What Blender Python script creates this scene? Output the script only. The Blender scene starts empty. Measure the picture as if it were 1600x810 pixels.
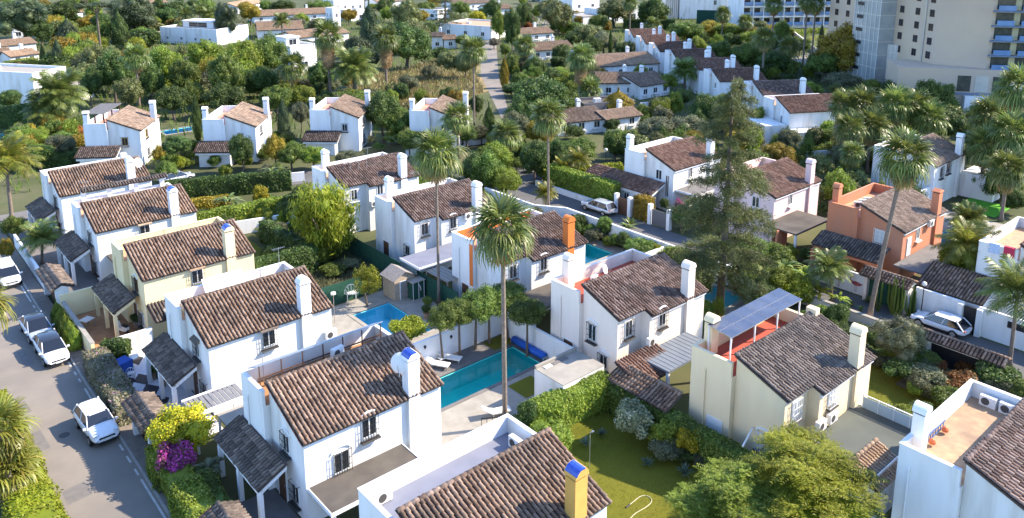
import bpy, math, random
import numpy as np
from mathutils import Vector, Matrix

# ------------------------------------------------------------------ camera, sky, sun, exposure
scene = bpy.context.scene
COL = scene.collection
CAM_H, F_PX, PITCH, YAW, PP_Y = 31.4, 1258.67, 0.2174, 0.7105, 173.79
cam_data = bpy.data.cameras.new("camera")
cam = bpy.data.objects.new("camera", cam_data)
COL.objects.link(cam)
cam.location = (0, 0, CAM_H)
cam.rotation_euler = (math.pi / 2 - PITCH, 0, -YAW)
cam_data.sensor_width = 36.0
cam_data.lens = F_PX / 1600 * 36.0
cam_data.shift_y = -(405 - PP_Y) / 1600
cam_data.clip_start, cam_data.clip_end = 0.5, 3000
scene.camera = cam

SUN_DIR = Vector((0.868, -0.496, 0)).normalized()
SUN_EL = math.radians(39)
world = bpy.data.worlds.new("World")
scene.world = world
world.use_nodes = True
wn = world.node_tree
bg = wn.nodes["Background"]
sky = wn.nodes.new("ShaderNodeTexSky")
sky.sky_type = 'NISHITA'
sky.sun_disc = False
sky.sun_elevation = SUN_EL
sky.sun_rotation = math.atan2(SUN_DIR.x, SUN_DIR.y)
sky.air_density, sky.dust_density, sky.ozone_density = 1.0, 0.3, 2.0
tint = wn.nodes.new("ShaderNodeMix"); tint.data_type = 'RGBA'; tint.blend_type = 'MULTIPLY'; tint.inputs[0].default_value = 1.0
tint.inputs[7].default_value = (.89, .99, 1.17, 1)        # clear deep blue sky of the photograph
wn.links.new(sky.outputs[0], tint.inputs[6]); wn.links.new(tint.outputs[2], bg.inputs[0])
bg.inputs[1].default_value = 0.15
sun_data = bpy.data.lights.new("sun", 'SUN')
sun_data.energy = 4.0
sun_data.angle = math.radians(0.55)
sun_data.color = (1.0, 0.87, 0.70)
sun = bpy.data.objects.new("sun", sun_data)
COL.objects.link(sun)
to_sun = Vector((SUN_DIR.x * math.cos(SUN_EL), SUN_DIR.y * math.cos(SUN_EL), math.sin(SUN_EL)))
sun.rotation_euler = to_sun.to_track_quat('Z', 'Y').to_euler()
scene.view_settings.view_transform = 'Standard'
scene.view_settings.look = 'None'
scene.view_settings.gamma = 1.0
scene.view_settings.exposure = 1.56
scene.cycles.max_bounces = 6
scene.cycles.diffuse_bounces = 3
scene.cycles.glossy_bounces = 3
scene.cycles.transmission_bounces = 4
scene.cycles.transparent_max_bounces = 12

# ------------------------------------------------------------------ photograph pixel -> place on a level of the flat site
_fw = np.array([math.sin(YAW) * math.cos(PITCH), math.cos(YAW) * math.cos(PITCH), -math.sin(PITCH)])
_rt = np.array([math.cos(YAW), -math.sin(YAW), 0.0])
_up = np.cross(_rt, _fw)

def G(u, v, z=0.0):
    d = _fw + _rt * (u - 800) / F_PX + _up * (PP_Y - v) / F_PX
    t = (z - CAM_H) / d[2]
    return float(d[0] * t), float(d[1] * t)

def depth(x, y, z=0.0):
    return float(np.dot(np.array([x, y, z - CAM_H]), _fw))

# ------------------------------------------------------------------ mesh helpers
RNG = np.random.default_rng(7)
random.seed(7)

def mesh_np(name, V, Fq, smooth=False):
    """V (n,3), Fq (m,k) equal-size polygons"""
    me = bpy.data.meshes.new(name)
    V = np.asarray(V, np.float32)
    Fq = np.asarray(Fq, np.int32)
    k = Fq.shape[1]
    me.vertices.add(len(V))
    me.vertices.foreach_set("co", V.ravel())
    me.loops.add(Fq.size)
    me.loops.foreach_set("vertex_index", Fq.ravel())
    me.polygons.add(len(Fq))
    me.polygons.foreach_set("loop_start", np.arange(len(Fq), dtype=np.int32) * k)
    if smooth:
        me.polygons.foreach_set("use_smooth", np.ones(len(Fq), bool))
    me.update(calc_edges=True)
    me.validate()
    return me

class MB:
    """collects boxes, prisms, tubes into one mesh"""
    def __init__(s):
        s.v, s.f = [], []
    def add(s, vs, fs):
        o = len(s.v)
        s.v += [tuple(map(float, p)) for p in vs]
        s.f += [tuple(i + o for i in q) for q in fs]
        return s
    def box(s, x0, x1, y0, y1, z0, z1):
        if x0 > x1: x0, x1 = x1, x0
        if y0 > y1: y0, y1 = y1, y0
        if z0 > z1: z0, z1 = z1, z0
        return s.add([(x0, y0, z0), (x1, y0, z0), (x1, y1, z0), (x0, y1, z0), (x0, y0, z1), (x1, y0, z1), (x1, y1, z1), (x0, y1, z1)],
                     [(3, 2, 1, 0), (4, 5, 6, 7), (0, 1, 5, 4), (1, 2, 6, 5), (2, 3, 7, 6), (3, 0, 4, 7)])
    def cbox(s, cx, cy, cz, dx, dy, dz):
        return s.box(cx - dx / 2, cx + dx / 2, cy - dy / 2, cy + dy / 2, cz - dz / 2, cz + dz / 2)
    def prism(s, poly, axis, a, b):
        """poly: 2-D points (in the two other axes, in order xyz), extruded along axis from a to b"""
        n = len(poly)
        def P(p, t):
            return (t, p[0], p[1]) if axis == 'x' else ((p[0], t, p[1]) if axis == 'y' else (p[0], p[1], t))
        area = sum(poly[i][0] * poly[(i + 1) % n][1] - poly[(i + 1) % n][0] * poly[i][1] for i in range(n))
        if (area < 0) != (axis == 'y'):
            poly = poly[::-1]
        if b < a: a, b = b, a
        vs = [P(p, a) for p in poly] + [P(p, b) for p in poly]
        fs = [tuple(range(n))[::-1], tuple(range(n, 2 * n))]
        fs += [(i, (i + 1) % n, n + (i + 1) % n, n + i) for i in range(n)]
        return s.add(vs, fs)
    def tube(s, pts, rad, n=6, cap=True):
        pts = [Vector(p) for p in pts]
        if not hasattr(rad, '__len__'): rad = [rad] * len(pts)
        vs, fs = [], []
        for i, p in enumerate(pts):
            d = (pts[min(i + 1, len(pts) - 1)] - pts[max(i - 1, 0)]).normalized()
            a = d.orthogonal().normalized() if abs(d.z) < .95 else Vector((1, 0, 0))
            a = (a - d * a.dot(d)).normalized()
            b = d.cross(a)
            for j in range(n):
                t = 2 * math.pi * j / n
                vs.append(p + (a * math.cos(t) + b * math.sin(t)) * rad[i])
        for i in range(len(pts) - 1):
            for j in range(n):
                fs.append((i * n + j, i * n + (j + 1) % n, (i + 1) * n + (j + 1) % n, (i + 1) * n + j))
        if cap:
            fs.append(tuple(range(n))[::-1])
            fs.append(tuple(range((len(pts) - 1) * n, len(pts) * n)))
        return s.add(vs, fs)
    def lathe(s, prof, cx=0, cy=0, n=16, axis='z'):
        vs, fs = [], []
        for r_, z_ in prof:
            for j in range(n):
                t = 2 * math.pi * j / n
                p = (cx + r_ * math.cos(t), cy + r_ * math.sin(t), z_)
                vs.append(p)
        m = len(prof)
        for i in range(m - 1):
            for j in range(n):
                fs.append((i * n + j, i * n + (j + 1) % n, (i + 1) * n + (j + 1) % n, (i + 1) * n + j))
        fs.append(tuple(range(n))[::-1])
        fs.append(tuple(range((m - 1) * n, m * n)))
        return s.add(vs, fs)
    def quad(s, a, b, c, d):
        return s.add([a, b, c, d], [(0, 1, 2, 3)])
    def xform(s, M):
        s.v = [tuple(M @ Vector(p)) for p in s.v]
        return s
    def mesh(s, name, smooth=False):
        me = bpy.data.meshes.new(name)
        me.from_pydata(s.v, [], s.f)
        if smooth:
            me.polygons.foreach_set("use_smooth", np.ones(len(me.polygons), bool))
        me.update()
        return me
    def obj(s, name, mat, parent=None, loc=(0, 0, 0), rz=0.0, smooth=False, bevel=0):
        return link(name, s.mesh(name, smooth), mat, parent, loc, rz, bevel)

def link(name, me, mat, parent=None, loc=(0, 0, 0), rz=0.0, bevel=0, rot=None, scale=None):
    o = bpy.data.objects.new(name, me)
    COL.objects.link(o)
    if mat is not None and me is not None and not me.materials:
        me.materials.append(mat)
    elif mat is not None and me is not None and me.materials[0] is not mat:
        o.material_slots[0].link = 'OBJECT'
        o.material_slots[0].material = mat
    o.parent = parent
    o.location = loc
    o.rotation_euler = rot if rot is not None else (0, 0, rz)
    if scale is not None: o.scale = scale
    if bevel:
        b = o.modifiers.new("bevel", 'BEVEL'); b.width = bevel; b.segments = 2; b.limit_method = 'ANGLE'
    return o

def tag(o, label=None, cat=None, group=None, kind=None):
    if label: o['label'] = label
    if cat: o['category'] = cat
    if group: o['group'] = group
    if kind: o['kind'] = kind
    return o

def thing(name, label, cat, loc=(0, 0, 0), rz=0.0, group=None):
    o = bpy.data.objects.new(name, None)
    COL.objects.link(o)
    o.location = loc if len(loc) == 3 else (loc[0], loc[1], 0)
    o.rotation_euler = (0, 0, rz)
    o.empty_display_size = .3
    return tag(o, label, cat, group)

def struct(name, mb_or_mesh, mat, label=None, kind='structure'):
    me = mb_or_mesh.mesh(name) if isinstance(mb_or_mesh, MB) else mb_or_mesh
    o = link(name, me, mat)
    return tag(o, label, None, None, kind)

# ------------------------------------------------------------------ procedural materials
MATS = {}

def nodes_of(name):
    m = bpy.data.materials.new(name)
    m.use_nodes = True
    nt = m.node_tree
    return m, nt, nt.nodes, nt.links, nt.nodes["Principled BSDF"]

def rgba(c): return (c[0], c[1], c[2], 1.0)

def M(name, c1, c2=None, rough=.8, scale=3.0, detail=5.0, spec=.3, metal=0.0, bump=0.0, bscale=30.0, world_co=False,
      island=0.0, objrnd=0.0, c3=None, scale3=.3, lo=.35, hi=.65, streak=False, lo3=.45, hi3=.7):
    if name in MATS: return MATS[name]
    m, nt, N, L, B = nodes_of(name)
    co = N.new("ShaderNodeNewGeometry").outputs["Position"] if world_co else N.new("ShaderNodeTexCoord").outputs["Object"]
    col = None
    def rampmix(a_socket_or_col, b, sc, lo_, hi_):
        nz = N.new("ShaderNodeTexNoise"); nz.inputs["Scale"].default_value = sc; nz.inputs["Detail"].default_value = detail
        src = co
        if streak:
            mp = N.new("ShaderNodeMapping"); mp.inputs["Scale"].default_value = (1, 1, .18); L.new(co, mp.inputs[0]); src = mp.outputs[0]
        L.new(src, nz.inputs["Vector"])
        mr = N.new("ShaderNodeMapRange"); mr.inputs[1].default_value = lo_; mr.inputs[2].default_value = hi_
        L.new(nz.outputs["Fac"], mr.inputs[0])
        mx = N.new("ShaderNodeMix"); mx.data_type = 'RGBA'
        L.new(mr.outputs[0], mx.inputs[0])
        if isinstance(a_socket_or_col, tuple): mx.inputs[6].default_value = rgba(a_socket_or_col)
        else: L.new(a_socket_or_col, mx.inputs[6])
        mx.inputs[7].default_value = rgba(b)
        return mx.outputs[2]
    col = tuple(c1)
    if c2 is not None: col = rampmix(col, c2, scale, lo, hi)
    if c3 is not None: col = rampmix(col, c3, scale3, lo3, hi3)
    if island or objrnd:
        hs = N.new("ShaderNodeHueSaturation")
        add = None
        if island:
            add = N.new("ShaderNodeNewGeometry").outputs["Random Per Island"]; amt = island
        else:
            add = N.new("ShaderNodeObjectInfo").outputs["Random"]; amt = objrnd
        mr = N.new("ShaderNodeMapRange"); mr.inputs[3].default_value = 1 - amt; mr.inputs[4].default_value = 1 + amt
        L.new(add, mr.inputs[0]); L.new(mr.outputs[0], hs.inputs["Value"])
        if isinstance(col, tuple): hs.inputs["Color"].default_value = rgba(col)
        else: L.new(col, hs.inputs["Color"])
        col = hs.outputs[0]
    if isinstance(col, tuple): B.inputs["Base Color"].default_value = rgba(col)
    else: L.new(col, B.inputs["Base Color"])
    B.inputs["Roughness"].default_value = rough
    B.inputs["Specular IOR Level"].default_value = spec
    B.inputs["Metallic"].default_value = metal
    if bump:
        nz = N.new("ShaderNodeTexNoise"); nz.inputs["Scale"].default_value = bscale; nz.inputs["Detail"].default_value = 4
        L.new(co, nz.inputs["Vector"])
        bp = N.new("ShaderNodeBump"); bp.inputs["Strength"].default_value = bump; bp.inputs["Distance"].default_value = .05
        L.new(nz.outputs["Fac"], bp.inputs["Height"]); L.new(bp.outputs[0], B.inputs["Normal"])
    MATS[name] = m
    return m

def tile_mat(name, cols, grey=.3):
    """clay tiles: each tile its own tint, lichen patches across the roof"""
    if name in MATS: return MATS[name]
    m, nt, N, L, B = nodes_of(name)
    geo = N.new("ShaderNodeNewGeometry"); oi = N.new("ShaderNodeObjectInfo")
    ad = N.new("ShaderNodeMath"); ad.operation = 'ADD'; L.new(geo.outputs["Random Per Island"], ad.inputs[0]); L.new(oi.outputs["Random"], ad.inputs[1])
    fr = N.new("ShaderNodeMath"); fr.operation = 'FRACT'; L.new(ad.outputs[0], fr.inputs[0])
    rp = N.new("ShaderNodeValToRGB"); rp.color_ramp.interpolation = 'LINEAR'
    e = rp.color_ramp.elements
    e[0].color = rgba(cols[0]); e[1].color = rgba(cols[-1])
    for i, c in enumerate(cols[1:-1], 1):
        n = e.new(i / (len(cols) - 1)); n.color = rgba(c)
    L.new(fr.outputs[0], rp.inputs[0])
    nz = N.new("ShaderNodeTexNoise"); nz.inputs["Scale"].default_value = .55; nz.inputs["Detail"].default_value = 6
    L.new(geo.outputs["Position"], nz.inputs["Vector"])
    mr = N.new("ShaderNodeMapRange"); mr.inputs[1].default_value = .47; mr.inputs[2].default_value = .72; mr.inputs[4].default_value = grey
    L.new(nz.outputs["Fac"], mr.inputs[0])
    mx = N.new("ShaderNodeMix"); mx.data_type = 'RGBA'; L.new(mr.outputs[0], mx.inputs[0]); L.new(rp.outputs[0], mx.inputs[6])
    mx.inputs[7].default_value = (.055, .05, .045, 1)
    n2 = N.new("ShaderNodeTexNoise"); n2.inputs["Scale"].default_value = 9; n2.inputs["Detail"].default_value = 5
    L.new(geo.outputs["Position"], n2.inputs["Vector"])
    m2 = N.new("ShaderNodeMapRange"); m2.inputs[1].default_value = .3; m2.inputs[2].default_value = .75; m2.inputs[3].default_value = .72; m2.inputs[4].default_value = 1.25
    L.new(n2.outputs["Fac"], m2.inputs[0])
    mo = N.new("ShaderNodeMapRange"); mo.inputs[3].default_value = .82; mo.inputs[4].default_value = 1.18; L.new(oi.outputs["Random"], mo.inputs[0])
    mm = N.new("ShaderNodeMath"); mm.operation = 'MULTIPLY'; L.new(m2.outputs[0], mm.inputs[0]); L.new(mo.outputs[0], mm.inputs[1])
    hs = N.new("ShaderNodeHueSaturation"); L.new(mx.outputs[2], hs.inputs["Color"]); L.new(mm.outputs[0], hs.inputs["Value"])
    L.new(hs.outputs[0], B.inputs["Base Color"])
    B.inputs["Roughness"].default_value = .85; B.inputs["Specular IOR Level"].default_value = .2
    MATS[name] = m
    return m

def leaf_mat(name, a, b, c=None, trans=.42, rough=.55, var=.35, hue=-.018):
    """leaves: tint per leaf, drift per plant, some light through the blade"""
    if name in MATS: return MATS[name]
    m, nt, N, L, B = nodes_of(name)
    geo = N.new("ShaderNodeNewGeometry"); oi = N.new("ShaderNodeObjectInfo")
    rp = N.new("ShaderNodeValToRGB"); e = rp.color_ramp.elements
    e[0].color = rgba(a); e[1].color = rgba(b)
    if c is not None:
        n = e.new(.86); n.color = rgba(b); e[len(e) - 1].color = rgba(c)
    L.new(geo.outputs["Random Per Island"], rp.inputs[0])
    nz = N.new("ShaderNodeTexNoise"); nz.inputs["Scale"].default_value = .45; nz.inputs["Detail"].default_value = 3
    L.new(geo.outputs["Position"], nz.inputs["Vector"])
    mr = N.new("ShaderNodeMapRange"); mr.inputs[1].default_value = .3; mr.inputs[2].default_value = .7
    mr.inputs[3].default_value = 1 - var; mr.inputs[4].default_value = 1 + var
    L.new(nz.outputs["Fac"], mr.inputs[0])
    mo = N.new("ShaderNodeMapRange"); mo.inputs[3].default_value = .82; mo.inputs[4].default_value = 1.2
    L.new(oi.outputs["Random"], mo.inputs[0])
    mu = N.new("ShaderNodeMath"); mu.operation = 'MULTIPLY'; L.new(mr.outputs[0], mu.inputs[0]); L.new(mo.outputs[0], mu.inputs[1])
    mh = N.new("ShaderNodeMapRange"); mh.inputs[3].default_value = .487 + hue; mh.inputs[4].default_value = .513 + hue
    L.new(oi.outputs["Random"], mh.inputs[0])
    hs = N.new("ShaderNodeHueSaturation"); L.new(rp.outputs[0], hs.inputs["Color"]); L.new(mu.outputs[0], hs.inputs["Value"]); L.new(mh.outputs[0], hs.inputs["Hue"])
    L.new(hs.outputs[0], B.inputs["Base Color"])
    B.inputs["Roughness"].default_value = rough; B.inputs["Specular IOR Level"].default_value = .35
    tr = N.new("ShaderNodeBsdfTranslucent"); L.new(hs.outputs[0], tr.inputs[0])
    ms = N.new("ShaderNodeMixShader"); ms.inputs[0].default_value = trans
    L.new(B.outputs[0], ms.inputs[1]); L.new(tr.outputs[0], ms.inputs[2])
    L.new(ms.outputs[0], N["Material Output"].inputs["Surface"])
    MATS[name] = m
    return m

def water_mat(name, tint, wave=.03):
    if name in MATS: return MATS[name]
    m, nt, N, L, B = nodes_of(name)
    N.remove(B)
    tr = N.new("ShaderNodeBsdfTransparent"); tr.inputs[0].default_value = rgba(tint)
    gl = N.new("ShaderNodeBsdfGlossy"); gl.inputs["Roughness"].default_value = .03
    nz = N.new("ShaderNodeTexNoise"); nz.inputs["Scale"].default_value = 1.6; nz.inputs["Detail"].default_value = 3
    L.new(N.new("ShaderNodeNewGeometry").outputs["Position"], nz.inputs["Vector"])
    bp = N.new("ShaderNodeBump"); bp.inputs["Strength"].default_value = .25; bp.inputs["Distance"].default_value = wave
    L.new(nz.outputs["Fac"], bp.inputs["Height"]); L.new(bp.outputs[0], gl.inputs["Normal"])
    fr = N.new("ShaderNodeFresnel"); fr.inputs[0].default_value = 1.33; L.new(bp.outputs[0], fr.inputs[1])
    ms = N.new("ShaderNodeMixShader"); L.new(fr.outputs[0], ms.inputs[0]); L.new(tr.outputs[0], ms.inputs[1]); L.new(gl.outputs[0], ms.inputs[2])
    L.new(ms.outputs[0], N["Material Output"].inputs["Surface"])
    MATS[name] = m
    return m

WHITE = M("white_stucco", (.80, .80, .79), (.73, .72, .69), scale=.9, rough=.9, bump=.12, bscale=30, c3=(.54, .51, .46), scale3=.9, streak=True, lo3=.54, hi3=.80, detail=8.0)
WARMW = M("warm_white_stucco", (.79, .70, .61), (.75, .66, .57), scale=1.2, rough=.9, bump=.08, bscale=40, c3=(.58, .54, .48), scale3=.5, streak=True, lo3=.62, hi3=.85)  # warm white, with the warmth of bounced light put into the tint
CREAM = M("cream_stucco", (.78, .66, .40), (.74, .62, .37), scale=1.2, rough=.9, bump=.08, bscale=40)
YELLOW = M("pale_yellow_stucco", (.82, .66, .42), (.78, .62, .39), scale=1.0, rough=.9, bump=.08, bscale=40, c3=(.66, .60, .42), scale3=.5, streak=True, lo3=.6, hi3=.85)
SALMON = M("salmon_stucco", (.58, .215, .11), (.53, .195, .10), scale=1.0, rough=.9, bump=.08, bscale=40, c3=(.50, .23, .14), scale3=.5, streak=True)
PINKW = M("pink_white_stucco", (.80, .60, .56), (.76, .56, .52), scale=1.0, rough=.9, bump=.08, bscale=40)
ORANGE = M("orange_paint", (.70, .19, .04), (.62, .17, .04), scale=2, rough=.85)
MUSTARD = M("mustard_paint", (.62, .36, .09), (.56, .32, .08), scale=2, rough=.85)
TAN_WALL = M("tan_render", (.56, .44, .31), (.48, .37, .27), scale=.12, rough=.9, c3=(.48, .39, .31), scale3=.05)
T_TAN = tile_mat("clay_tile_tan", [(.125, .078, .054), (.19, .122, .084), (.25, .165, .115), (.32, .225, .165), (.165, .108, .076)], .6)
T_BRN = tile_mat("clay_tile_brown", [(.095, .06, .047), (.14, .088, .068), (.19, .127, .10), (.27, .195, .16), (.12, .08, .062)], .6)
T_RED = tile_mat("clay_tile_red", [(.12, .066, .046), (.175, .096, .068), (.22, .128, .092), (.275, .175, .13)], .45)
T_DRK = tile_mat("clay_tile_weathered", [(.08, .062, .052), (.115, .09, .075), (.155, .122, .10), (.21, .168, .138), (.10, .078, .066)], .55)
T_PAL = tile_mat("clay_tile_pale", [(.29, .19, .12), (.36, .245, .16), (.42, .30, .205), (.34, .245, .175)], .3)
T_DUST = tile_mat("clay_tile_dusty", [(.16, .11, .08), (.21, .148, .108), (.26, .19, .142), (.30, .225, .17)], .4)
T_CHAR = tile_mat("clay_tile_charred", [(.05, .035, .032), (.075, .055, .048), (.105, .08, .07), (.15, .118, .10)], .5)
PAN = M("channel_tile_shaded", (.055, .032, .025), (.085, .05, .038), scale=2.5, rough=.95, world_co=True)  # darker than the cover tiles: valley shade put into the colour
MORTAR = M("roof_mortar", (.13, .10, .085), (.08, .065, .055), scale=4, rough=.95)
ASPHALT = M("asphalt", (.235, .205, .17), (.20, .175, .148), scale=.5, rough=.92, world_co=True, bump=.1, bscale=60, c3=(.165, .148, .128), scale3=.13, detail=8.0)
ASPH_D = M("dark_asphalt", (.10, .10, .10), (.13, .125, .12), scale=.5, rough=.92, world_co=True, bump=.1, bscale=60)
PAVE = M("paving", (.22, .185, .15), (.165, .14, .118), scale=2.5, rough=.9, world_co=True)
PATIO = M("terracotta_paving", (.40, .21, .10), (.30, .15, .07), scale=1.2, rough=.9, world_co=True)
STONE = M("pale_stone_paving", (.32, .295, .25), (.26, .24, .205), scale=1.4, rough=.85, world_co=True)
GREYP = M("grey_paving", (.17, .158, .15), (.135, .128, .122), scale=1.0, rough=.85, world_co=True)
CONC = M("flat_roof_concrete", (.115, .10, .082), (.09, .078, .066), scale=.9, rough=.92, world_co=True, c3=(.065, .058, .05), scale3=.4)
CONCG = M("green_grey_flat_roof", (.105, .115, .098), (.085, .093, .083), scale=.6, rough=.9, world_co=True)
REDFLOOR = M("red_terrace_paint", (.42, .085, .05), (.34, .07, .045), scale=1.5, rough=.8)
TERRA = M("terracotta_terrace", (.50, .30, .18), (.40, .24, .15), scale=2, rough=.85)
GRAVEL = M("brown_gravel_roof", (.48, .32, .19), (.36, .24, .15), scale=2.2, rough=.95, c3=(.27, .19, .13), scale3=.7)
MEMBR = M("shade_toned_membrane", (.19, .20, .25), (.165, .175, .22), scale=.9, rough=.7)  # white roof finish with its bluish shade put into the colour
TURF = M("lawn_grass", (.125, .13, .008), (.095, .102, .007), scale=.6, rough=.95, world_co=True, c3=(.15, .138, .012), scale3=.15, bump=.5, bscale=50)
DRY = M("dry_grass_ground", (.30, .22, .10), (.20, .15, .07), scale=.25, rough=.95, world_co=True, c3=(.12, .13, .05), scale3=.08)
SOIL = M("soil_undergrowth", (.070, .085, .028), (.105, .10, .048), scale=.22, rough=.95, world_co=True, c3=(.045, .055, .02), scale3=.07, bump=.4, bscale=6)
BLACK = M("black_iron", (.02, .02, .022), rough=.5)
GLASS = M("window_glass", (.025, .03, .035), rough=.08, spec=.6)
SHUT = M("white_blind", (.62, .62, .60), rough=.6)
WFRAME = M("white_frame", (.72, .72, .70), rough=.5)
BFRAME = M("brown_wood", (.12, .06, .035), (.09, .045, .025), scale=6, rough=.6)
WOODG = M("grey_wood", (.30, .27, .24), (.22, .20, .18), scale=5, rough=.85)
METAL = M("galvanised_metal", (.45, .46, .47), rough=.4, metal=.8)
ACW = M("appliance_white", (.72, .70, .66), rough=.5)
SLATE = M("dark_stone_sill", (.07, .065, .06), rough=.7)
BLUET = M("blue_glazed_tile", (.02, .05, .30), (.03, .08, .40), scale=8, rough=.2, spec=.6)
POOLT = M("pool_tile", (.30, .85, .92), (.25, .78, .88), scale=1.2, rough=.5, world_co=True)
POOLT2 = M("pool_tile_teal", (.20, .80, .74), (.16, .72, .68), scale=1.0, rough=.5, world_co=True)
W_BLUE = water_mat("pool_water_blue", (.50, .95, .98))
W_TEAL = water_mat("pool_water_teal", (.45, .95, .90))
TRUNK = M("bark", (.17, .13, .10), (.10, .08, .06), scale=8, rough=.95, bump=.4, bscale=20)
PTRUNK = M("palm_trunk_bark", (.24, .19, .145), (.16, .125, .10), scale=5, rough=.95, bump=.5, bscale=14)
SOLAR = M("solar_cells", (.045, .055, .085), (.075, .085, .115), scale=.8, rough=.14, spec=.8)
FABRIC_G = M("dark_green_fence_net", (.012, .06, .04), (.02, .075, .05), scale=2, rough=.9)
# ------------------------------------------------------------------ clay tile roofs
CW, EX = .262, .36                     # column spacing, exposed length of a tile
_cache = {}

def _cover_template():
    pts = []
    for (yy, r_, zl) in ((0.0, .080, .012), (-EX - .07, .104, .055)):
        for k in range(6):
            t = math.pi * k / 5
            pts.append((-r_ * math.cos(t), yy, zl + r_ * 1.2 * math.sin(t)))
    f = [(k, k + 1, k + 7, k + 6) for k in range(5)] + [(6, 7, 10, 11), (7, 8, 9, 10)]
    return np.array(pts), np.array([q[::-1] for q in f])

def _pan_template():
    pts = []
    for (yy, zl) in ((0.0, .0), (-EX - .05, .028)):
        for dx, dz in ((-.10, .05), (-.05, -.02), (.05, -.02), (.10, .05)):
            pts.append((dx, yy, zl + dz))
    f = [(k, k + 1, k + 5, k + 4) for k in range(3)]
    return np.array(pts), np.array([q[::-1] for q in f])

COVER_V, COVER_F = _cover_template()
PAN_V, PAN_F = _pan_template()

def tile_single():
    if 'single' not in _cache:
        _cache['single'] = mesh_np("tile", COVER_V, COVER_F, False)
    return _cache['single']

def tile_spots(segs):
    out = []
    for s0, s1, R in segs:
        n = max(1, int(round((s1 - s0) / CW)))
        cw = (s1 - s0) / n
        rows = max(1, int(round((R - .04) / EX)))
        for i in range(n):
            for j in range(rows):
                out.append((s0 + (i + .5) * cw, -(R - .05) + (rows - j) * EX - .0, rows - j))
    return out

def tiles_mesh(segs, seed=0, skip=0):
    """cover and channel tiles over rectangles (s0, s1, slope length) of a roof plane, eaves towards -y"""
    key = ('tiles', tuple(segs), seed, skip)
    if key in _cache: return _cache[key]
    rg = np.random.default_rng(seed + 11)
    sp = tile_spots(segs)
    P = np.array([(a, b) for a, b, c in sp])
    order = np.argsort(P[:, 1], kind='stable')           # eaves first
    P = P[order]
    C = P[skip:]
    Vs, Fs, o = [], [], 0
    n = len(C)
    if n:
        J = rg.normal(0, 1, (n, 4))
        V = np.repeat(COVER_V[None], n, 0)
        yawj = J[:, 0] * .02
        x = V[..., 0] * np.cos(yawj)[:, None] - V[..., 1] * np.sin(yawj)[:, None]
        y = V[..., 0] * np.sin(yawj)[:, None] + V[..., 1] * np.cos(yawj)[:, None]
        V = np.stack([x + C[:, 0:1] + J[:, 1:2] * .006, y + C[:, 1:2] + J[:, 2:3] * .012, V[..., 2] + J[:, 3:4] * .006], -1)
        Vs.append(V.reshape(-1, 3)); Fs.append((COVER_F[None] + (np.arange(n) * 12)[:, None, None]).reshape(-1, 4)); o += n * 12
    n = len(P)
    V = np.repeat(PAN_V[None], n, 0)
    V = V + np.stack([P[:, 0:1] - CW / 2 + 0 * V[..., 0], P[:, 1:2] + 0 * V[..., 0], 0 * V[..., 0]], -1)
    Vs.append(V.reshape(-1, 3)); Fs.append((PAN_F[None] + o + (np.arange(n) * 8)[:, None, None]).reshape(-1, 4))
    me = mesh_np("roof_tiles", np.concatenate(Vs), np.concatenate(Fs))
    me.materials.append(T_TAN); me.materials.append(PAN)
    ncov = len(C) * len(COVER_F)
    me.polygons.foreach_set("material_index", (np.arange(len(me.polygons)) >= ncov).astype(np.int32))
    _cache[key] = me
    return me

def ridge_mesh(Lr):
    key = ('ridge', round(Lr, 2))
    if key in _cache: return _cache[key]
    n = max(2, int(Lr / .38))
    step = Lr / n
    V, F = [], []
    for i in range(n):
        for (xx, r_) in ((i * step - .03, .13), ((i + 1) * step, .115)):
            for k in range(6):
                t = math.pi * k / 5
                V.append((xx, -r_ * math.cos(t), r_ * .8 * math.sin(t)))
        b = i * 12
        F += [(b + k, b + k + 6, b + k + 7, b + k + 1) for k in range(5)] + [(b, b + 1, b + 4, b + 5), (b + 1, b + 2, b + 3, b + 4)]
    _cache[key] = mesh_np("ridge_cap", np.array(V), np.array(F))
    return _cache[key]

def tiled_plane(parent, name, segs, origin, slope, theta, tmat, singles=0, seed=0, thick=.10, ridge=True, slab_mat=None, over=0):
    """a roof plane: slab, its tiles (the nearest ones each a tile of its own) and ridge"""
    mb = MB()
    for s0, s1, R in segs:
        mb.box(s0, s1, -R, 0.02, -thick - .03, -.03)
    rf = mb.obj(name, slab_mat or MORTAR, parent, origin)
    rf.rotation_euler = (slope, 0, theta)
    if singles:
        rg = random.Random(seed)
        sp = sorted(tile_spots(segs), key=lambda q: q[1])
        order = np.argsort(np.array([q[1] for q in tile_spots(segs)]), kind='stable')
        allp = tile_spots(segs)
        for idx in order[:singles]:
            a, b, c = allp[idx]
            link("tile", tile_single(), tmat, rf, (a + rg.gauss(0, .006), b + rg.gauss(0, .012), rg.gauss(0, .005)), rot=(0, 0, rg.gauss(0, .02)))
    t = link("roof_tiles", tiles_mesh(segs, seed, singles), tmat, rf)
    t['kind'] = 'stuff'
    if ridge:
        link("ridge_cap", ridge_mesh(max(q[1] for q in segs) - min(q[0] for q in segs)), tmat, rf, (min(q[0] for q in segs), 0, .05))
    return rf

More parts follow.
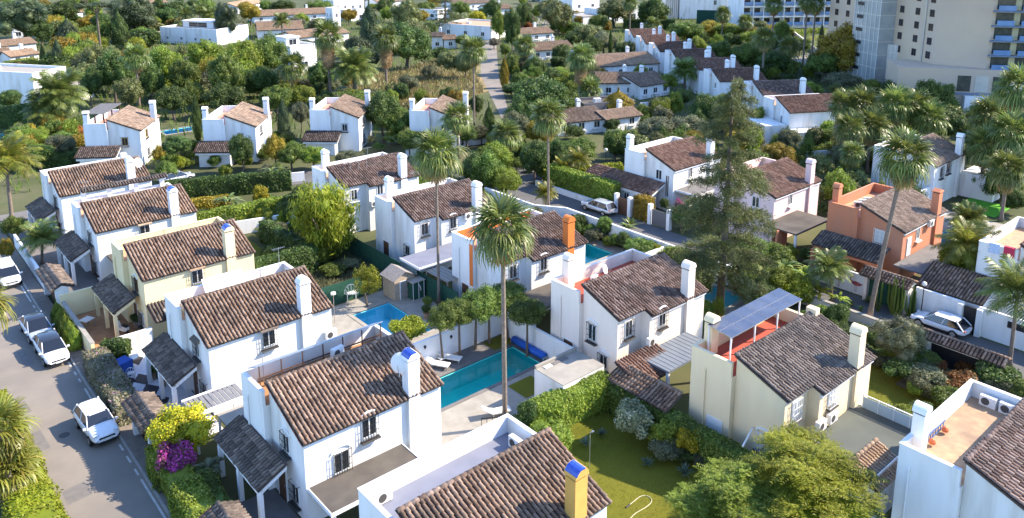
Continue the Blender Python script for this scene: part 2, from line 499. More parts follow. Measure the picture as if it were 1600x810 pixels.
# ------------------------------------------------------------------ windows, chimneys, machines
def window(parent, x, y, z, face='n', w=.95, h=1.15, style='grille', frame=None, hood=None, name="window"):
    """z = middle of the window; face 'n' looks to local -y, 'f' to local -x, 'b' to +x, 'k' to +y"""
    rz = {'n': 0, 'f': -math.pi / 2, 'b': math.pi / 2, 'k': math.pi}[face]
    frame = frame or WFRAME
    key = ('win', w, h)
    if key not in _cache:
        t = .07
        fr = MB().box(-w / 2, w / 2, -.06, 0, h / 2 - t, h / 2).box(-w / 2, w / 2, -.06, 0, -h / 2, -h / 2 + t)
        fr.box(-w / 2, -w / 2 + t, -.06, 0, -h / 2 + t, h / 2 - t).box(w / 2 - t, w / 2, -.06, 0, -h / 2 + t, h / 2 - t)
        fr.box(-.03, .03, -.05, 0, -h / 2 + t, h / 2 - t)
        pane = MB()
        pane.box(-w / 2 + t, -.03, -.02, 0, -h / 2 + t, h / 2 - t).box(.03, w / 2 - t, -.02, 0, -h / 2 + t, h / 2 - t)
        gr = MB()
        nb = max(4, int(w / .14))
        for i in range(nb + 1):
            xx = -w / 2 - .04 + (w + .08) * i / nb
            gr.box(xx - .012, xx + .012, -.22, -.196, -h / 2 - .12, h / 2 + .12)
        for zz in (-h / 2 - .08, -h / 6, h / 6, h / 2 + .08):
            gr.box(-w / 2 - .05, w / 2 + .05, -.228, -.204, zz - .012, zz + .012)
        for sx in (-1, 1):
            for zz in (-h / 2 - .08, h / 2 + .08):
                gr.box(sx * (w / 2 + .04) - .012, sx * (w / 2 + .04) + .012, -.2, 0, zz - .012, zz + .012)
        sl = MB().box(-w / 2 - .12, w / 2 + .12, -.3, 0, -h / 2 - .2, -h / 2 - .13)
        hd = MB().prism([(-.34, h / 2 + .16), (0, h / 2 + .36), (0, h / 2 + .28), (-.34, h / 2 + .10)], 'x', -w / 2 - .15, w / 2 + .15)
        arch = MB()
        for i in range(7):
            a0, a1 = math.pi * i / 7, math.pi * (i + 1) / 7
            R0, R1 = w / 2 + .02, w / 2 + .14
            q = [(-R0 * math.cos(a0), R0 * .45 * math.sin(a0) + h / 2 + .1), (-R0 * math.cos(a1), R0 * .45 * math.sin(a1) + h / 2 + .1),
                 (-R1 * math.cos(a1), R1 * .5 * math.sin(a1) + h / 2 + .1), (-R1 * math.cos(a0), R1 * .5 * math.sin(a0) + h / 2 + .1)]
            arch.prism(q, 'y', -.09, 0)
        _cache[key] = [q.mesh(n) for q, n in ((fr, 'window'), (pane, 'pane'), (gr, 'grille'), (sl, 'sill'), (hd, 'hood'), (arch, 'arch'))]
    fr, pane, gr, sl, hd, arch = _cache[key]
    w_ = link(name, fr, frame, parent, (x, y, z), rz)
    link("pane", pane, SHUT if style == 'blind' else GLASS, w_)
    if style in ('grille', 'blind'):
        link("grille", gr, WFRAME if style == 'blind' else BLACK, w_)
        link("sill", sl, SLATE, w_)
    elif style == 'plain':
        link("sill", sl, WHITE, w_)
    if hood == 'arch': link("arch", arch, WHITE, w_)
    elif hood: link("hood", hd, hood, w_)
    return w_

def door(parent, x, y, z0, face='n', w=.95, h=2.1, mat=None):
    rz = {'n': 0, 'f': -math.pi / 2, 'b': math.pi / 2}[face]
    d = MB().box(-w / 2, w / 2, -.05, 0, 0, h).obj("door", mat or BFRAME, parent, (x, y, z0), rz)
    MB().box(-w / 2 - .08, -w / 2 - .005, -.07, 0, 0, h + .08).box(w / 2 + .005, w / 2 + .08, -.07, 0, 0, h + .08).box(-w / 2 - .005, w / 2 + .005, -.07, 0, h + .005, h + .08).obj("door_frame", WFRAME, d)
    MB().box(w / 2 - .14, w / 2 - .1, -.1, -.05, h * .45, h * .52).obj("handle", METAL, d)
    return d

def chimney(parent, x, y, z0=0, top=7.35, w=.78, d=.66, mat=None, cap='barrel', capmat=None):
    mat = mat or WHITE
    c = MB().box(-w / 2, w / 2, -d / 2, d / 2, z0, top).obj("chimney", mat, parent, (x, y, 0))
    MB().box(-w / 2 + .06, w / 2 - .06, -d / 2 + .06, d / 2 - .06, top, top + .1).obj("vent_slot", BLACK, c)
    if cap == 'barrel':
        R = w / 2 + .05
        q = [(R * math.cos(math.pi * i / 8), top + .1 + R * 1.05 * math.sin(math.pi * i / 8)) for i in range(9)]
        MB().prism(q, 'y', -d / 2 - .05, d / 2 + .05).obj("chimney_cap", mat, c)
        if capmat:
            arc = [(-(R + .012) * math.cos(math.pi * (i) / 8), top + .1 + (R * 1.05 + .012) * math.sin(math.pi * (i) / 8)) for i in range(1, 6)]
            inn = [(-(R - .04) * math.cos(math.pi * (i) / 8), top + .1 + (R * 1.05 - .04) * math.sin(math.pi * (i) / 8)) for i in range(1, 6)]
            MB().prism(arc + inn[::-1], 'y', -d / 2 - .08, d / 2 + .02).obj("blue_tiling", capmat, c)
    else:
        MB().box(-w / 2 - .07, w / 2 + .07, -d / 2 - .07, d / 2 + .07, top + .1, top + .2).prism([(-w / 2, top + .2), (0, top + .42), (w / 2, top + .2)], 'y', -d / 2, d / 2).obj("chimney_cap", mat, c)
    return c

def ac_unit(parent, x, y, z, rz=0.0, name="air_conditioner", label=None):
    """outdoor unit, fan side towards local -y; z = underside"""
    if 'ac' not in _cache:
        b = MB().box(-.42, .42, -.15, .15, 0, .6)
        g = MB()
        for i in range(12):
            a0, a1 = 2 * math.pi * i / 12, 2 * math.pi * (i + 1) / 12
            g.prism([(.0 - .12, .3), (-.12 + .22 * math.cos(a0), .3 + .22 * math.sin(a0)), (-.12 + .22 * math.cos(a1), .3 + .22 * math.sin(a1))], 'y', -.165, -.152)
        br = MB().box(-.35, -.31, -.15, .2, -.06, -.003).box(.31, .35, -.15, .2, -.06, -.003)
        _cache['ac'] = (b.mesh('air_conditioner'), g.mesh('fan'), br.mesh('bracket'))
    b, g, br = _cache['ac']
    o = link(name, b, ACW, parent, (x, y, z), rz)
    link("fan", g, SLATE, o); link("bracket", br, METAL, o)
    if label: tag(o, label, "air conditioner", "air conditioners on the roof terraces")
    return o

def dish(parent, x, y, z, rz=0.0, R=.45):
    if ('dish', R) not in _cache:
        V, F = [], []
        for i in range(5):
            rr = R * i / 4
            for j in range(14):
                t = 2 * math.pi * j / 14
                V.append((rr * math.cos(t), -.25 * rr * rr / R * -1 - .1, rr * math.sin(t)))
        for i in range(4):
            for j in range(14):
                F.append((i * 14 + j, i * 14 + (j + 1) % 14, (i + 1) * 14 + (j + 1) % 14, (i + 1) * 14 + j))
        me = mesh_np("satellite_dish", np.array(V), np.array(F), True)
        arm = MB().tube([(0, -.05, -R), (0, -.5, -.05)], .015, 5).tube([(0, -.1, 0), (0, .1, -.3), (0, .1, -.8)], .025, 5).mesh("dish_arm")
        _cache[('dish', R)] = (me, arm)
    me, arm = _cache[('dish', R)]
    o = link("satellite_dish", me, ACW, parent, (x, y, z), 0, rot=(-.35, 0, rz))
    link("dish_arm", arm, METAL, o)
    return o

SL = math.atan(1.65 / 4.29)

def zroof(y):
    return 6.73 + (y + 2.98) * math.tan(SL)

def house(label, x, y, yaw=0.0, wall=WHITE, tmat=T_TAN, floor=TERRA, jog=False, singles=0, W=9.4, par_in=None, porch=True, name="house",
          chim=True, chim_mat=None, cap='barrel', capmat=None, seed=0, eave_mat=None, porch_tile=None, far_chim=None, parapet_top=6.24, ridge_over=0.0):
    rt = thing(name, label, "house", (x, y, 0), yaw)
    xj = 2.95
    # main block under the sloping roof
    def prof(yn): return [(-2.98, 0), (-2.98, 6.60), (yn, zroof(yn) - .13), (yn, 0)]
    mb = MB()
    if jog:
        mb.prism(prof(-6.3), 'x', .4, xj).prism(prof(-7.05), 'x', xj + .001, W - .1)
        segs = [(0.0, xj - .4 + .15, 3.6 / math.cos(SL)), (xj - .4 + .15, W - .25, 4.32 / math.cos(SL))]
    else:
        mb.prism(prof(-7.05), 'x', .4, W - .1)
        segs = [(0.0, W - .25, 4.3 / math.cos(SL))]
    mb.obj("wall", wall, rt)
    # roof terrace block with parapets
    tw = MB().box(0, W - .3, -2.97, 0, 0, 5.35)
    tw.box(0, .18, -2.9, 0, 5.35, parapet_top).box(.18, W - .48, -.18, 0, 5.35, parapet_top).box(W - .48, W - .3, -2.9, 0, 5.35, parapet_top)
    tw.obj("terrace_wall", wall, rt)
    cp = MB().box(-.03, .21, -2.9, .03, parapet_top, parapet_top + .05).box(.21, W - .51, -.21, .03, parapet_top, parapet_top + .05).box(W - .51, W - .27, -2.9, .03, parapet_top, parapet_top + .05)
    cp.obj("parapet_coping", wall, rt)
    if par_in:
        MB().box(.182, .20, -2.9, -.2, 5.36, parapet_top - .003).box(.2, W - .5, -.2, -.182, 5.36, parapet_top - .003).obj("parapet_lining", par_in, rt)
    MB().box(.2, W - .5, -2.96, -.2, 5.35, 5.36).obj("terrace_floor", floor, rt)
    tiled_plane(rt, "roof", segs, (.25, -2.98, 6.73), SL, 0, tmat, singles, seed)
    if eave_mat:
        MB().box(xj if jog else .4, W - .1, -7.2, -7.055, zroof(-7.2) - .3, zroof(-7.2) - .14).obj("eave_board", eave_mat, rt)
        if jog: MB().box(.4, xj - .01, -6.45, -6.305, zroof(-6.45) - .3, zroof(-6.45) - .14).obj("eave_board", eave_mat, rt)
    if chim:
        chimney(rt, 7.3, -6.95, 0, 7.35, mat=chim_mat or wall, cap=cap, capmat=capmat)
    if far_chim is not None:
        chimney(rt, far_chim, -.33, 5.3, 7.5, .7, .6, mat=wall)
    if porch:
        porch_front(rt, porch_tile or T_DRK, wall)
    return rt

def porch_front(rt, tmat, wall, y0=.3, y1=-5.75, x0=.0, run=1.75, zt=3.3, zl=2.42, cols=True):
    a = math.atan((zt - zl) / run)
    tiled_plane(rt, "porch_roof", [(0, y0 - y1, run / math.cos(a))], (x0 - .01, y0, zt), a, -math.pi / 2, tmat, ridge=False, thick=.08)
    b = MB().box(x0 - run + .12, x0 - run + .32, y1 + .1, y0 - .1, zl - .42, zl - .17)
    b.prism([(x0 - run + .321, zl - .30), (x0 - .002, zt - .12 - .28), (x0 - .002, zt - .11), (x0 - run + .321, zl + .04)], 'y', y1 + .08, y1 + .26)
    b.obj("porch_beam", wall, rt)
    if cols:
        for yy in (y1 + .24, (y0 + y1) / 2, y0 - .24):
            MB().box(-.13, .13, -.13, .13, 0, zl - .42).obj("porch_column", wall, rt, (x0 - run + .22, yy, 0))
# ------------------------------------------------------------------ the setting
def sheet(name, pts, z, mat, label=None):
    return struct(name, MB().add([(p[0], p[1], z) for p in pts], [tuple(range(len(pts)))]), mat, label)
def rect(x0, x1, y0, y1): return [(x0, y0), (x1, y0), (x1, y1), (x0, y1)]

POOLS = [
    ("bright blue pool with pale rounded surround behind the street row", 30.6, 34.2, 49.6, 56.2, POOLT, W_BLUE),
    ("long teal pool beside the tall fan palm", 27.2, 37.4, 40.1, 43.4, POOLT2, W_TEAL, .3, 1.5, GREYP),
    ("small teal pool behind the orange chimney house", 52.5, 57.2, 50.8, 54.4, POOLT2, W_TEAL, .35, 1.3, STONE, (0, 2.2, 0, 3.6)),
    ("turquoise pool partly hidden by the tall sparse conifer", 54.6, 58.4, 36.4, 39.6, POOLT, W_TEAL),
    ("long blue pool beside the salmon house", 84, 92, 28.4, 31.8, POOLT, W_BLUE),
    ("narrow blue pool strip behind the first two rotated houses", 39.5, 46.5, 130.4, 133.6, POOLT, W_BLUE),
    ("narrow blue pool strip at the left edge of the gardens", 13.5, 24.5, 145.0, 148.2, POOLT, W_BLUE),
]
_xs = sorted(set([-250, -100, 0, 150, 300, 750] + [v for p in POOLS for v in p[1:3]]))
_ys = sorted(set([-150, 0, 100, 250, 850] + [v for p in POOLS for v in p[3:5]]))
_g = MB()
_g.add([(x, y, -.02) for y in _ys for x in _xs],
       [(j * len(_xs) + i, j * len(_xs) + i + 1, (j + 1) * len(_xs) + i + 1, (j + 1) * len(_xs) + i) for j in range(len(_ys) - 1) for i in range(len(_xs) - 1)
        if not any(p[1] <= _xs[i] < p[2] and p[3] <= _ys[j] < p[4] for p in POOLS)])
struct("ground", _g, SOIL, "green and brown garden ground under the houses and trees")
sheet("road", rect(4.6, 10.85, 15, 150), .0, ASPHALT, "sunlit grey street with parked cars along its right side")
PAINT = M("road_paint", (.55, .54, .50), (.42, .41, .38), scale=3, rough=.8, world_co=True)
_m = MB()
for v0, v1 in ((447, 472), (477, 482), (485, 490), (566, 573), (581, 586), (592, 597), (607, 629), (695, 704), (713, 723), (733, 743), (749, 860)):
    ya, yb = G(150, 1, 0)[1], 0
    # the line runs along x = 10.6: find y for the two rows
    def yy(v):
        lo, hi = 20.0, 120.0
        for _ in range(40):
            m_ = (lo + hi) / 2
            p = np.array([10.6, m_, -CAM_H]); d = p @ _fw
            if PP_Y - F_PX * (p @ _up) / d > v: lo = m_
            else: hi = m_
        return lo
    a, b = yy(v1), yy(v0)
    _m.add([(10.54, a, .004), (10.66, a, .004), (10.66, b, .004), (10.54, b, .004)], [(0, 1, 2, 3)])
struct("road_marking", _m, PAINT, "broken white parking line along the right edge of the street")
struct("pavement", MB().box(10.9, 11.9, 20, 150, -.1, .12), PAVE, "narrow brown pavement between the street and the garden hedges")
struct("kerb", MB().box(10.78, 10.9, 20, 150, -.1, .125), M("kerb_stone", (.36, .34, .31), (.28, .27, .25), scale=2, world_co=True), "pale kerb along the street")
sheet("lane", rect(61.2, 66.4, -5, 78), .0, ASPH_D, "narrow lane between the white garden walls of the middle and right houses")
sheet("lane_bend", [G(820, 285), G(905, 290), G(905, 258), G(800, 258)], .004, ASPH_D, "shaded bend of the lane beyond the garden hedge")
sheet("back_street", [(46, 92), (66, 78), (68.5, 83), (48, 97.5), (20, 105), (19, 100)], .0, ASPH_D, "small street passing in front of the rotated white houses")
sheet("access_road", [G(799, 190), G(786, 190), G(751, 118), G(752, 62), G(775, 62), G(779, 118)], .004, ASPHALT, "pale straight road running away from the houses to the far low buildings")
sheet("far_road", [G(838, 48), G(862, 48), G(853, -2), G(843, -2)], .004, ASPHALT, "short pale far road between the round tree and the bushes")
sheet("dry_field", [(70, 124), (84, 118), (103, 126), (122, 152), (126, 172), (104, 160), (92, 165), (78, 142)], .003, DRY, "plot of dry straw coloured grass beyond the rotated houses")
sheet("lawn", [(28.5, 20), (36.5, 20), (36.8, 33.0), (26.5, 34.2), (26.0, 22)], .006, TURF, "sunlit green lawn with a garden hose")
sheet("side_lawn", rect(47.95, 58.8, 11, 26.5), .006, TURF, "green lawn beside the pale yellow house")
sheet("back_lawn", rect(25.6, 31, 66, 82), .006, TURF, "small lawn behind the tall hedge in the left gardens")
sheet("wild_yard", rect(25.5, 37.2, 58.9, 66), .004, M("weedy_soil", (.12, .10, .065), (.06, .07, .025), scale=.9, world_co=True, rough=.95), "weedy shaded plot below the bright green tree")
sheet("front_patio", rect(11.95, 16.2, 61.2, 71.2), .012, PATIO, "orange brown paved front yard of the cream house")
sheet("checkered_patio", rect(12.2, 16.2, 47.4, 61.1), .012, M("white_patio_slabs", (.66, .62, .62), (.58, .55, .56), scale=2, world_co=True), "pale front yard with dark diamond slabs")
sheet("drive", rect(12.9, 16.2, 28, 40), .012, GREYP, "grey paved front yard of the near white house")
sheet("left_yard", rect(12.2, 16.2, 72, 104), .01, GREYP, "grey front yards of the two far left houses")
DARKT = M("dark_slab", (.035, .032, .038), rough=.6)
for i, (px, py) in enumerate(((840, 650), (890, 770))):
    x_, y_ = G(px * .25063, 400 + py * .25063)
    struct("paving_slab", MB().add([(x_ - .62, y_, .018), (x_, y_ - 1.0, .018), (x_ + .62, y_, .018), (x_, y_ + 1.0, .018)], [(0, 1, 2, 3)]), DARKT, "dark diamond slab let into the pale front yard")
for i, (px, py) in enumerate(((940, 10), (1000, 80), (790, -40))):
    x_, y_ = G(px * .25063, 607 + py * .25063)
    struct("paving_slab", MB().add([(x_ - .62, y_, .018), (x_, y_ - 1.0, .018), (x_ + .62, y_, .018), (x_, y_ + 1.0, .018)], [(0, 1, 2, 3)]), DARKT, "dark diamond slab let into the pale front yard")

# ------------------------------------------------------------------ walls, fences, flat roofs
def wall(label, pts, h, t=.22, mat=WHITE, cat="wall", name="garden_wall", coping=None, z0=0.0, group=None):
    """a wall along a line of ground points, mitred at its bends"""
    pts = [Vector((p[0], p[1])) for p in pts]
    n = len(pts)
    offs = []
    for i in range(n):
        d0 = (pts[i] - pts[i - 1]).normalized() if i else None
        d1 = (pts[i + 1] - pts[i]).normalized() if i < n - 1 else None
        d0 = d0 or d1; d1 = d1 or d0
        nn = (Vector((-d0.y, d0.x)) + Vector((-d1.y, d1.x)))
        nn.normalize()
        c = max(.35, nn.dot(Vector((-d0.y, d0.x))))
        offs.append(nn / c)
    def strip(tt, za, zb):
        m = MB(); vs, fs = [], []
        for p, o in zip(pts, offs):
            a, b = p + o * tt / 2, p - o * tt / 2
            vs += [(a.x, a.y, za), (b.x, b.y, za), (b.x, b.y, zb), (a.x, a.y, zb)]
        for i in range(n - 1):
            q = i * 4
            fs += [(q + 3, q + 2, q + 6, q + 7), (q + 1, q + 5, q + 6, q + 2), (q, q + 3, q + 7, q + 4)]
        fs += [(0, 1, 2, 3), ((n - 1) * 4 + 3, (n - 1) * 4 + 2, (n - 1) * 4 + 1, (n - 1) * 4)]
        return m.add(vs, fs)
    mid = pts[0]
    r = thing(name, label, cat, (mid.x, mid.y, 0), 0, group)
    T = Matrix.Translation((-mid.x, -mid.y, 0))
    strip(t, z0, h).xform(T).obj("wall", mat, r)
    if coping: strip(t + .08, h, h + .06).xform(T).obj("coping", coping, r)
    return r

def tile_wall_cap(parent, p0, p1, z, w=.9, tmat=T_BRN):
    """little two-sided tile roof along a wall, p0 -> p1 in the parent's frame"""
    d = Vector((p1[0] - p0[0], p1[1] - p0[1])); L_ = d.length; th = math.atan2(d.y, d.x); a = .42
    n = Vector((-d.y, d.x)) / L_
    tiled_plane(parent, "tile_cap", [(0, L_, w / 2 / math.cos(a) + .08)], (p0[0], p0[1], z), a, th, tmat, ridge=True, thick=.06)
    tiled_plane(parent, "tile_cap", [(0, L_, w / 2 / math.cos(a) + .08)], (p1[0], p1[1], z), a, th + math.pi, tmat, ridge=False, thick=.06)

def flat_roof(parent, x0, x1, y0, y1, z, mat, edge=None, posts=True, name="side_roof", th=.16):
    r = MB().box(x0, x1, y0, y1, z - th, z).obj(name, mat, parent)
    if edge: MB().box(x0 - .05, x1 + .05, y0 - .05, y0 - .002, z - th - .02, z + .05).box(x0 - .05, x0 - .002, y0, y1, z - th - .02, z + .05).box(x1 + .002, x1 + .05, y0, y1, z - th - .02, z + .05).obj("roof_edge", edge, r)
    if posts:
        for px, py in ((x0 + .15, y0 + .15), (x1 - .15, y0 + .15)):
            MB().box(px - .1, px + .1, py - .1, py + .1, 0, z - th).obj("post", WHITE, parent)
    return r

# ------------------------------------------------------------------ the houses of the two front rows
BT = [(39.0, 79.2), (38.9, 65.9), (38.8, 53.1), (38.6, 40.4), (38.5, 27.5), (38.4, 14.6)]
AX = 15.9
def AY(i): return 96.92 - 13.5 * i
A = []
spec = [
    ("white house with dusty tan roof at far end of the left street row, dome-topped chimney", WHITE, None, TERRA, None),
    ("white house with tile-capped beam over its terrace, second house from far street end", WHITE, BLUET, TERRA, None),
    ("cream walled house with orange paved front yard on the left street", CREAM, BLUET, TERRA, None),
    ("white house behind the checkered front yard, tiled porch and white chimney", WHITE, None, TERRA, None),
    ("white house with blue capped chimney and two satellite dishes beside the teal pool", WHITE, BLUET, PATIO, None),
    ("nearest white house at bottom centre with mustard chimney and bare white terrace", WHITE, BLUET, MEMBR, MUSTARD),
]
for i, (lab, wl, cap, fl, cm) in enumerate(spec):
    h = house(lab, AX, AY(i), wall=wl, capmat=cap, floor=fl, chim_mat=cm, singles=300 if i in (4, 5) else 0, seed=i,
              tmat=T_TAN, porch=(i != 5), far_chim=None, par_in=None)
    A.append(h)
    window(h, .4, -4.95, 3.95, 'f', .8, 1.1, hood=(T_DRK if i in (3,) else 'arch'), frame=WFRAME if i != 2 else BFRAME)
    window(h, .4, -5.75, 1.25, 'f', .85, 1.15)
    door(h, .4, -4.1, 0, 'f')
    if i in (1, 2, 3): window(h, 4.5, -7.05, 4.2, 'n', .95, 1.15, hood=T_DRK if i == 3 else T_PAL)
# extras of the single houses
h = A[0]; dish(h, 8.25, -6.75, 7.1, .5, .55)
MB().box(7.9, 8.5, -1.6, -.9, 6.0, 7.0).obj("roof_cupola", WHITE, h)
h = A[1]
for xx in (1.1, 3.4, 5.9, 8.4): MB().box(xx - .2, xx + .2, -.42, -.19, 5.36, 7.05).obj("terrace_pillar", WHITE, h)
MB().box(.9, 8.9, -.6, -.05, 7.052, 7.2).obj("terrace_beam", WHITE, h)
tile_wall_cap(h, (.9, -.32), (8.9, -.32), 7.36, .8, T_DRK)
flat_roof(h, 1.0, 5.5, -9.3, -7.1, 2.75, CONC)
h = A[2]; flat_roof(h, 1.3, 7.0, -9.6, -7.1, 2.7, STONE)
tiled_plane(h, "lean_to_roof", [(0, 3.6, 2.3)], (.45, -6.9, 3.0), .35, 0, T_DRK, ridge=False)
h = A[3]
sw = MB().prism([(-.9, 5.9), (-.2, 6.75), (-.15, 6.68), (-.85, 5.83)], 'x', 2.6, 5.6).obj("solar_collector", ACW, h)
ac_unit(h, 9.05, -7.3, 2.75)
MB().box(.55, .9, -2.3, -1.4, 5.37, 6.0).obj("terrace_bench", STONE, h)
h = A[4]
window(h, 2.55, -7.05, 2.95, 'n', 1.0, 1.25, hood='arch'); window(h, 4.35, -7.05, 4.3, 'n', .95, 1.2, hood='arch')
dish(h, 6.75, -6.7, 7.2, -.9, .6); dish(h, 8.0, -6.6, 6.9, .9, .5)
flat_roof(h, .5, 6.4, -9.7, -7.1, 2.3, CONC, WHITE)
h = A[5]
window(h, .4, -.9, 3.6, 'f', .7, .7)

B = []
specB = [
    ("white house with solar frame on its roof, farthest of the middle row", WHITE, T_BRN, TERRA, None, {}),
    ("white house with two grilled windows beside the tall thin palm in the middle row", WHITE, T_BRN, TERRA, None, {}),
    ("white house with orange terrace walls and orange chimney behind the fan palm", WHITE, T_BRN, TERRA, ORANGE, {}),
    ("warm white house with red terrace floor and metal carport at photo centre", WARMW, T_BRN, REDFLOOR, None, {}),
    ("pale yellow house with solar pergola over a red terrace", YELLOW, T_DRK, REDFLOOR, None, {}),
    ("near white house at right edge with brown gravel terrace", WHITE, T_BRN, GRAVEL, None, {}),
]
for i, (lab, wl, tm, fl, cm, kw) in enumerate(specB):
    h = house(lab, *BT[i], wall=wl, tmat=tm, floor=fl, jog=True, seed=20 + i, porch=False, chim_mat=cm, far_chim=1.5 if i != 2 else None,
              par_in=ORANGE if i == 2 else None, eave_mat=WHITE if i >= 3 else None)
    B.append(h)
    window(h, 1.55, -6.3, 4.25, 'n', .8, 1.2, style='blind' if i == 4 else ('plain' if i == 0 else 'grille'), hood=None if i in (0, 4) else 'arch')
    window(h, 4.3, -7.05, 4.4, 'n', .8, 1.2, style='blind' if i == 4 else ('plain' if i == 0 else 'grille'), hood=None if i in (0, 4) else 'arch')
    if i in (1, 2, 3, 4):
        window(h, .4, -5.1, 2.0 if i != 3 else 1.6, 'f', .8, 1.0, style='blind' if i == 4 else 'grille', hood='arch')
        door(h, 0, -1.95, 0, 'f', mat=WFRAME if i == 4 else BFRAME)
    if i == 3: window(h, .4, -3.95, 3.4, 'f', .8, 1.25, hood='arch')
h = B[0]
ac_unit(h, 3.45, -7.25, 2.8)
fr = MB()
for xx in (2.2, 3.2, 4.2): fr.tube([(xx, -3.2, 6.8), (xx, -4.6, 7.35), (xx, -4.6, 6.3)], .025, 5)
for yy_, zz_ in ((-3.2, 6.85), (-3.9, 7.1), (-4.6, 7.35)): fr.tube([(2.1, yy_, zz_), (4.3, yy_, zz_)], .025, 5)
fr.obj("solar_frame", METAL, h)
h = B[1]; ac_unit(h, 5.95, -7.3, 4.5)
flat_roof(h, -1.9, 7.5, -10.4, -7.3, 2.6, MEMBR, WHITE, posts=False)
h = B[2]
ac_unit(h, 6.0, -.6, 5.37)
MB().box(-.02, 0.0, -2.97, -2.5, 2.2, 5.9).obj("orange_pilaster", ORANGE, h)
flat_roof(h, .4, 8.5, -10.2, -7.12, 2.5, CONC)
h = B[3]
ac_unit(h, 2.95, -7.3, 2.9)
CORR = M("grey_metal_roof", (.17, .19, .215), (.145, .165, .19), scale=1, rough=.5)
r_ = flat_roof(h, 1.2, 6.6, -10.2, -7.5, 2.75, CORR, None)
for xx in np.arange(1.5, 6.5, .45): MB().box(xx - .02, xx + .02, -10.2, -7.5, 2.752, 2.772).obj("roof_rib", CORR, r_)
ac_unit(h, 3.4, -1.2, 5.37, .3); dish(h, 4.5, -1.3, 6.2, .4, .42)
DP = MB().tube([(-.07, -1.1, .2), (-.07, -1.1, 5.2)], .05, 6).tube([(-.07, -1.1, 5.2), (.02, -1.1, 5.45)], .05, 6).obj("drain_pipe", WARMW, h)
tiled_plane(h, "lean_to_roof", [(0, 4.2, 2.4)], (-.9, -7.4, 2.9), .3, 0, T_RED, ridge=False)
h = B[4]
ac_unit(h, 2.85, -7.3, 2.85); ac_unit(h, 4.05, -7.35, 2.9)
flat_roof(h, .6, 7.6, -11.2, -7.12, 2.5, CONCG, WHITE)
MB().box(8.7, 9.2, -3.4, -2.7, 6.3, 7.1).obj("chimney", YELLOW, h)
MB().tube([(.3, -4.4, 2.6), (-1.3, -4.8, 2.3)], .06, 6).obj("drain_pipe", WHITE, h)
h = B[5]
ac_unit(h, 8.5, -1.2, 5.37, -math.pi / 2); ac_unit(h, 8.5, -2.2, 5.37, -math.pi / 2)

# aerials and rain pipes
def aerial(parent, x, y, z0, h):
    o = MB().tube([(0, 0, 0), (0, 0, h)], .022, 5).obj("aerial", METAL, parent, (x, y, z0))
    b = MB().tube([(-.5, 0, h - .1), (.5, 0, h - .1)], .014, 4)
    for k in range(6): b.tube([(-.45 + k * .18, -.28 + k * .02, h - .1), (-.45 + k * .18, .28 - k * .02, h - .1)], .009, 4)
    b.obj("aerial_rods", METAL, o)
def rain_pipe(parent, x, y, m_):
    MB().tube([(x, y, .1), (x, y, 5.1), (x + .12, y, 5.3)], .05, 6).obj("rain_pipe", m_, parent)
for i, h in enumerate(A):
    if i != 5: aerial(h, [8.4, 1.2, 5.5, 8.3, 1.0][i], -.9, 5.36, [2.4, 2.9, 2.2, 2.6, 2.0][i])
    rain_pipe(h, -.07, -.9, CREAM if i == 2 else WHITE)
for i, h in enumerate(B):
    if i in (0, 1, 2): aerial(h, [6.5, 4.0, 7.6][i], -1.0, 5.36, [2.2, 2.8, 2.3][i])
    if i != 3: rain_pipe(h, -.07, -1.1 if i != 5 else -.6, specB[i][1])
# row beyond the lane
Crow = []
for i, (lab, (x_, y_), wl, tm, fl) in enumerate((
    ("white house with long tiled porch behind the clipped hedge on the lane", (70.9, 61.7), WHITE, T_RED, TERRA),
    ("pinkish white house half hidden behind the tall sparse conifer", (70.9, 48.9), PINKW, T_RED, TERRA),
    ("salmon painted house behind the flamingo wall", (71.0, 35.95), SALMON, T_DUST, TERRA),
)):
    h = house(lab, x_, y_, wall=wl, tmat=tm, floor=fl, jog=False, seed=40 + i, porch=False, far_chim=.9 if i == 2 else (.5 if i == 0 else None),
              cap='flat' if i == 2 else 'barrel', eave_mat=WHITE)
    Crow.append(h)
    window(h, .4, -4.95, 4.1, 'f', .9, 1.2, style='blind' if i == 2 else 'plain')
    window(h, 3.5, -7.05, 4.3, 'n', .7, 1.3, style='plain')
h = Crow[0]
window(h, .4, -6.2, 3.0, 'f', .55, 2.6, style='plain')
porch_front(h, T_RED, WHITE, y0=4.5, y1=-6.2, run=2.5, zt=3.5, zl=2.5, cols=False)
MB().box(-2.2, -.01, -5.0, 4.2, 0, 2.1).obj("porch_room", WHITE, h)
for yy_ in (-.3, 1.7, -2.4): window(h, -2.2, yy_, 1.3, 'f', .8, 1.1)
ac_unit(h, 3.0, -1.3, 5.37, .2)
flat_roof(h, .8, 6.0, -10.0, -7.1, 2.7, GREYP, WHITE)
h = Crow[1]
flat_roof(h, -1.5, 5.0, -10.8, -7.1, 2.7, CONC, None)
window(h, 1.6, -7.05, 1.6, 'n', .7, 1.3, style='plain')
h = Crow[2]
porch_front(h, T_DRK, SALMON, y0=.2, y1=-6.2, run=2.2, zt=3.4, zl=2.5, cols=False)
MB().box(-2.0, -.01, -3.4, .0, 0, 2.05).obj("porch_room", SALMON, h)
door(h, -2.0, -1.3, 0, 'f', mat=WFRAME)
door(h, 1.75, -7.05, 2.5, 'n', .7, 1.7, mat=WFRAME)
ac_unit(h, 5.6, -7.3, 4.5)
for q in range(3): ac_unit(h, 3.0 + q * .95, -1.5, 5.37, -.9)
flat_roof(h, -1.2, 6.2, -11.0, -7.12, 2.45, GREYP, None)
h = house("white house with grilled windows among the right palms, long blue pool below", 95.0, 43.0, wall=WHITE, tmat=T_DUST, jog=False, seed=51, porch=False)
